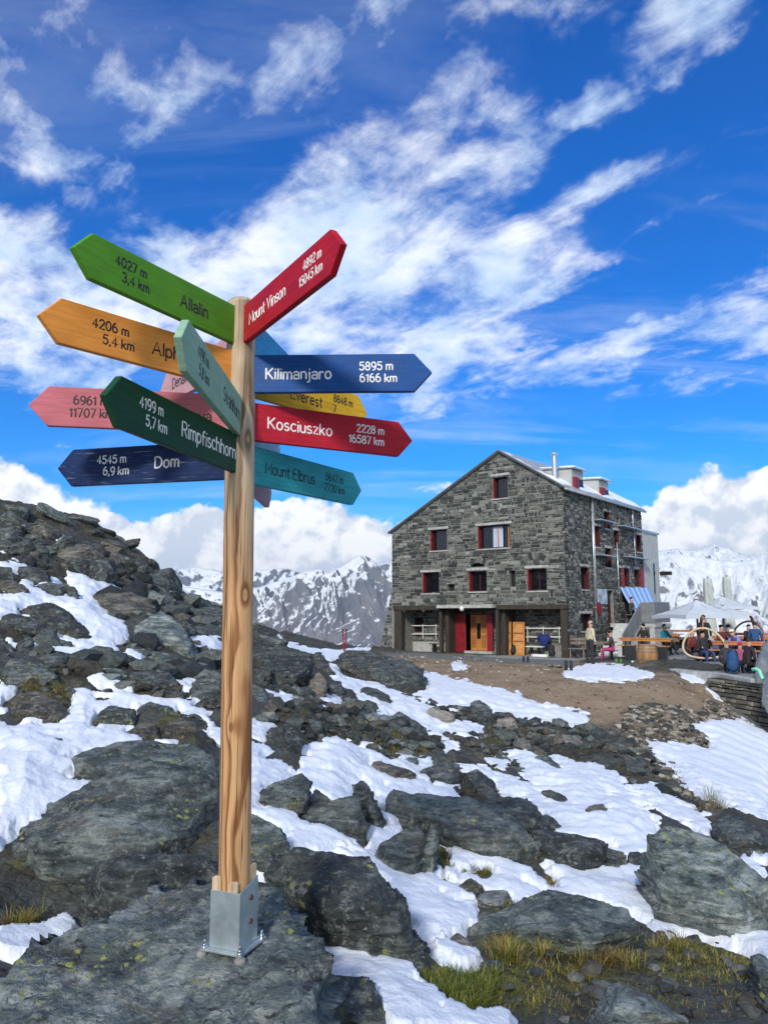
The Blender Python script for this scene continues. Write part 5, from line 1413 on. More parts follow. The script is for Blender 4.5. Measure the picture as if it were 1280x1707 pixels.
# bright snow slopes right of the hut
range_mesh('mountains', [(820, 960), (980, 930), (1060, 925), (1095, 920), (1140, 923), (1165, 927), (1200, 933), (1240, 935), (1262, 926), (1300, 912), (1400, 890), (1560, 870)],
           3600, -430, 520, 280, 190, (22, -0.7), lambda px, f, z: 0.54 + 0.14 * sstep(f, .2, .9) - 0.26 * sstep(px, 1130, 1095) + 0.16 * fbm(np.stack([px / 50, f * 4, 0 * px], -1), 3), MTN_B, seed=7)
range_mesh('mountains', [(1020, 935), (1080, 922), (1120, 913), (1160, 917), (1190, 907), (1215, 913), (1240, 925), (1320, 930), (1500, 920)],
           7800, -100, 320, 140, 300, (34, 0.3), lambda px, f, z: 0.56 + 0 * px, MTN_A, seed=9)
# valley floor far below, out to the horizon
valley = MB()
ang = [math.radians(a) for a in range(-180, 180, 6)]
V = [(0, 0, -620)]; Fv = []
for r_ in (600, 1500, 3500, 8000, 12000):
    for a in ang: V.append((r_ * math.sin(a), r_ * math.cos(a), -620 - r_ * .004))
n_ = len(ang)
for k in range(n_): Fv.append((0, 1 + (k + 1) % n_, 1 + k))
for i in range(4):
    for k in range(n_):
        a, b_ = 1 + i * n_ + k, 1 + i * n_ + (k + 1) % n_
        Fv.append((a, b_, b_ + n_, a + n_))
me = np_mesh('valley_terrain', np.array(V), Fv, None, True, {'cover': np.full(len(V), 0.15)})
me.materials.append(MTN_A)
tag(obj('valley_terrain', me), kind='structure')

# thin mountain air
hz, hg, hb = new_mat('haze')
hz.node_tree.nodes.remove(hb)
vol = hg.n('ShaderNodeVolumePrincipled')
vol.inputs['Color'].default_value = (0.72, 0.84, 1.0, 1)
vol.inputs['Density'].default_value = 4.2e-5
vol.inputs['Anisotropy'].default_value = 0.1
hg.link(vol.outputs[0], [n for n in hz.node_tree.nodes if n.type == 'OUTPUT_MATERIAL'][0].inputs['Volume'])
tag(MB().box((-13000, -13000, -700), (13000, 13000, 820)).build('haze', hz), kind='stuff')
# ------------------------------------------------------------------ stone hut (local axes: x along the gable wall towards the viewer's right, y along the side wall, z up)
HA = math.atan2(-HU[1], -HU[0])
EX = np.array([math.cos(HA), math.sin(HA)]); EY = np.array([-math.sin(HA), math.cos(HA)])
EYEV = np.array([0, 0, EYE])
def on_plane(px, py, axis, val):
    """Where a photograph pixel meets a plane of the hut (axis 'x', 'y' or 'z' in hut coordinates)."""
    r = pix_ray(px, py)
    if axis == 'z': t = (val - EYE) / r[2]
    else:
        e = EX if axis == 'x' else EY
        t = (val + HC @ e) / (r[:2] @ e)
    p = r * t + EYEV
    d = p[:2] - HC
    return np.array([d @ EX, d @ EY, p[2]])
def W(x, y, z=0.0):
    p = HC + EX * x + EY * y
    return Vector((p[0], p[1], z))
def fac(px, py, y=0.0):
    p = on_plane(px, py, 'y', y); return p[0], p[2]
def sid(px, py, x=0.0):
    p = on_plane(px, py, 'x', x); return p[1], p[2]
def frect(x0, y0, x1, y1, y=0.0):
    a, b_ = fac(x0, (y0 + y1) / 2, y)[0], fac(x1, (y0 + y1) / 2, y)[0]
    m = (x0 + x1) / 2
    return (a, fac(m, y1, y)[1], b_, fac(m, y0, y)[1])
def srect(x0, y0, x1, y1):
    m = (x0 + x1) / 2
    a, b_ = sid(x0, (y0 + y1) / 2)[0], sid(x1, (y0 + y1) / 2)[0]
    return (a, sid(m, y1)[1], b_, sid(m, y0)[1])

STONE_M = tint_mat('rubble_stone', 0.85, 9, 0.38, 0.6, 0.03)
def mortar_mat():
    m, g, b = new_mat('lime_mortar')
    n = g.noise(objc(g), 6, 6, 0.6)
    g.put(b.inputs['Base Color'], g.mix(g.lin(n, .3, .7), (0.11, 0.11, 0.098), (0.27, 0.268, 0.24)))
    b.inputs['Roughness'].default_value = .9
    bump(g, b, n, .5, .03)
    return m
MORTAR = mortar_mat()
WPAL = [(.045, .052, .049), (.075, .085, .077), (.15, .158, .142), (.27, .275, .25), (.060, .071, .064), (.115, .126, .114), (.20, .205, .182), (.145, .142, .12), (.030, .035, .034), (.055, .063, .058), (.24, .237, .212)]
class Masonry:
    """Coursed rubble on a vertical face: u along the wall, z up, stones standing proud of the mortar towards -depth."""
    def __init__(s, seed=0):
        s.mb = MB(); s.r = np.random.default_rng(seed)
    def stone(s, quad, prot, to3, col):
        q = np.array(quad, float); c = q.mean(0)
        ins = 0.018
        fr = []
        for p in q:
            d = c - p; L = np.hypot(*d) + 1e-9
            fr.append(p + d / L * min(ins, L * .3))
        V = [to3(p[0], p[1], 0.012) for p in q] + [to3(p[0], p[1], -prot) for p in fr]
        s.mb.add(V, [(4, 5, 6, 7), (0, 1, 5, 4), (1, 2, 6, 5), (2, 3, 7, 6), (3, 0, 4, 7)], col)
    def colour(s, u, z):
        k = int(s.r.integers(len(WPAL))); c = np.array(WPAL[k]) * .72
        return tuple(c * s.r.uniform(.75, 1.3))
    def fill(s, u0, u1, z0, z1, openings, to3, hmin=.09, hmax=.23, lmin=.16, lmax=.72, holes=(), gap=.032):
        r = s.r
        z = z0
        while z < z1 - 0.03:
            h = min(hmin + (hmax - hmin) * r.random() ** 1.4, z1 - z)
            if z1 - z - h < .06: h = z1 - z
            u = u0
            while u < u1 - 0.02:
                L = min(lmin + (lmax - lmin) * r.random() ** 1.8, u1 - u)
                if u1 - u - L < .10: L = u1 - u
                parts = [(u, u + L)]
                for (a, b0, c, d) in openings:
                    if z + h * .5 > b0 - .02 and z + h * .5 < d + .02:
                        nx = []
                        for (p, q) in parts:
                            if q <= a or p >= c: nx.append((p, q)); continue
                            if p < a: nx.append((p, a))
                            if q > c: nx.append((c, q))
                        parts = nx
                for (p, q) in parts:
                    if q - p < .05: continue
                    cu, cz = (p + q) / 2, z + h / 2
                    if any(((cu - hx) / rx) ** 2 + ((cz - hz) / rz) ** 2 < 1 for hx, hz, rx, rz in holes): continue
                    rows = [(z, z + h)]
                    if h > .19 and r.random() < .4: m_ = z + h * r.uniform(.4, .6); rows = [(z, m_), (m_, z + h)]
                    for (za, zb) in rows:
                        j = lambda: r.uniform(-.014, .014)
                        g2 = gap / 2
                        s.stone([(p + g2 + j(), za + g2 + j()), (q - g2 + j(), za + g2 + j()), (q - g2 + j(), zb - g2 + j()), (p + g2 + j(), zb - g2 + j())], r.uniform(.006, .05), to3, s.colour(cu, cz))
                u += L
            z += h
        return s
    def arch(s, cu, cz, rad, th, a0, a1, n, to3):
        for k in range(n):
            p = math.radians(a0 + (a1 - a0) * (k + .06) / n); q = math.radians(a0 + (a1 - a0) * (k + .94) / n)
            t2 = th * s.r.uniform(.8, 1.1)
            s.stone([(cu + rad * math.cos(p), cz + rad * math.sin(p)), (cu + rad * math.cos(q), cz + rad * math.sin(q)),
                     (cu + (rad + t2) * math.cos(q), cz + (rad + t2) * math.sin(q)), (cu + (rad + t2) * math.cos(p), cz + (rad + t2) * math.sin(p))][::-1], s.r.uniform(.02, .05), to3, s.colour(0, 0))
        return s
    def build(s, name, parent, cuts=()):
        o = s.mb.build(name, STONE_M, parent)
        cut(o, cuts)
        return o
def cut(o, cuts):
    if not cuts: return
    bm = bmesh.new(); bm.from_mesh(o.data)
    for (co, no) in cuts:
        bmesh.ops.bisect_plane(bm, geom=bm.verts[:] + bm.edges[:] + bm.faces[:], plane_co=co, plane_no=no, clear_outer=True)
    bm.to_mesh(o.data); bm.free()
def core(mb, u0, u1, z0, z1, openings, d0, d1, to3):
    """Wall body as boxes round the openings."""
    us = sorted({u0, u1} | {min(max(v, u0), u1) for o in openings for v in (o[0], o[2])})
    zs = sorted({z0, z1} | {min(max(v, z0), z1) for o in openings for v in (o[1], o[3])})
    for i in range(len(us) - 1):
        for j in range(len(zs) - 1):
            a, b_, c, d = us[i], us[i + 1], zs[j], zs[j + 1]
            if b_ - a < 1e-4 or d - c < 1e-4: continue
            cu, cz = (a + b_) / 2, (c + d) / 2
            if any(o[0] < cu < o[2] and o[1] < cz < o[3] for o in openings): continue
            V = [to3(x, z, dd) for dd in (d0, d1) for (x, z) in ((a, c), (b_, c), (b_, d), (a, d))]
            mb.add(V, [(0, 1, 2, 3), (7, 6, 5, 4), (0, 4, 5, 1), (1, 5, 6, 2), (2, 6, 7, 3), (3, 7, 4, 0)])

hut = empty('stone_hut', (HC[0], HC[1], 0), HA, 'three-storey grey stone mountain hut with red windows beside the terrace', 'mountain hut')
LX = -10.2; RX_, RZ = -3.31, 10.09; ER, EL = 8.0, 6.48; LEN = 10.3; LINT = 2.36; PD = 1.3
RED = paint('red_shutter_paint', (0.215, 0.006, 0.014), .5, .12, 6)
REDD = paint('dark_red_paint', (0.050, 0.003, 0.006), .6, .15, 6)
GLASS = paint('window_glass', (0.006, 0.007, 0.009), .08, .1, 3, spec=.6)
CONCR = paint('pale_concrete', (0.36, 0.36, 0.34), .85, .14, 5, bumpv=.4)
TIMB = paint('weathered_timber', (0.036, 0.028, 0.020), .8, .25, 9, stretch=(1, 1, .2), bumpv=.5)
LARCH = paint('orange_larch', (0.46, 0.185, 0.045), .5, .16, 6, stretch=(1, 1, .15), bumpv=.15)
DARK = paint('dark_interior', (0.012, 0.012, 0.012), .9, .1)
ROOFM = paint('grey_metal_roof', (0.40, 0.41, 0.42), .45, .12, 2, metal=.2)
CLADM = paint('pale_cladding', (0.40, 0.40, 0.385), .5, .06, 3)
PIPE = paint('zinc_pipe', (0.50, 0.52, 0.54), .35, .1, 4, metal=.7)
WHITE = paint('white_paint', (0.72, 0.72, 0.70), .5, .06)
Fto = lambda u, z, d: (u, d, z)
Sto = lambda u, z, d: (-d, u, z)
roof_cuts = [((RX_, 0, RZ), (0.6286 / 1.0 * 1, 0, 1)), ]
nR_ = Vector((RZ - ER, 0, -RX_)).normalized(); nL_ = Vector((-(RZ - EL), 0, RX_ - LX)).normalized()
rcuts = [((RX_, 0, RZ), tuple(nR_)), ((RX_, 0, RZ), tuple(nL_))]

FW = [  # gable windows: photograph rectangle, kind
    (821, 793.5, 846, 830.6, 'open'), (717, 882.6, 745, 917.7, 'open'), (796, 875, 850, 914, 'wide'), (704, 954, 732, 989, 'open'), (781, 951, 811, 986, 'half'), (878.5, 947, 911, 985, 'half'),
    (784, 931, 807.5, 945, 'slot'), (848, 951, 859, 978, 'slot'), (744.5, 973.6, 757.5, 985, 'slot')]
fr = [frect(*w[:4]) for w in FW]
holes = []; arches = []
for (px, py, rad, th, a0, a1, n) in ((817, 862, .95, .34, 38, 142, 13), (893, 944, .75, .34, 35, 145, 10), (690, 1022, .75, .34, 35, 145, 9), (796, 948, .62, .3, 40, 140, 8)):
    u, z = fac(px, py); z -= rad * .55
    arches.append((u, z, rad, th, a0, a1, n)); holes.append((u, z + rad + th * .45, rad * .85, th * .75))
mb = MB(); core(mb, LX, 0, LINT, RZ + .1, fr, 0.0, .5, Fto)
core(mb, LX, -10.02, -.3, LINT, [], 0.0, .5, Fto)
gw = mb.build('gable_wall', MORTAR, hut); cut(gw, rcuts)
ms = Masonry(1); ms.fill(LX, 0.02, LINT + .14, RZ + .1, fr, Fto, holes=holes)
for a in arches: ms.arch(*a, Fto)
gs = ms.build('stonework', gw, rcuts)
# battered foot of the left corner
bt = MB(); bt.prism([(-11.15, -.4), (LX - .001, -.4), (LX - .001, 3.3)], 'y', 0.0, 1.6)
bo = bt.build('buttress', MORTAR, hut)
bs = Masonry(2).fill(-11.3, LX, -.3, 3.3, [], Fto, lmax=.5).build('stonework', bo, [((LX, 0, 3.3), tuple(Vector((-3.6, 0, .95)).normalized()))])
bm = bmesh.new(); bm.from_mesh(gs.data); bm.from_mesh(bs.data); bm.to_mesh(gs.data); bm.free()
bpy.data.objects.remove(bs)
# side wall
SW = [(967.5, 945, 980.5, 982.5, 'red'), (967.5, 1023, 985, 1052, 'redlow'), (1006, 853, 1015.5, 881, 'red'), (990, 877, 999, 911.5, 'red'), (1008.5, 914, 1018, 946, 'red'), (1023, 884.5, 1030.5, 915, 'red'),
      (1059.5, 892, 1067, 920, 'red'), (1026.5, 862, 1032.5, 873, 'slot'), (1029.5, 947, 1035, 978, 'red'), (1039, 947, 1048, 978, 'red'), (1057, 949, 1064.5, 978, 'red'), (1012, 984.5, 1022, 1039, 'door')]
sr = [srect(*w[:4]) for w in SW]
mb = MB(); core(mb, 0.5, LEN, -.3, ER - .1, sr, 0.0, .5, Sto)
core(mb, 0.06, 0.5, LINT, ER - .1, [], 0.0, .5, Sto); core(mb, .06, .5, -.3, LINT, [], 0.0, .3, Sto)
sw = mb.build('side_wall', MORTAR, hut)
Masonry(5).fill(0.0, LEN, 0.0, ER - .1, sr, Sto, hmin=.09, hmax=.2, lmax=.5).build('stonework', sw)
# the two walls the photograph does not show
mb = MB(); mb.box((LX, .5, -.3), (LX + .5, LEN - .01, EL - .2)); mb.prism([(LX + .5, -.3), (-.5, -.3), (-.5, ER - .35), (RX_, RZ - .35), (LX + .5, EL - .1)], 'y', LEN - .5, LEN - .02)
bw = mb.build('rear_wall', MORTAR, hut)
Masonry(6).fill(.0, LEN, -.3, EL - .25, [], lambda u, z, d: (LX + d, u, z)).build('stonework', bw)
# roof
def slab_roof(p0, p1, th, y0, y1):
    d = (Vector((p1[0], 0, p1[1])) - Vector((p0[0], 0, p0[1]))).normalized(); n = Vector((-d.z, 0, d.x))
    if n.z < 0: n = -n
    a, b_ = Vector((p0[0], 0, p0[1])), Vector((p1[0], 0, p1[1]))
    return [(v.x, v.z) for v in (a, b_, b_ + n * th, a + n * th)]
mb = MB()
kR = (RZ - ER) / (0 - RX_); kL = (RZ - EL) / (RX_ - LX)
mb.prism([(.18, ER - kR * .18 + .02), (RX_, RZ + .02), (LX - .15, EL - kL * .15 + .02), (LX - .15, EL - kL * .15 + .16), (RX_, RZ + .16), (.18, ER - kR * .18 + .15)], 'y', -.16, LEN + .15)
roof = mb.build('roof', ROOFM, hut, bevel=.012)
fl = MB()
fl.prism([(LX - .16, EL - kL * .16 + .03), (LX - .16, EL - kL * .16 + .12), (RX_, RZ + .135), (RX_, RZ + .03)], 'y', -.19, -.161)
fl.prism([(RX_ + .001, RZ + .03), (RX_ + .001, RZ + .135), (.19, ER - kR * .19 + .12), (.19, ER - kR * .19 + .03)], 'y', -.19, -.161)
fl.build('verge_flashing', paint('dark_flashing', (.06, .065, .07), .5, .1), roof)
# snow left on the sunny side of the roof
nx_, ny_ = 60, 150
sv = []
for i in range(nx_ + 1):
    for j in range(ny_ + 1):
        x = RX_ + .15 + (0.12 - RX_ - .15) * i / nx_; y = .0 + LEN * j / ny_
        e = fbm(np.array([x * .55, y * .4, 3.0]), 3) + .55 * sstep(np.array(x), -1.9, -.4) - .42 * sstep(np.array(x), -.30, .0)
        edge = min(i, nx_ - i, j, ny_ - j) / 4
        sv.append((x, y, ER - kR * x + .155 + min(.10, max(-.03, (float(e) - .10) * .28)) * min(1, edge) - (.02 if edge < .5 else 0)))
Fs_ = [(i * (ny_ + 1) + j, (i + 1) * (ny_ + 1) + j, (i + 1) * (ny_ + 1) + j + 1, i * (ny_ + 1) + j + 1) for i in range(nx_) for j in range(ny_)]
obj('roof_snow', np_mesh('roof_snow', np.array(sv), Fs_, SNOW_M, True), roof)
# windows
def window_front(r, kind, i):
    u0, z0, u1, z1 = r
    if kind == 'slot':
        MB().box((u0 - .002, .24, z0 - .002), (u1 + .002, .27, z1 + .002)).build('vent_opening', DARK, hut)
        return
    w = MB()
    d = .24; t = .07
    for (a, b_, c, e) in ((u0, z0, u0 + t, z1), (u1 - t, z0, u1, z1), (u0 + t, z1 - t, u1 - t, z1), (u0 + t, z0, u1 - t, z0 + t)):
        w.box((a + .002, d, b_ + .002), (c - .002, d + .07, e - .002))
    if kind != 'open':
        m = (u0 + u1) / 2; w.box((m - .03, d + .005, z0 + t), (m + .03, d + .065, z1 - t))
    o = w.build('window', REDD, hut, bevel=.006)
    if kind == 'wide':
        MB().box((u0 + .42 * (u1 - u0), d - .03, z0 + t), (u0 + .72 * (u1 - u0), d, z1 - t)).build('curtain', paint('blue_white_curtain', (.42, .47, .60), .8, .15, 3, stretch=(9, 9, .5)), o)
        for f in (.58, .90):
            MB().box((u0 + f * (u1 - u0) - .03, d - .06, z0 + .05), (u0 + f * (u1 - u0) + .03, d - .031, z1 - .05)).build('casement', LARCH, o)
    MB().box((u0 + t, d + .04, z0 + t), (u1 - t, d + .05, z1 - t)).build('pane', GLASS, o)
    # open shutter folded back into the left reveal
    MB().box((u0 + .006, .03, z0 + .02), (u0 + .05, d - .005, z1 - .02)).build('shutter', RED, o, bevel=.006)
    MB().box((u1 - .05, .08, z0 + .02), (u1 - .006, d - .005, z1 - .02)).build('shutter', REDD, o, bevel=.006)
    MB().box((u0 - .12, -.055, z1 + .002), (u1 + .12, .22, z1 + .13)).build('lintel', CONCR, o, bevel=.01)
    MB().box((u0 - .05, -.06, z0 - .07), (u1 + .05, .22, z0 - .002)).build('sill', CONCR, o, bevel=.008)
for i, (r, w) in enumerate(zip(fr, FW)): window_front(r, w[4], i)
for r, w in zip(sr, SW):
    u0, z0, u1, z1 = r
    if w[4] == 'slot':
        MB().box((-.27, u0, z0), (-.24, u1, z1)).build('vent_opening', DARK, hut); continue
    d = .16
    if w[4] == 'door':
        o = MB().box((-d - .06, u0 + .003, z0), (-d, u1 - .003, z1 - .003)).build('door', REDD, hut)
        MB().box((-d - .002, u0 + .1, z0 + 1.1), (-d + .015, u1 - .1, z1 - .12)).build('pane', GLASS, o)
        MB().tube([(-d + .03, u0 + .12, z0 + 1.0), (-d + .03, u0 + .12, z0 + 1.12)], .012).build('handle', STEEL, o)
        continue
    f = MB(); t = .07
    for (a, b_, c, e) in ((u0, z0, u0 + t, z1), (u1 - t, z0, u1, z1), (u0 + t, z1 - t, u1 - t, z1), (u0 + t, z0, u1 - t, z0 + t)):
        f.box((-d - .07, a + .002, b_ + .002), (-d, c - .002, e - .002))
    o = f.build('window', REDD, hut, bevel=.006)
    MB().box((-d - .05, u0 + t, z0 + t), (-d - .04, u1 - t, z1 - t)).build('pane', GLASS, o)
    MB().box((-d + .003, u1 - .06, z0 + .02), (.02, u1 - .008, z1 - .02)).build('shutter', REDD, o, bevel=.006)
    MB().box((-.2, u0 - .1, z1 + .002), (.045, u1 + .1, z1 + .13)).build('lintel', CONCR, o, bevel=.01)
    MB().box((-.2, u0 - .05, z0 - .07), (.05, u1 + .05, z0 - .002)).build('sill', CONCR, o, bevel=.008)
# red shutters folded flat on the wall between the lower windows, and snow-guard ledges
for (x0, x1) in ((1035.4, 1037.6), (1064.8, 1070.5)):
    u0, z0, u1, z1 = srect(x0, 947, x1, 978)
    MB().box((.052, u0, z0), (.09, u1, z1)).build('shutter', RED, hut, bevel=.006)
for (x0, y0, x1, y1) in ((989, 869, 1014, 870), (989, 926.5, 1014, 927), (1026.5, 879.5, 1060, 882), (1036, 930, 1075, 932)):
    a = sid(x0, y0); b_ = sid(x1, y1)
    z = (a[1] + b_[1]) / 2
    MB().box((.02, a[0], z - .03), (.42, min(b_[0], LEN + .1), z + .03)).build('ledge', PIPE, hut, bevel=.008)
def pipe_on_side(x, y0, y1, r=.05, off=.12):
    a = sid(x, y0); b_ = sid(x, y1)
    u = (a[0] + b_[0]) / 2
    m = MB(); m.tube([(off, u, b_[1]), (off, u, a[1])], r, 10)
    o = m.build('downpipe', PIPE, hut, smooth=True)
    k = MB()
    for j in range(4):
        z = b_[1] + (a[1] - b_[1]) * (j + .5) / 4
        k.box((-.0, u - .012, z - .02), (off - r, u + .012, z + .02)); k.tube([(off, u, z - .02), (off, u, z + .02)], r + .012, 10)
    k.build('pipe_clip', PIPE, o)
pipe_on_side(985.5, 826, 1040); pipe_on_side(988.3, 832, 1038, .028, .10); pipe_on_side(1026, 905, 1000, .04); pipe_on_side(1050.5, 849, 884, .04); pipe_on_side(1054, 882, 945, .03)
# gutter along the eave
g_ = MB(); g_.tube([(.24, -.16, ER - .12), (.24, LEN + .1, ER - .12)], .07, 10); g_.build('gutter', PIPE, hut, smooth=True)
# dormers
for (xa, ya, xb, yb, wx0, wy0, wx1, wy1) in ((952, 784.5, 971, 819, 954.5, 801, 969.5, 817), (997, 802.5, 1013, 833, 999, 817.5, 1012, 832)):
    y0, y1 = sid(xa, ya, -.15)[0], sid(xb, ya, -.15)[0]
    zt = sid((xa + xb) / 2, (ya + yb) / 2 - (yb - ya) / 2, -.15)[1]
    zb = ER - .05
    xr = -(zt + .05 - ER) / kR
    m = MB(); m.prism([(-.15, zb), (-.15, zt), (xr, zt + .12), (xr, zt - .4)], 'y', y0, y1)
    o = m.build('dormer', CLADM, hut, bevel=.01)
    MB().prism([(.02, zt + .01), (.02, zt + .07), (xr - .1, zt + .20), (xr - .1, zt + .13)], 'y', y0 - .1, y1 + .1).build('dormer_roof', PIPE, o)
    m = MB(); m.prism([(.0, zt + .075), (.0, zt + .15), (xr, zt + .26), (xr, zt + .20)], 'y', y0 - .02, y1 + .02); m.build('snow_cap', SNOW_M, o, bevel=.03, smooth=True)
    wz0, wz1 = zb + .12, zt - .42; ya_, yb_ = y0 + .12, y1 - .12
    MB().box((-.14, ya_, wz0), (-.10, yb_, wz1)).build('dormer_window', REDD, o)
    MB().box((-.098, ya_ + .45 * (yb_ - ya_), wz0 + .06), (-.09, yb_ - .06, wz1 - .06)).build('pane', GLASS, o)
    MB().box((-.14, ya_ - .02, wz0 - .03), (-.02, ya_ + .42 * (yb_ - ya_), wz1 + .03)).build('dormer_shutter', RED, o, bevel=.006)
# steel flue
fx, fy = -.62, .55
m = MB(); m.lathe([(.17, ER - kR * fx - .1), (.17, ER - kR * fx + .12), (.135, ER - kR * fx + .16), (.135, ER + 1.62)], 20, (fx, fy, 0))
flue = m.build('chimney_flue', STEEL, hut, auto=.6)
m = MB(); m.lathe([(.10, ER + 1.62), (.10, ER + 1.72), (.20, ER + 1.74), (.20, ER + 1.80), (.06, ER + 1.88)], 20, (fx, fy, 0)); m.build('cowl', STEEL, flue, auto=.6)
# --- open porch under the gable
porch = MB(); porch_open = [frect(680, 1029, 706, 1054, PD), frect(757, 1028, 821, 1091, PD)]
porch_open[1] = (porch_open[1][0], -.3, porch_open[1][2], 2.05)
core(porch, LX + .5, -.5, -.3, LINT + .2, porch_open, PD, PD + .4, Fto)
po = porch.build('porch_wall', MORTAR, hut)
Masonry(8).fill(LX + .5, -.3, 0.55, LINT, porch_open, lambda u, z, d: (u, PD + d, z), hmax=.2).build('stonework', po)
MB().box((LX + .5, PD - .10, -.2), (fac(752, 1080, PD)[0], PD - .03, .52)).build('plinth', CONCR, hut, bevel=.015)
MB().box((LX + .1, .30, LINT - .12), (-.05, PD + .2, LINT - .001)).build('porch_ceiling', TIMB, hut)
MB().box((LX + .1, -.06, LINT - .13), (fac(733, 1015)[0] - .01, .28, LINT + .12)).build('porch_beam', TIMB, hut, bevel=.015)
MB().box((fac(827, 1015)[0], -.06, LINT - .11), (.04, .28, LINT + .12)).build('porch_beam', TIMB, hut, bevel=.015)
cb = MB().box((fac(733, 1015)[0], -.34, LINT - .04), (fac(826, 1015)[0], .25, LINT + .13)).build('porch_canopy', CONCR, hut, bevel=.015)
lz = fac(775, 1019)
MB().lathe([(.02, .16), (.10, .12), (.12, .02), (.09, -.06), (.03, -.09)], 16, (lz[0], -.30, LINT - .10)).build('porch_lamp', WHITE, cb, smooth=True)
for (x0, x1, dk) in ((657, 669, 1), (732, 735.5, 0), (826, 830.5, 0), (934.5, 945.5, 0)):
    u0, u1 = fac(x0, 1060)[0], fac(x1, 1060)[0]
    w_ = max(u1 - u0, .16)
    MB().box((u0, -.02, -.25), (u0 + w_, .22, LINT - .135)).build('porch_post', TIMB, hut, bevel=.02)
# inner side faces of the porch bays
for x in (737.5, 831.5):
    u = fac(x, 1060)[0]; MB().box((u, .25, -.2), (u + .22, PD - .02, LINT - .13)).build('porch_partition', TIMB, hut)
# porch window, door leaf, entrance door
u0, z0, u1, z1 = porch_open[0]
m = MB(); t = .07
for (a, b_, c, e) in ((u0, z0, u0 + t, z1), (u1 - t, z0, u1, z1), (u0 + t, z1 - t, u1 - t, z1), (u0 + t, z0, u1 - t, z0 + t)): m.box((a, PD + .1, b_), (c, PD + .16, e))
m.box(((u0 + u1) / 2 - .03, PD + .105, z0 + t), ((u0 + u1) / 2 + .03, PD + .155, z1 - t))
o = m.build('window', REDD, hut); MB().box((u0 + t, PD + .12, z0 + t), (u1 - t, PD + .13, z1 - t)).build('pane', GLASS, o)
a, b_ = fac(757, 1060, .9)[0], fac(776.5, 1060, .9)[0]
ld = MB().box((a, .88, .06), (b_, .93, 2.05)).build('door_leaf', RED, hut, bevel=.008)
m = MB()
for k in range(1, 5): m.box((a + (b_ - a) * k / 5 - .006, .874, .08), (a + (b_ - a) * k / 5 + .006, .879, 2.03))
m.build('batten', REDD, ld)
a, b_ = fac(811.5, 1060, .9)[0], fac(821, 1060, .9)[0]
MB().box((a, .88, .06), (b_, .93, 2.05)).build('door_leaf', RED, hut, bevel=.008)
a, b_ = fac(784, 1060, PD)[0], fac(811, 1060, PD)[0]
ed = MB().box((a, PD + .02, .15), (b_, PD + .08, 2.0)).build('entrance_door', LARCH, hut, bevel=.008)
m = MB()
m.box((a + .40 * (b_ - a), PD + .005, .75), (a + .62 * (b_ - a), PD + .018, 1.55)); m.build('pane', GLASS, ed)
m = MB()
for (p, q, r_, s_) in ((.05, .3, .35, .95), (.05, 1.05, .35, 1.85), (.68, .3, .95, .95), (.68, 1.05, .95, 1.85)):
    m.box((a + p * (b_ - a), PD + .008, q), (a + r_ * (b_ - a), PD + .019, s_))
m.build('door_panel', paint('dark_larch', (.30, .11, .028), .5, .15, 6), ed, bevel=.006)
MB().box((fac(776, 1085, .9)[0], .75, -.1), (fac(822, 1085, .9)[0], PD, .14)).build('doorstep', CONCR, hut, bevel=.015)
# pale rails on the porch wall
for (x0, x1, ys) in ((681, 729, (1043, 1057)), (876, 934.5, (1047.5, 1062))):
    m = MB()
    for y in ys:
        p, q = fac(x0, y, PD - .15), fac(x1, y, PD - .15)
        m.tube([(p[0], PD - .15, p[1]), (q[0], PD - .15, q[1])], .028, 8)
    r1 = m
    for f in (.05, .5, .95):
        u = fac(x0, ys[0], PD - .15)[0] * (1 - f) + fac(x1, ys[0], PD - .15)[0] * f
        zt, zb = fac(x0, ys[0], PD - .15)[1], fac(x0, ys[1], PD - .15)[1]
        m.tube([(u, PD - .15, zb - .25), (u, PD - .15, zt + .1)], .02, 8)
    m.build('ski_rail', WHITE, hut)
# metal-clad extension behind, striped awning
za = sid(1082, 889)[1]; a0, a1 = LEN + .02, 12.9
an = MB().prism([(.02, -.2), (.02, 6.75), (-3.2, 6.95), (-3.2, -.2)], 'y', a0, a1).build('metal_extension', CLADM, hut, bevel=.02)
m = MB()
for k in range(1, 7):
    y = a0 + (a1 - a0) * k / 7; m.box((.022, y - .012, .0), (.045, y + .012, 6.7))
m.build('seam', PIPE, an)
MB().box((.023, a0 - .0 + 1.55, 3.2), (.05, a0 + 1.75, 5.0)).build('slot_window', GLASS, an)
MB().box((.02, a0 - .03, 6.75), (.10, a1 + .05, 6.86)).build('verge', PIPE, an)
u_, z_ = sid(1094.5, 956); MB().box((.05, a1 - .05, z_ - .1), (.75, a1 + .05, z_ + .12)).build('flood_lamp', DARK, an, bevel=.02)
def awning_mat():
    m, g, b = new_mat('striped_awning')
    at = g.n('ShaderNodeAttribute'); at.attribute_name = 'along'
    x = at.outputs['Fac']
    s1 = g.ss(g.m('SINE', g.m('MULTIPLY', x, 6.2832 * 6)), -.15, .15)
    s2 = g.ss(g.m('SINE', g.m('MULTIPLY', x, 6.2832 * 18)), .5, .6)
    col = g.mix(s1, (0.17, 0.33, 0.66), (0.42, 0.58, 0.84))
    col = g.mix(g.m('MULTIPLY', s2, .45), col, (0.10, 0.22, 0.50))
    g.put(b.inputs['Base Color'], col); b.inputs['Roughness'].default_value = .8
    return m
p00 = np.array([.05, sid(1033, 981, .05)[0], 3.42]); p01 = np.array([.05, 10.9, 3.55])
p10 = np.append(on_plane(1071, 1040, 'x', 1.5)[0:2], on_plane(1071, 1040, 'x', 1.5)[2]); p11 = on_plane(1101, 1023, 'x', 1.5)
V, al = [], []
nu, nv = 12, 48
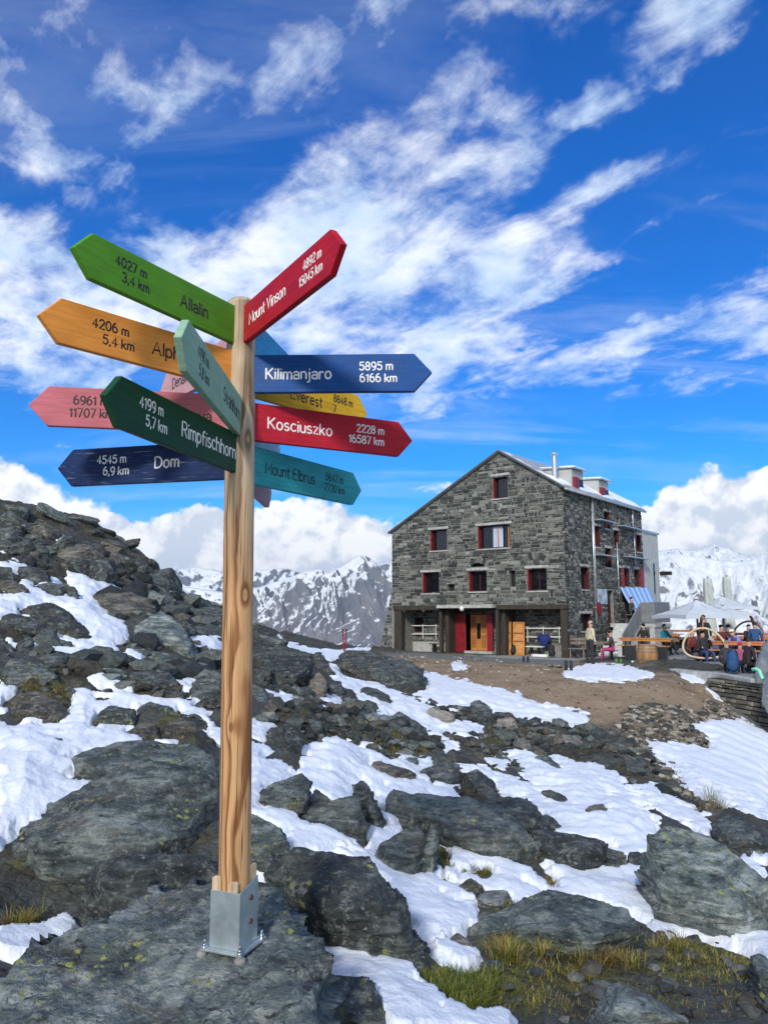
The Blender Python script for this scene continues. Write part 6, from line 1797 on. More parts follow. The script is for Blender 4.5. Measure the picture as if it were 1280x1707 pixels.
for i in range(nu + 1):
    for j in range(nv + 1):
        s_, t_ = i / nu, j / nv
        p = (1 - s_) * ((1 - t_) * p00 + t_ * p01) + s_ * ((1 - t_) * p10 + t_ * p11)
        V.append(p + np.array([0, 0, -.10 * math.sin(s_ * math.pi)])); al.append(t_)
nn_ = len(V)
V = V + [v - np.array([.0, 0, .025]) for v in V]; al = al + al
Fq = [(i * (nv + 1) + j, (i + 1) * (nv + 1) + j, (i + 1) * (nv + 1) + j + 1, i * (nv + 1) + j + 1) for i in range(nu) for j in range(nv)]
Fq = Fq + [tuple(nn_ + k for k in f[::-1]) for f in Fq]
aw = obj('awning', np_mesh('awning', np.array(V), Fq, awning_mat(), True, {'along': np.array(al)}), hut)
m = MB(); m.tube([tuple(p10 - [0, 0, .03]), tuple(p11 - [0, 0, .03])], .035, 8); m.tube([tuple(p11), (p11[0], p11[1], -.1)], .035, 8); m.build('awning_frame', PIPE, aw)
# sign disc and banner on the side wall
u_, z_ = sid(997, 1014, .16)
M = Matrix.Translation((.20, u_, z_)) @ Matrix.Rotation(math.pi / 2, 4, 'Y')
MB().lathe([(.30, -.02), (.30, .02)], 24, M=M).build('round_red_sign', RED, hut)
u0, z0, u1, z1 = srect(993, 982, 1009, 1007)
MB().box((.07, u0, z0), (.085, u1, z1)).build('pale_banner', paint('banner_cloth', (.36, .42, .50), .7, .3, 2.5), hut)
# ------------------------------------------------------------------ terrace paving, stairs, retaining wall
def pave_mat():
    m, g, b = new_mat('paving')
    c = objc(g)
    v = g.voro(g.mapv(c, scale=(.9, 1.2, 1)), 1.1, 'F1', 'Color'); e = g.voro(g.mapv(c, scale=(.9, 1.2, 1)), 1.1, 'DISTANCE_TO_EDGE')
    n = g.noise(c, 7, 5, .6)
    col = g.mix(g.v('DOT_PRODUCT', v, (.33, .33, .33)), (.15, .155, .155), (.30, .30, .29))
    col = g.mix(g.lin(n, .3, .7, 0, .5), col, (.36, .35, .33))
    col = g.mix(g.ss(e, 0, .03, .7, 0), col, (.07, .065, .06))
    g.put(b.inputs['Base Color'], col); b.inputs['Roughness'].default_value = .8
    bump(g, b, n, .3, .02)
    return m
PAVE = pave_mat()
def slab_from(poly, z0, z1, name, mat, kind='structure'):
    m = MB(); m.prism([tuple(W(x, y)[:2]) for x, y in poly], 'z', z0, z1)
    return tag(m.build(name, mat), kind=kind)
slab_from([(-10.6, -1.35), (-4, -1.25), (0.6, -1.5), (0.6, 1.28), (-10.6, 1.28)], -.5, .012, 'forecourt_paving', PAVE)
slab_from([(.62, -1.5), (3.0, -3.3), (5.6, -4.8), (8.3, -6.5), (9.7, -8.1), (10.6, -7.0), (13.5, 12), (15, 34), (.62, 34)], -.6, .03, 'terrace_paving', PAVE)
CONC_M = paint('grey_concrete', (.38, .385, .375), .85, .14, 4, bumpv=.4)
DZ = .24
slab_from([(2.46, 1.3), (3.6, -1.2), (6.4, -2.9), (9.7, -4.7), (13.3, 12), (14.8, 34), (-4, 34), (-4, 14), (2.46, 14)], -.3, DZ, 'terrace_deck', PAVE)
rim = MB()
rp = [(3.0, -3.34), (5.6, -4.86), (8.3, -6.57), (9.75, -8.2), (10.0, -7.9), (8.5, -6.2), (5.75, -4.5), (3.15, -3.0)]
rim.prism([tuple(W(x, y)[:2]) for x, y in rp], 'z', -.45, .085)
tag(rim.build('terrace_kerb', CONC_M, bevel=.02), kind='structure')

# dry-stone retaining wall under the right end of the terrace
A_ = np.array(PT(1178, 1131, 25.4)); B_ = np.array(PT(1300, 1140, 22.2))
du = (B_ - A_)[:2]; Lw = np.hypot(*du); du /= Lw; dn = np.array([-du[1], du[0]])
if dn[1] < 0: dn = -dn
Wto = lambda u, z, d: (A_[0] + du[0] * u + dn[0] * (d + .10 * z), A_[1] + du[1] * u + dn[1] * (d + .10 * z), z)
dry = MB(); V = [Wto(u, z, dd) for dd in (.05, .6) for (u, z) in ((0, -2.4), (Lw, -2.4), (Lw, -.03), (0, -.03))]
dry.add(V, [(0, 1, 2, 3), (7, 6, 5, 4), (0, 4, 5, 1), (1, 5, 6, 2), (2, 6, 7, 3), (3, 7, 4, 0)])
dwall = dry.build('retaining_wall', paint('wall_shadow_gaps', (.035, .032, .026), .9, .2), None)
tag(dwall, 'dry-laid stone retaining wall holding up the right end of the terrace', 'stone wall')
WPAL_keep = list(WPAL); WPAL[:] = [(.16, .15, .12), (.22, .20, .16), (.10, .10, .085), (.28, .26, .21), (.19, .165, .12), (.075, .075, .065)]
Masonry(12).fill(0, Lw, -2.3, -.03, [], Wto, hmin=.06, hmax=.17, lmin=.2, lmax=.9, gap=.03).build('stonework', dwall)
WPAL[:] = WPAL_keep

# concrete stairs up to the side door with a grey panelled railing
st = empty('concrete_stairs', W(1.1, 2.4, 0), HA, 'pale concrete outdoor stairs climbing to the side door of the hut', 'stairs')
m = MB(); n_ = 9; zt = 1.55
prof = [(0, -.3)]
for k in range(n_):
    prof += [(k * .28, zt * k / n_ if k else -.0), (k * .28, zt * (k + 1) / n_)]
prof += [(n_ * .28, zt), (n_ * .28, -.3)]
prof = [prof[0]] + prof[2:]
m.prism(prof, 'x', -.62, .55); m.build('steps', paint('pale_step_concrete', (.47, .49, .48), .8, .08, 5), st, bevel=.015)
m = MB(); m.box((-1.0, n_ * .28 + .005, 1.36), (1.3, n_ * .28 + 2.45, 1.555)); m.box((1.0, n_ * .28 + .02, -.2), (1.25, n_ * .28 + 2.4, 1.36)); m.build('landing', CONC_M, st, bevel=.015)
rail = MB(); GREYP = paint('grey_mesh_panel', (.17, .175, .18), .6, .1, 4)
rail.prism([(-.05, .12), (n_ * .28, zt + .12), (n_ * .28, zt + 1.0), (-.05, 1.0)], 'x', .60, .635)
rail.box((1.26, n_ * .28 + .04, 1.6), (1.295, n_ * .28 + 2.3, 2.6))
rail.box((.64, n_ * .28 + .005, 1.6), (1.255, n_ * .28 + .035, 2.6))
ra = rail.build('railing_panel', GREYP, st)
m = MB(); m.tube([(.618, -.05, 1.03), (.618, n_ * .28, zt + 1.03), (1.28, n_ * .28 + .02, zt + 1.06), (1.28, n_ * .28 + 2.3, zt + 1.06)], .028, 8)
for y in (0.0, .84, 1.68, 2.45): m.tube([(.618, y, zt * max(y, 0) / (n_ * .28)), (.618, y, 1.03 + zt * y / (n_ * .28))], .022, 8)
m.build('handrail', PIPE, st)

# ------------------------------------------------------------------ furniture and gear
def LZ(px, py, z=0.03):
    p = on_plane(px, py, 'z', z); return p
def place(px, py, z=0.03):
    p = on_plane(px, py, 'z', z); return W(p[0], p[1], z)
def table(px, py, rz, L, label, z=DZ, wid=.72, mat=None, loc=None, cat='table', grp='tables on the terrace'):
    if loc is None:
        loc = place(px, py, z + .75); loc.z = z      # (px, py) is the middle of the top
    t = empty('beer_table', loc, rz, label, cat, grp)
    mat = mat or LARCH
    b_ = MB()
    nb = 4
    for k in range(nb):
        y = -wid / 2 + wid * (k + .5) / nb; b_.box((-L / 2, y - wid / nb / 2 + .006, .71), (L / 2, y + wid / nb / 2 - .006, .75))
    b_.build('tabletop', mat, t, bevel=.006)
    MB().box((-L / 2 + .05, -wid / 2 + .03, .62), (L / 2 - .05, -wid / 2 + .06, .708)).build('apron', mat, t)
    for s in (-1, 1):
        l = MB(); l.tube([(s * (L / 2 - .3), -wid / 2 + .08, 0), (s * (L / 2 - .3), -wid / 2 + .12, .71)], .025, 8); l.tube([(s * (L / 2 - .3), wid / 2 - .08, 0), (s * (L / 2 - .3), wid / 2 - .12, .71)], .025, 8)
        l.tube([(s * (L / 2 - .3), -wid / 2 + .1, .3), (s * (L / 2 - .3), wid / 2 - .1, .3)], .018, 8); l.build('leg', DARK, t)
    return t
def bench(loc, rz, L, label, mat=None, back=False, grp='benches on the terrace'):
    t = empty('bench', loc, rz, label, 'bench', grp)
    mat = mat or LARCH
    MB().box((-L / 2, -.14, .41), (L / 2, -.008, .45)).box((-L / 2, .008, .41), (L / 2, .14, .45)).build('seat', mat, t, bevel=.006)
    for s in (-1, 1):
        MB().box((s * (L / 2 - .25) - .03, -.13, 0), (s * (L / 2 - .25) + .03, .13, .408)).build('leg', DARK if not back else mat, t, bevel=.006)
    if back:
        m = MB()
        for z in (.62, .80): m.box((-L / 2, .15, z), (L / 2, .18, z + .12))
        m.build('backrest', mat, t, bevel=.006)
        for s in (-1, 1): MB().box((s * (L / 2 - .2) - .025, .145, .3), (s * (L / 2 - .2) + .025, .149 + .035, .95)).build('back_post', mat, t)
    return t
TA = HA + math.radians(90)
AT = {'front': (1078, 1098), }
GREYW = paint('silvered_wood', (.17, .14, .105), .8, .2, 7, stretch=(1, 1, .3))
TERRA = paint('terracotta_wood', (.50, .155, .055), .5, .12, 6, stretch=(1, 1, .2))
def tb(px, py, L, lt, lb, dy=.55, wid=.75, mat=None):
    t = table(px, py, HA + .03, L, lt, wid=wid, mat=mat or LARCH)
    if lb:
        p = Vector(t.location) + Matrix.Rotation(HA + .03, 4, 'Z') @ Vector((0, -dy, 0))
        bench(p, HA + .03, L * .96, lb, mat or LARCH)
    return t
T1 = tb(1078, 1063.5, 2.3, 'orange table directly above the wooden barrel', 'orange bench in front of the table above the barrel')
T2 = tb(1099, 1056, 2.4, 'orange table in the row beneath the blue awning', 'orange bench beside the teal-jacketed guest')
T3 = tb(1130, 1050, 3.4, 'far orange table behind the pole of the open parasol', None)
for i, (x, y) in enumerate(((1119, 1085), (1127, 1080), (1136, 1077))):
    bench(place(x, y, DZ), TA, 1.8, ['pale bench end-on behind the teal-jacketed guest', 'middle one of the pale benches standing end-on', 'rearmost pale bench standing end-on near the parasol'][i], GREYW)
T4 = tb(1222, 1069, 2.5, 'long red-brown table behind the bright blue rucksack', 'red-brown bench in front of the long red-brown table', wid=.8, mat=TERRA)
T5 = tb(1238, 1060.5, 2.6, 'red-brown table where the guest in lavender leans', None, mat=TERRA)
T6 = tb(1248, 1055, 2.4, 'rear red-brown table by the blue down jacket', None, mat=TERRA)
table(0, 0, HA + .25, 1.3, 'small weathered table by the hut corner', mat=GREYW, wid=.6, loc=place(1004, 1097, .012))
bench(place(962, 1097, .012), HA + .30, 1.1, 'grey weathered bench with a backrest at the hut corner', GREYW, True)
bench(place(1012, 1101, .012), HA + .25, .9, 'low wooden bench in front of the small weathered table', GREYW)
bench(W(.9, 6.1, 1.56), TA, 1.4, 'bench on the landing at the top of the stairs', GREYW)
table(0, 0, TA, 1.4, 'table on the landing at the top of the stairs', loc=W(1.35, 6.1, 1.56), mat=GREYW, wid=.5)

# oak barrel
def barrel(loc, label):
    t = empty('barrel', loc, .3, label, 'barrel')
    prof = []
    for k in range(13):
        f = k / 12; prof.append((.30 + .095 * math.sin(f * math.pi), .84 * f))
    V, Fq = [], []
    n = 48
    for (r, z) in prof:
        for k in range(n):
            rr_ = r - (.004 if k % 2 == 0 else 0); V.append((rr_ * math.cos(2 * math.pi * k / n), rr_ * math.sin(2 * math.pi * k / n), z))
    Fq = [(i * n + k, i * n + (k + 1) % n, (i + 1) * n + (k + 1) % n, (i + 1) * n + k) for i in range(12) for k in range(n)] + [tuple(range(n - 1, -1, -1)), tuple(12 * n + k for k in range(n))]
    obj('staves', np_mesh('staves', np.array(V), Fq, paint('barrel_oak', (.33, .165, .06), .55, .2, 9, stretch=(1, 1, .15)), True), t)
    for z in (.05, .17, .28, .56, .67, .79):
        r = .30 + .095 * math.sin(z / .84 * math.pi) + .004
        MB().lathe([(r - .01, z - .022), (r + .004, z - .022), (r + .004, z + .022), (r - .01, z + .022)], 40).build('hoop', GREYW, t, smooth=False)
    MB().lathe([(.29, .80), (.29, .815)], 32).build('lid', GREYW, t)
    return t
barrel(place(1079, 1111), 'brown wooden barrel standing at the terrace edge')
def board_panel(px, py, w, h, label):
    t = empty('menu_board', place(px, py), HA + .1, label, 'board')
    MB().box((-w / 2, -.02, .08), (w / 2, .02, h)).build('panel', paint('slate_board', (.012, .014, .018), .5, .2), t)
    for s in (-1, 1): MB().box((s * w / 2 - .02, -.03, 0), (s * w / 2 + .02, .03, h + .03)).build('frame_post', TIMB, t)
board_panel(1051, 1106, .42, .72, 'dark notice board left of the barrel')
board_panel(1104, 1110, .38, .72, 'dark notice board right of the barrel')

# parasols
CANVAS = paint('white_canvas', (.50, .54, .60), .85, .03, 2)
POLEM = paint('grey_pole', (.22, .22, .23), .5, .1)
def parasol(loc, half, zt, ze, rz, label):
    t = empty('parasol', loc, rz, label, 'parasol', 'open parasols on the terrace')
    n = 12; V = []; Fq = []
    for i in range(n + 1):
        for j in range(n + 1):
            u, v = -1 + 2 * i / n, -1 + 2 * j / n
            e = max(abs(u), abs(v)); rad = math.hypot(u, v)
            z = zt - (zt - ze) * (e ** .92) - .10 * (rad - e) - (.05 * math.sin(max(abs(u), abs(v)) * math.pi) * (1 - abs(abs(u) - abs(v))))
            V.append((u * half, v * half, z))
    k = len(V); V += [(x, y, z - .02) for x, y, z in V]
    for i in range(n):
        for j in range(n):
            q = (i * (n + 1) + j, (i + 1) * (n + 1) + j, (i + 1) * (n + 1) + j + 1, i * (n + 1) + j + 1)
            Fq += [q, tuple(k + a for a in q[::-1])]
    ring = [i * (n + 1) for i in range(n + 1)] + [n * (n + 1) + j for j in range(1, n + 1)] + [i * (n + 1) + n for i in range(n - 1, -1, -1)] + [j for j in range(n - 1, 0, -1)]
    m_ = len(ring)
    V += [(V[r][0], V[r][1], V[r][2] - .16) for r in ring]
    b0 = 2 * k
    Fq += [(ring[i], ring[(i + 1) % m_], b0 + (i + 1) % m_, b0 + i) for i in range(m_)]
    obj('canopy', np_mesh('canopy', np.array(V), Fq, CANVAS, False), t)
    MB().tube([(0, 0, 0), (0, 0, zt + .08)], .045, 10).build('pole', POLEM, t, smooth=True)
    MB().lathe([(.10, zt + .01), (.13, zt + .04), (.05, zt + .12)], 14).build('cap', CANVAS, t, smooth=True)
    MB().lathe([(.06, ze - .18), (.17, ze - .12), (.17, ze - .02), (.06, ze + .02)], 14).build('hub', DARK, t)
    MB().box((-.35, -.35, 0), (.35, .35, .09)).build('base', CONC_M, t, bevel=.02)
    r = MB()
    for a in range(8):
        th = math.pi * a / 4; L = half * (1.38 if a % 2 else .97)
        r.tube([(0, 0, zt - .06), (math.cos(th) * L, math.sin(th) * L, ze - (.11 if a % 2 else .02))], .014, 6)
    r.build('rib', POLEM, t)
    return t
def at_depth(px, Y, z=0.03):
    r = pix_ray(px, 1060); t = Y / r[1]; return Vector((r[0] * t, Y, z))
parasol(at_depth(1163, 33.5), 1.36, 2.62, 1.98, .18, 'nearest white open parasol over the terrace tables')
parasol(at_depth(1206, 41), 1.30, 2.95, 2.40, .12, 'white open parasol behind and right of the nearest one, higher up')
parasol(at_depth(1207, 38), .95, 2.42, 2.10, .2, 'half hidden white parasol between the two larger ones')
def closed_parasol(loc, label, zt, r0):
    t = empty('closed_parasol', loc, 0, label, 'parasol', 'folded parasols')
    n = 28; V = []; prof = [(.28, .60), (.40, .56), (.75, .50), (1, .36)]
    lev = 16
    for i in range(lev + 1):
        f = i / lev; z = .55 + (zt - .55) * f; r = r0 * (1.0 - .42 * f) * (1 + .1 * math.sin(f * 9))
        for k in range(n):
            th = 2 * math.pi * k / n; rr_ = r * (1 + .13 * math.sin(th * 7 + 1.5 * f)); V.append((rr_ * math.cos(th), rr_ * math.sin(th), z))
    Fq = [(i * n + k, i * n + (k + 1) % n, (i + 1) * n + (k + 1) % n, (i + 1) * n + k) for i in range(lev) for k in range(n)] + [tuple(range(n - 1, -1, -1)), tuple(lev * n + k for k in range(n))]
    obj('folded_canopy', np_mesh('folded_canopy', np.array(V), Fq, paint('grey_cover', (.42, .46, .44), .8, .1, 3), True), t)
    MB().tube([(0, 0, 0), (0, 0, zt + .1)], .05, 10).build('pole', POLEM, t)
    MB().box((-.4, -.4, 0), (.4, .4, .1)).build('base', CONC_M, t, bevel=.02)
closed_parasol(at_depth(1184, 37.5), 'tall folded parasol in a grey cover behind the open ones', 3.7, .30)
closed_parasol(at_depth(1216, 44), 'farther folded parasol in a grey cover, partly behind an open canopy', 4.1, .31)

# hanging basket chairs on bent wooden stands
PALEW = paint('pale_bent_wood', (.52, .40, .27), .5, .12, 8)
BROWNW = paint('brown_bent_wood', (.23, .085, .032), .45, .15, 8)
NET = paint('dark_netting', (.012, .012, .014), .8, .2)
def hanging_chair(loc, rz, s, label, ring_mat):
    t = empty('hanging_chair', loc, rz, label, 'hanging chair', 'hanging chairs')
    # hoop, tilted back
    M = Matrix.Translation((0, 0, .92 * s)) @ Matrix.Rotation(math.radians(-16), 4, 'X')
    pts = [M @ Vector((.86 * s * math.cos(a), 0, .66 * s * math.sin(a) - .10 * s * math.cos(2 * a))) for a in np.linspace(0, 2 * math.pi, 48, endpoint=False)]
    MB().tube(pts, .05 * s, 10, closed=True).build('hoop', ring_mat, t, smooth=True)
    c = MB(); n = 14
    V = []; Fq = []
    for i in range(9):
        f = i / 8
        for k in range(n + 1):
            a = math.pi + math.pi * k / n
            r = 1 - .75 * f * f
            V.append(M @ Vector((.80 * s * math.cos(a) * (1 - .5 * f), .72 * s * math.sin(f * math.pi / 2), .60 * s * math.sin(a) * (1 - .35 * f) - .1 * f)))
    Fq = [(i * (n + 1) + k, i * (n + 1) + k + 1, (i + 1) * (n + 1) + k + 1, (i + 1) * (n + 1) + k) for i in range(8) for k in range(n)]
    o = obj('cradle', np_mesh('cradle', np.array([tuple(v) for v in V]), Fq, NET, True), t)
    md = o.modifiers.new('thick', 'SOLIDIFY'); md.thickness = .03
    arcp = [Vector((0, .9 * s, .03))] + [Vector((0, .95 * s - .95 * s * (1 - math.cos(a)) * .95, .1 + 2.0 * s * math.sin(a))) for a in np.linspace(.0, 1.75, 16)]
    MB().tube(arcp, .075 * s, 10).build('stand', BROWNW, t, smooth=True)
    MB().tube([arcp[-1], M @ Vector((0, 0, .62 * s))], .012, 6).build('suspension_rope', WHITE, t)
    f = MB(); f.tube([(-1.15 * s, -.55 * s, .07), (-.3 * s, .9 * s, .07)], .06 * s, 8); f.tube([(1.0 * s, -.55 * s, .07), (.3 * s, .9 * s, .07)], .06 * s, 8); f.tube([(-.3 * s, .9 * s, .07), (.3 * s, .9 * s, .07)], .06 * s, 8)
    f.build('floor_frame', BROWNW, t)
    return t
hanging_chair(at_depth(1172, 29.6), -.25, .88, 'pale hoop hanging chair facing the terrace edge', PALEW)
hanging_chair(at_depth(1246, 41), -.9, .98, 'brown hanging chair with a bent stand at the far right of the terrace', BROWNW)

# gear in and before the porch
def backpack(loc, rz, s, col, label):
    t = empty('backpack', loc, rz, label, 'backpack')
    mt = paint('pack_cloth', col, .75, .15, 12)
    bm = bmesh.new(); bmesh.ops.create_cube(bm, size=1)
    for v in bm.verts:
        v.co.x *= .34 * s * (1 - .22 * (v.co.z > 0)); v.co.y *= .24 * s; v.co.z = (v.co.z + .5) * .56 * s
    me = bpy.data.meshes.new('pack_body'); bm.to_mesh(me); bm.free(); me.materials.append(mt)
    o = obj('pack_body', me, t); md = o.modifiers.new('s', 'SUBSURF'); md.levels = md.render_levels = 3
    me.polygons.foreach_set('use_smooth', [True] * len(me.polygons))
    bm = bmesh.new(); bmesh.ops.create_cube(bm, size=1)
    for v in bm.verts:
        v.co.x *= .26 * s; v.co.y = v.co.y * .12 * s - .14 * s; v.co.z = (v.co.z + .5) * .3 * s + .05 * s
    me = bpy.data.meshes.new('front_pocket'); bm.to_mesh(me); bm.free(); me.materials.append(mt)
    o = obj('front_pocket', me, t); md = o.modifiers.new('s', 'SUBSURF'); md.levels = md.render_levels = 2
    for q in (-1, 1):
        MB().tube([(q * .10 * s, .10 * s, .05 * s), (q * .11 * s, .20 * s, .2 * s), (q * .10 * s, .18 * s, .38 * s), (q * .06 * s, .06 * s, .5 * s)], .022 * s, 6).build('strap', DARK, t)
def boots(loc, rz, col, label, tall=.26):
    t = empty('boots', loc, rz, label, 'boots', 'boots and shoes set down outside the hut')
    mt = paint('boot_leather', col, .6, .2, 14)
    for s in (-1, 1):
        m = MB()
        m.tube([(s * .09, 0, tall), (s * .09, 0, .14), (s * .09, .0, .05)], [.058, .052, .055], 10)
        m.tube([(s * .09, .04, .05), (s * .09, -.10, .05), (s * .09, -.17, .04)], [.052, .048, .03], 10)
        b_ = m.build('boot', mt, t, smooth=True)
        MB().box((s * .09 - .05, -.19, 0), (s * .09 + .05, .07, .022)).build('sole', DARK, b_, bevel=.01)
backpack(W(fac(856, 1094, .6)[0], .6, .02), HA, 1.0, (.012, .012, .013), 'black rucksack leaning against the orange wooden leaves')
backpack(W(fac(925, 1100, .1)[0], -.25, .02), HA + .4, 1.15, (.010, .011, .014), 'bulky black rucksack at the foot of the corner post')
backpack(place(1222, 1124), HA + .2, 1.55, (.008, .06, .17), 'big bright blue rucksack at the terrace edge')
boots(place(947.5, 1117), HA + .3, (.012, .012, .013), 'pair of tall black boots standing on the forecourt', .33)
boots(place(876, 1102), HA + .4, (.02, .02, .024), 'dark boots beside the white plank in the porch', .2)
boots(place(1058, 1110), HA + .8, (.40, .50, .52), 'pale ski boots left of the barrel', .2)
boots(place(1031, 1108), HA + .1, (.08, .19, .035), 'green boots by the foot of the stairs', .22)
def sandals(loc, rz, label):
    t = empty('sandals', loc, rz, label, 'shoes', 'boots and shoes set down outside the hut')
    for x in (-.17, .17):
        o = MB().prism([(-.14, -.05), (-.05, -.06), (.1, -.045), (.14, 0), (.1, .045), (-.05, .06), (-.14, .05)], 'z', 0, .025, Matrix.Translation((x, 0, 0))).build('sole', DARK, t)
        MB().tube([(x + .04, -.05, .02), (x + .05, 0, .07), (x + .04, .05, .02)], .016, 6).build('strap', DARK, o)
sandals(place(925, 1112.5), HA, 'flat black sandals lying on the forecourt')
pl = empty('white_plank', W(fac(902, 1099, .2)[0], .05, .02), HA, 'white plank lying in the porch between boots and rucksack', 'plank')
MB().box((-.42, -.09, 0), (.42, .09, .12)).build('board', WHITE, pl, bevel=.01); MB().box((-.38, -.10, .01), (-.34, .10, .125)).build('cleat', GREYW, pl)
bench(W(fac(891, 1090, .8)[0], .85, .02), HA, .9, 'white-topped little bench in the porch', WHITE)
bench(W(fac(724, 1085, .8)[0], .8, .02), HA, .55, 'small dark bench in the left bay of the porch', DARK)
def wood_leaf(x0, x1, y, lean, label):
    a, b_ = fac(x0, 1065, y)[0], fac(x1, 1065, y)[0]
    t = empty('wooden_shutter_leaf', W((a + b_) / 2, y, .02), HA, label, 'shutter')
    w = (b_ - a) / 2
    R = Matrix.Rotation(lean, 4, 'X')
    MB().box((-w, 0, 0), (w, .04, 1.62), R).build('leaf', LARCH, t, bevel=.006)
    m = MB()
    for (z0, z1) in ((.12, .62), (.72, 1.02), (1.12, 1.5)): m.box((-w + .07, -.008, z0), (w - .07, -.001, z1), R)
    m.build('recessed_panel', paint('honey_larch', (.53, .25, .075), .5, .12, 6), t)
    m = MB()
    for z in (.665, 1.065): m.box((-w + .05, -.016, z - .02), (w - .05, -.002, z + .02), R)
    m.build('ledge_batten', paint('dark_larch_batten', (.22, .08, .02), .5, .1), t)
wood_leaf(837.5, 851, .55, -.05, 'narrower orange wooden leaf leaning in the porch')
wood_leaf(853.5, 873, .62, -.05, 'wider orange wooden leaf leaning in the porch')
# blue jacket hung over the rail
jk = empty('hung_jacket', W(fac(907, 1061, PD - .19)[0], PD - .2, fac(907, 1058, PD - .19)[1]), HA, 'dark blue jacket hanging from the pale rail in the porch', 'jacket')
JB = paint('blue_jacket_cloth', (.010, .022, .14), .8, .15, 9)
m = MB(); m.tube([(0, -.03, .02), (0, -.06, -.25), (.02, -.05, -.62)], [.20, .25, .19], 14, flat=(Vector((0, 1, 0)), .38)); m.build('jacket_body', JB, jk, smooth=True)
for s in (-1, 1):
    m = MB(); m.tube([(s * .16, -.04, .0), (s * .30, -.05, -.15), (s * .32, -.06, -.34)], [.07, .075, .055], 10); m.build('sleeve', JB, jk, smooth=True)
# red marker poles left of the hut
mk = empty('marker_poles', Vector(ground(574, 1086)), 0, 'pair of thin red poles stuck in the snow left of the hut', 'poles')
for s in (-1, 1):
    k = 30.0 / F
    m = MB(); m.tube([(0, 0, -.15), (s * 3.2 * k, 0, 38 * k)], .028, 8); q = m.build('pole', RED, mk)
    MB().lathe([(.035, 37 * k), (.05, 38.2 * k), (.02, 40 * k)], 10, (s * 3.2 * k, 0, 0)).build('tip', DARK, q)

# grey tarpaulin heaped over something at the right end of the terrace, with a green and white cord
TARP = paint('grey_tarpaulin', (.145, .165, .185), .55, .10, 3, bumpv=.4)
def drape(name, pix, Y, label, thick=1.0, seed=0):
    pts = [PT(a, b_, Y + dy) for a, b_, dy in pix]
    cc = np.mean(pts, 0)
    pts += [p * 1.0 + np.array([thick * .6, thick, -.1]) for p in pts] + [p + np.array([0, 0, -.5]) for p in pts if p[2] < cc[2]]
    o = hull_object(name, pts, .045, 1.1, TARP, seed=seed, layer=.3)
    return tag(o, label, 'tarpaulin')
drape('tarpaulin', [(1275, 1062, 1.2), (1262, 1096, 0), (1256, 1116, -.3), (1258, 1135, -.4), (1266, 1146, -.4), (1300, 1060, 1.2), (1310, 1150, 0)], 23.5, 'grey tarpaulin heap with a green cord at the right edge', 1.0, 3)
drape('tarpaulin', [(1268, 1140, 0), (1266, 1155, -.2), (1272, 1172, -.3), (1283, 1108, .2), (1300, 1110, .2), (1310, 1185, 0)], 21.8, 'second fold of grey tarpaulin lower at the right edge', .8, 5)
cd = MB(); cd.tube([PT(1253, 1116, 22.6), PT(1260, 1115, 22.5), PT(1265, 1118, 22.4), PT(1268, 1126, 22.3), PT(1271, 1132, 22.2)], .05, 8)
tag(cd.build('cord', paint('green_white_cord', (.25, .72, .48), .6, .25, 60), None, smooth=True), 'bright green and white cord lying on the grey tarpaulin', 'cord')
cr = empty('gear_pile', place(1256, 1121, .03), 0, 'dark and yellow climbing gear in a small pile by the tarpaulin', 'gear')
for k, (dx, dz, c) in enumerate(((-.1, .1, (.02, .02, .02)), (.08, .12, (.42, .30, .03)), (0, .25, (.015, .016, .02)))):
    m = MB(); m.tube([(dx + .16 * math.cos(a), .16 * math.sin(a), dz + .03 * math.sin(3 * a)) for a in np.linspace(0, 6.28, 20, endpoint=False)], .05, 8, closed=True); m.build('rope_coil', paint('coil', c, .8, .1), cr, smooth=True)
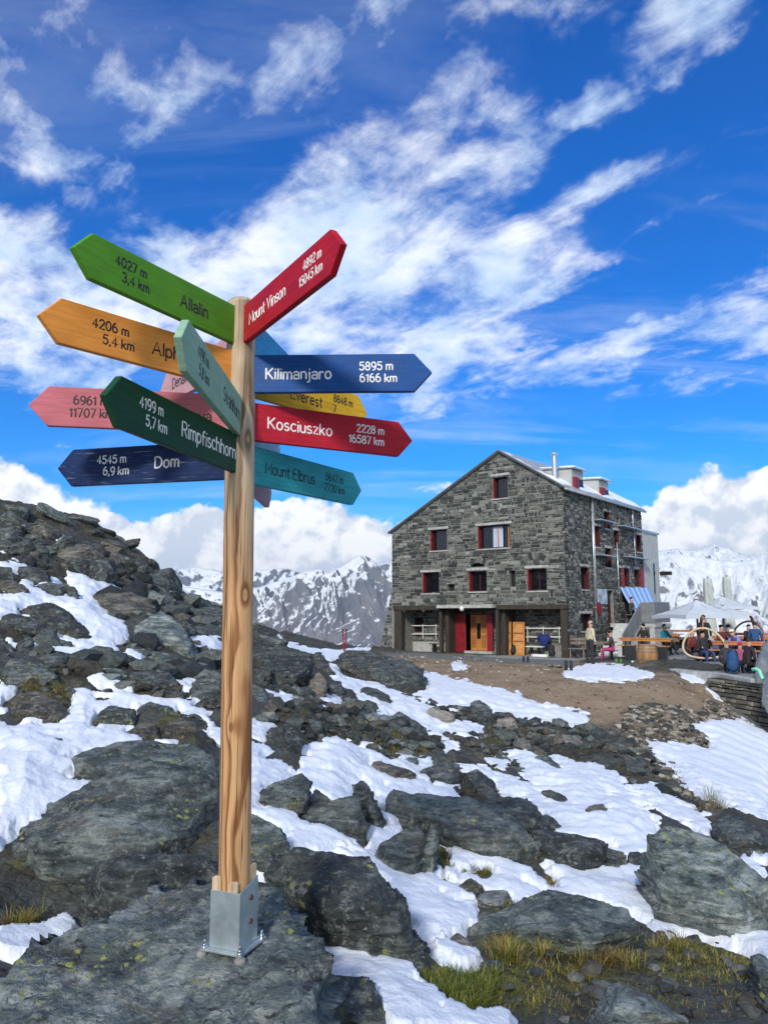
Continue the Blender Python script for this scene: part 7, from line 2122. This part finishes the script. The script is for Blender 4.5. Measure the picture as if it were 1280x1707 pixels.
# ------------------------------------------------------------------ people on the terrace
SKINM = paint('skin', (.46, .26, .18), .55, .05)
PM = {}
def cloth(col):
    k = tuple(col)
    if k not in PM: PM[k] = paint('cloth', col, .8, .12, 14)
    return PM[k]
def person(loc, rz, pose, top, legs, label, hair=(.03, .02, .015), hat=None, lean=0.0, s=1.0, shoes=(.02, .02, .02), arms='down', seat=.45):
    """One continuous skinned body; local -y is the way it faces."""
    if pose == 'stand':
        pel = (0, 0, .95); kn = [(-.11, -.03, .50), (.12, .02, .50)]; an = [(-.12, .02, .08), (.14, .06, .08)]
        base = .95
    else:
        pel = (0, 0, seat + .10); kn = [(-.13, -.43, seat + .06), (.14, -.41, seat + .06)]
        az = max(.06, seat - .38); an = [(-.14, -.42, az), (.15, -.47, az)]
        base = seat + .10
    def up(z, y=0.0, x=0.0):      # point on the torso leaning forward about the pelvis
        return (x, pel[1] + y * math.cos(lean) - z * math.sin(lean), base + z * math.cos(lean) + 0 * y)
    ab, ch, nk, hb, ht = up(.16), up(.34), up(.50), up(.57), up(.68)
    hl = lean * .35
    ht = (hb[0], hb[1] - .11 * math.sin(hl) - .01, hb[2] + .11 * math.cos(hl))
    shl, shr = up(.43, 0, -.17), up(.43, 0, .17)
    if arms == 'down':
        el = [(-.25, shl[1] + .03, shl[2] - .27), (.25, shr[1] + .03, shr[2] - .27)]; ha = [(-.25, shl[1] - .06, shl[2] - .50), (.24, shr[1] - .08, shr[2] - .50)]
    elif arms == 'table':
        el = [(-.27, shl[1] - .10, shl[2] - .24), (.27, shr[1] - .10, shr[2] - .24)]; ha = [(-.12, shl[1] - .33, shl[2] - .26), (.14, shr[1] - .31, shr[2] - .26)]
    else:  # one hand up to the face
        el = [(-.26, shl[1] - .08, shl[2] - .25), (.27, shr[1] - .14, shr[2] - .20)]; ha = [(-.16, shl[1] - .30, shl[2] - .30), (.10, shr[1] - .25, shr[2] + .05)]
    J = [pel, ab, ch, nk, hb, ht, shl, el[0], ha[0], shr, el[1], ha[1],
         (-.10, pel[1], pel[2] - .04), kn[0], an[0], (an[0][0], an[0][1] - .14, an[0][2] - .035), (.10, pel[1], pel[2] - .04), kn[1], an[1], (an[1][0], an[1][1] - .14, an[1][2] - .035)]
    R = [(.155, .12), (.15, .11), (.17, .12), (.062, .062), (.085, .092), (.088, .098), (.075, .075), (.055, .055), (.042, .035), (.075, .075), (.055, .055), (.042, .035),
         (.10, .10), (.068, .068), (.048, .05), (.045, .03), (.10, .10), (.068, .068), (.048, .05), (.045, .03)]
    E = [(0, 1), (1, 2), (2, 3), (3, 4), (4, 5), (2, 6), (6, 7), (7, 8), (2, 9), (9, 10), (10, 11), (0, 12), (12, 13), (13, 14), (14, 15), (0, 16), (16, 17), (17, 18), (18, 19)]
    me = bpy.data.meshes.new('p'); me.from_pydata([tuple(c * s for c in j) for j in J], E, [])
    tmp = bpy.data.objects.new('p', me); COL.objects.link(tmp)
    tmp.modifiers.new('skin', 'SKIN')
    sv = me.skin_vertices[0].data
    for i, r in enumerate(R): sv[i].radius = (r[0] * s, r[1] * s); sv[i].use_root = (i == 0)
    sb = tmp.modifiers.new('sub', 'SUBSURF'); sb.levels = 2; sb.render_levels = 2
    m2 = bpy.data.meshes.new_from_object(tmp.evaluated_get(bpy.context.evaluated_depsgraph_get()))
    bpy.data.objects.remove(tmp)
    m2.materials.clear()
    for m_ in (cloth(top), cloth(legs), SKINM, cloth(shoes)): m2.materials.append(m_)
    zone = [0, 0, 0, 2, 2, 0, 0, 2 if False else 0, 0, 0, 0, 1, 1, 1, 3, 1, 1, 1, 3]
    Ja = np.array(J) * s
    for f in m2.polygons:
        c = np.array(f.center); best = (9, 0, 0)
        for k, (a, b_) in enumerate(E):
            d = Ja[b_] - Ja[a]; t = np.clip((c - Ja[a]) @ d / (d @ d), 0, 1); q = np.linalg.norm(c - Ja[a] - t * d)
            if q < best[0]: best = (q, k, t)
        z = zone[best[1]]
        if best[1] in (7, 10) and best[2] > .82: z = 2
        if best[1] == 2 and best[2] < .85: z = 0
        f.material_index = z; f.use_smooth = True
    m2.name = 'person'
    o = obj('person', m2, None, loc, (0, 0, rz))
    tag(o, label, 'person', 'people on the terrace')
    # hair or hat over the crown, and a nose so that the head has a front
    hc = Vector(ht) * s; Rm = Matrix.Translation(hc) @ Matrix.Rotation(hl, 4, 'X')
    def cap(name, col, r, lo, back):
        V, Fq = [], []; n = 16
        for i in range(7):
            th = lo * (1 - i / 6.0)
            for k in range(n):
                a = 2 * math.pi * k / n
                th2 = th + (back * .5 * (math.sin(a)) * (1 - i / 6.0))
                th2 = min(th2, 2.2)
                V.append(Rm @ Vector((r * math.sin(th2) * math.cos(a) * .95, r * math.sin(th2) * math.sin(a) * 1.06 + .008 * s, r * 1.10 * math.cos(th2) + .012 * s)))
        Fq = [(i * n + k, i * n + (k + 1) % n, (i + 1) * n + (k + 1) % n, (i + 1) * n + k) for i in range(6) for k in range(n)]
        return obj(name, np_mesh(name, np.array([tuple(v) for v in V]), Fq, cloth(col), True), o)
    if hat: cap('hat', hat, .108 * s, 1.35, .3)
    cap('hair', hair, .101 * s, 1.35, 1.0)
    MB().tube([Rm @ Vector((0, -.088 * s, .02 * s)), Rm @ Vector((0, -.113 * s, -.012 * s)), Rm @ Vector((0, -.09 * s, -.022 * s))], [.010 * s, .015 * s, .012 * s], 8).build('nose', SKINM, o, smooth=True)
    m = MB()
    for sx in (-1, 1): m.lathe([(.001, -.006 * s), (.008 * s, 0), (.001, .006 * s)], 8, M=Rm @ Matrix.Translation((sx * .034 * s, -.092 * s, .018 * s)))
    m.build('eyes', DARK, o)
    return o
R90 = math.pi / 2
person(place(984, 1108, .012), 1.9, 'stand', (.50, .44, .31), (.02, .02, .022), 'standing man in a cream jacket and black trousers at the hut corner', hair=(.42, .33, .25), lean=.10)
person(place(1022, 1103, .012), -1.9, 'sit', (.05, .035, .03), (.34, .03, .13), 'seated person in pink trousers on the low wooden bench', lean=.15, arms='table')
person(W(.95, 5.75, 1.56), R90 + HA, 'sit', (.04, .045, .05), (.03, .03, .035), 'dark-haired person sitting on the landing above the stairs', hair=(.03, .016, .01))
person(at_depth(1107, 34.6, DZ), HA + 1.2, 'sit', (.008, .16, .20), (.02, .02, .02), 'guest in a teal jacket at the orange tables', hair=(.02, .12, .14), arms='table')
person(at_depth(1073, 37.0, DZ), HA + .1, 'sit', (.018, .017, .018), (.03, .03, .03), 'guest in black at the table above the barrel', arms='table', lean=.12)
person(at_depth(1173, 31.5, DZ), 2.6, 'stand', (.010, .010, .011), (.012, .012, .013), 'standing person all in black under the nearest parasol', hair=(.012, .010, .010))
person(at_depth(1202, 32.6, DZ), .3, 'sit', (.095, .022, .018), (.03, .03, .03), 'guest in a maroon jacket at the long table', hair=(.02, .012, .01), arms='table')
person(at_depth(1214, 32.9, DZ), .1, 'sit', (.020, .021, .022), (.03, .03, .03), 'dark-clad guest next to the maroon jacket', hair=(.016, .013, .011), arms='face')
person(at_depth(1233, 30.6, DZ), -1.2, 'sit', (.17, .21, .50), (.03, .03, .04), 'guest in lavender blue with a white cap bending over the table', hat=(.72, .70, .66), lean=.75, arms='table')
person(at_depth(1258, 34.5, DZ), 2.7, 'sit', (.008, .06, .17), (.02, .02, .02), 'guest in a blue down jacket seen from behind', hair=(.015, .012, .012), lean=.25, s=1.08)
person(at_depth(1243, 35.5, DZ), .3, 'sit', (.014, .014, .016), (.02, .02, .02), 'guest in black beside the blue down jacket', lean=.3, arms='table')
person(at_depth(1229, 26.2, .03), 2.2, 'sit', (.34, .08, .15), (.02, .02, .03), 'child in a raspberry hood behind the bright blue rucksack', hat=(.36, .02, .09), s=.82, seat=.40, lean=.2)
person(at_depth(1241, 26.0, .03), 2.0, 'sit', (.022, .012, .022), (.02, .02, .02), 'person in a dark coat right of the child in a raspberry hood', s=.95, lean=.3, seat=.38)
person(at_depth(1207, 26.6, .03), 2.5, 'sit', (.030, .033, .042), (.02, .02, .02), 'person in dark grey crouched left of the bright blue rucksack', s=.9, lean=.35, seat=.35, hair=(.20, .15, .11))
person(at_depth(1172, 29.55, .06), .1, 'sit', (.016, .016, .02), (.022, .045, .13), 'person in blue jeans sitting in the pale hoop hanging chair', lean=-.15, seat=.47, arms='face')
person(at_depth(1153, 31.0, .03), .6, 'sit', (.17, .035, .02), (.014, .014, .016), 'person in a rust jacket behind the pale hoop hanging chair', hair=(.06, .025, .015), seat=.5)
# ------------------------------------------------------------------ alpine grass (too fine to count: one object)
def grass_mat():
    m, g, b = new_mat('grass_blades')
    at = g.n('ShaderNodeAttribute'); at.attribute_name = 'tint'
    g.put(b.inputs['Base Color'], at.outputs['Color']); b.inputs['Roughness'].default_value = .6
    b.inputs['Specular IOR Level'].default_value = .25
    return m
GP = [(.13, .15, .018), (.21, .20, .030), (.30, .23, .05), (.075, .11, .016), (.36, .27, .085), (.16, .10, .025)]
Vb, Fb, Cb = [], [], []
gtree = BVHTree.FromPolygons([tuple(v) for v in GV], [tuple(f) for f in gf[np.nonzero((np.hypot(GX[gf[:, 0]], GY[gf[:, 0]]) < 9) & (GY[gf[:, 0]] > 1.5))[0]]]) if False else None
def blade(p, L, w, a, bend, col):
    dx, dy = math.cos(a), math.sin(a); sx_, sy_ = -dy * w, dx * w
    k = len(Vb)
    for t, ww in ((0, 1), (.4, .85), (.75, .55), (1, .08)):
        x = p[0] + dx * bend * L * t * t; y = p[1] + dy * bend * L * t * t; z = p[2] + L * t * (1 - .35 * bend * t)
        Vb.append((x - sx_ * ww, y - sy_ * ww, z)); Vb.append((x + sx_ * ww, y + sy_ * ww, z))
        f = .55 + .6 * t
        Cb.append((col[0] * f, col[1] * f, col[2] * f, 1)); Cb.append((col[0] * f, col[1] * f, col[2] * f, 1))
    for j in range(3):
        q = k + 2 * j; Fb.append((q, q + 1, q + 3, q + 2))
inp = np.nonzero((DEP > 2.5) & (DEP < 24))[0]
def strew(polys, ntuft, per, L0, L1, spread, palette, straw=.3):
    ok = inp[mask_px(polys, PX[inp], PY[inp], DEP[inp]) > 0]
    if len(ok) == 0: return
    wgt = RR.ravel()[ok] ** 1.6; wgt /= wgt.sum()
    for i in rng.choice(ok, ntuft, p=wgt):
        if sd_snow[i] > -.03: continue
        c = GV[i]; hue = palette[int(rng.integers(len(palette)))]; L = rng.uniform(L0, L1)
        sc = max(1.0, DEP[i] / 6)
        for _ in range(per):
            a = rng.uniform(0, 6.28); r = abs(rng.normal(0, spread)) * sc
            col = np.array(hue) * rng.uniform(.6, 1.4)
            if rng.random() < straw * .4: col = np.array((.34, .27, .12)) * rng.uniform(.7, 1.2)
            blade((c[0] + math.cos(a) * r, c[1] + math.sin(a) * r, c[2] - .01), L * rng.uniform(.5, 1.15), .0016 * sc * rng.uniform(.7, 1.6), a + rng.normal(0, .8), rng.uniform(.2, 1.1), col)
TUFT = [A11((70,1040),(150,1010),(150,1090),(90,1100)), A11((260,1060),(330,1040),(330,1100),(260,1110)), A11((350,1070),(470,1050),(600,1080),(690,1110),(690,1140),(560,1130),(400,1125)), A11((760,1050),(830,990),(890,1010),(880,1060),(780,1080))]
LAWN = [A11((0,1110),(120,1080),(320,1090),(330,1200),(290,1310),(100,1250),(0,1240)), A11((820,960),(1060,1010),(1190,1080),(1080,1200),(860,1180)), A11((340,1130),(560,1130),(560,1180),(420,1190)), A11((1150,1130),(1280,1200),(1280,1300),(1180,1260))]
strew(TUFT, 30, 85, .05, .125, .05, GP, .6)
strew(LAWN, 120, 22, .02, .05, .045, [GP[1], GP[0], GP[5], GP[2], GP[3]])
strew([A11((60,1100),(700,1140),(1280,1020),(1280,1352),(60,1352))], 130, 20, .02, .05, .05, [GP[0], GP[1], GP[5], GP[3]])
strew([A10((880,1190),(1000,1210),(1240,1230),(1240,1360),(1100,1380),(960,1320))], 200, 16, .05, .10, .03, [GP[0], GP[3]])
strew([A10((960,610),(1040,650),(1250,690),(1270,800),(1100,800),(950,740)), A11((310,650),(400,790),(280,730)), A11((80,800),(200,850),(110,880))], 160, 16, .05, .09, .03, [GP[1], GP[5], GP[3]])
strew([A8((100,970),(310,960),(370,1040),(320,1130),(210,1130),(130,1070)), A8((870,1190),(960,1180),(1070,1240),(1050,1280),(900,1270)), A12((540,600),(700,610),(860,690),(760,740),(640,690)), A12((240,625),(400,625),(470,645))], 300, 14, .04, .08, .04, [GP[0], GP[1], GP[5]])
strew([A13((720,560),(880,640),(1010,760),(1090,830),(930,800),(760,640))], 260, 12, .05, .10, .05, [GP[1], GP[5], GP[3]])
strew([A11((1010,300),(1060,330),(1090,390),(1010,380))], 22, 26, .25, .45, .03, GP, .9)
strew([A9((20,960),(200,930),(320,930),(200,985),(60,1000))], 60, 14, .06, .16, .03, GP)
strew([A10((300,960),(480,940),(690,1020),(700,1090),(560,1060),(380,1020))], 70, 12, .05, .12, .03, GP)
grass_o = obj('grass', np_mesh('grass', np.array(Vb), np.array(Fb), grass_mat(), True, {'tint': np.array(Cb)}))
tag(grass_o, kind='stuff')
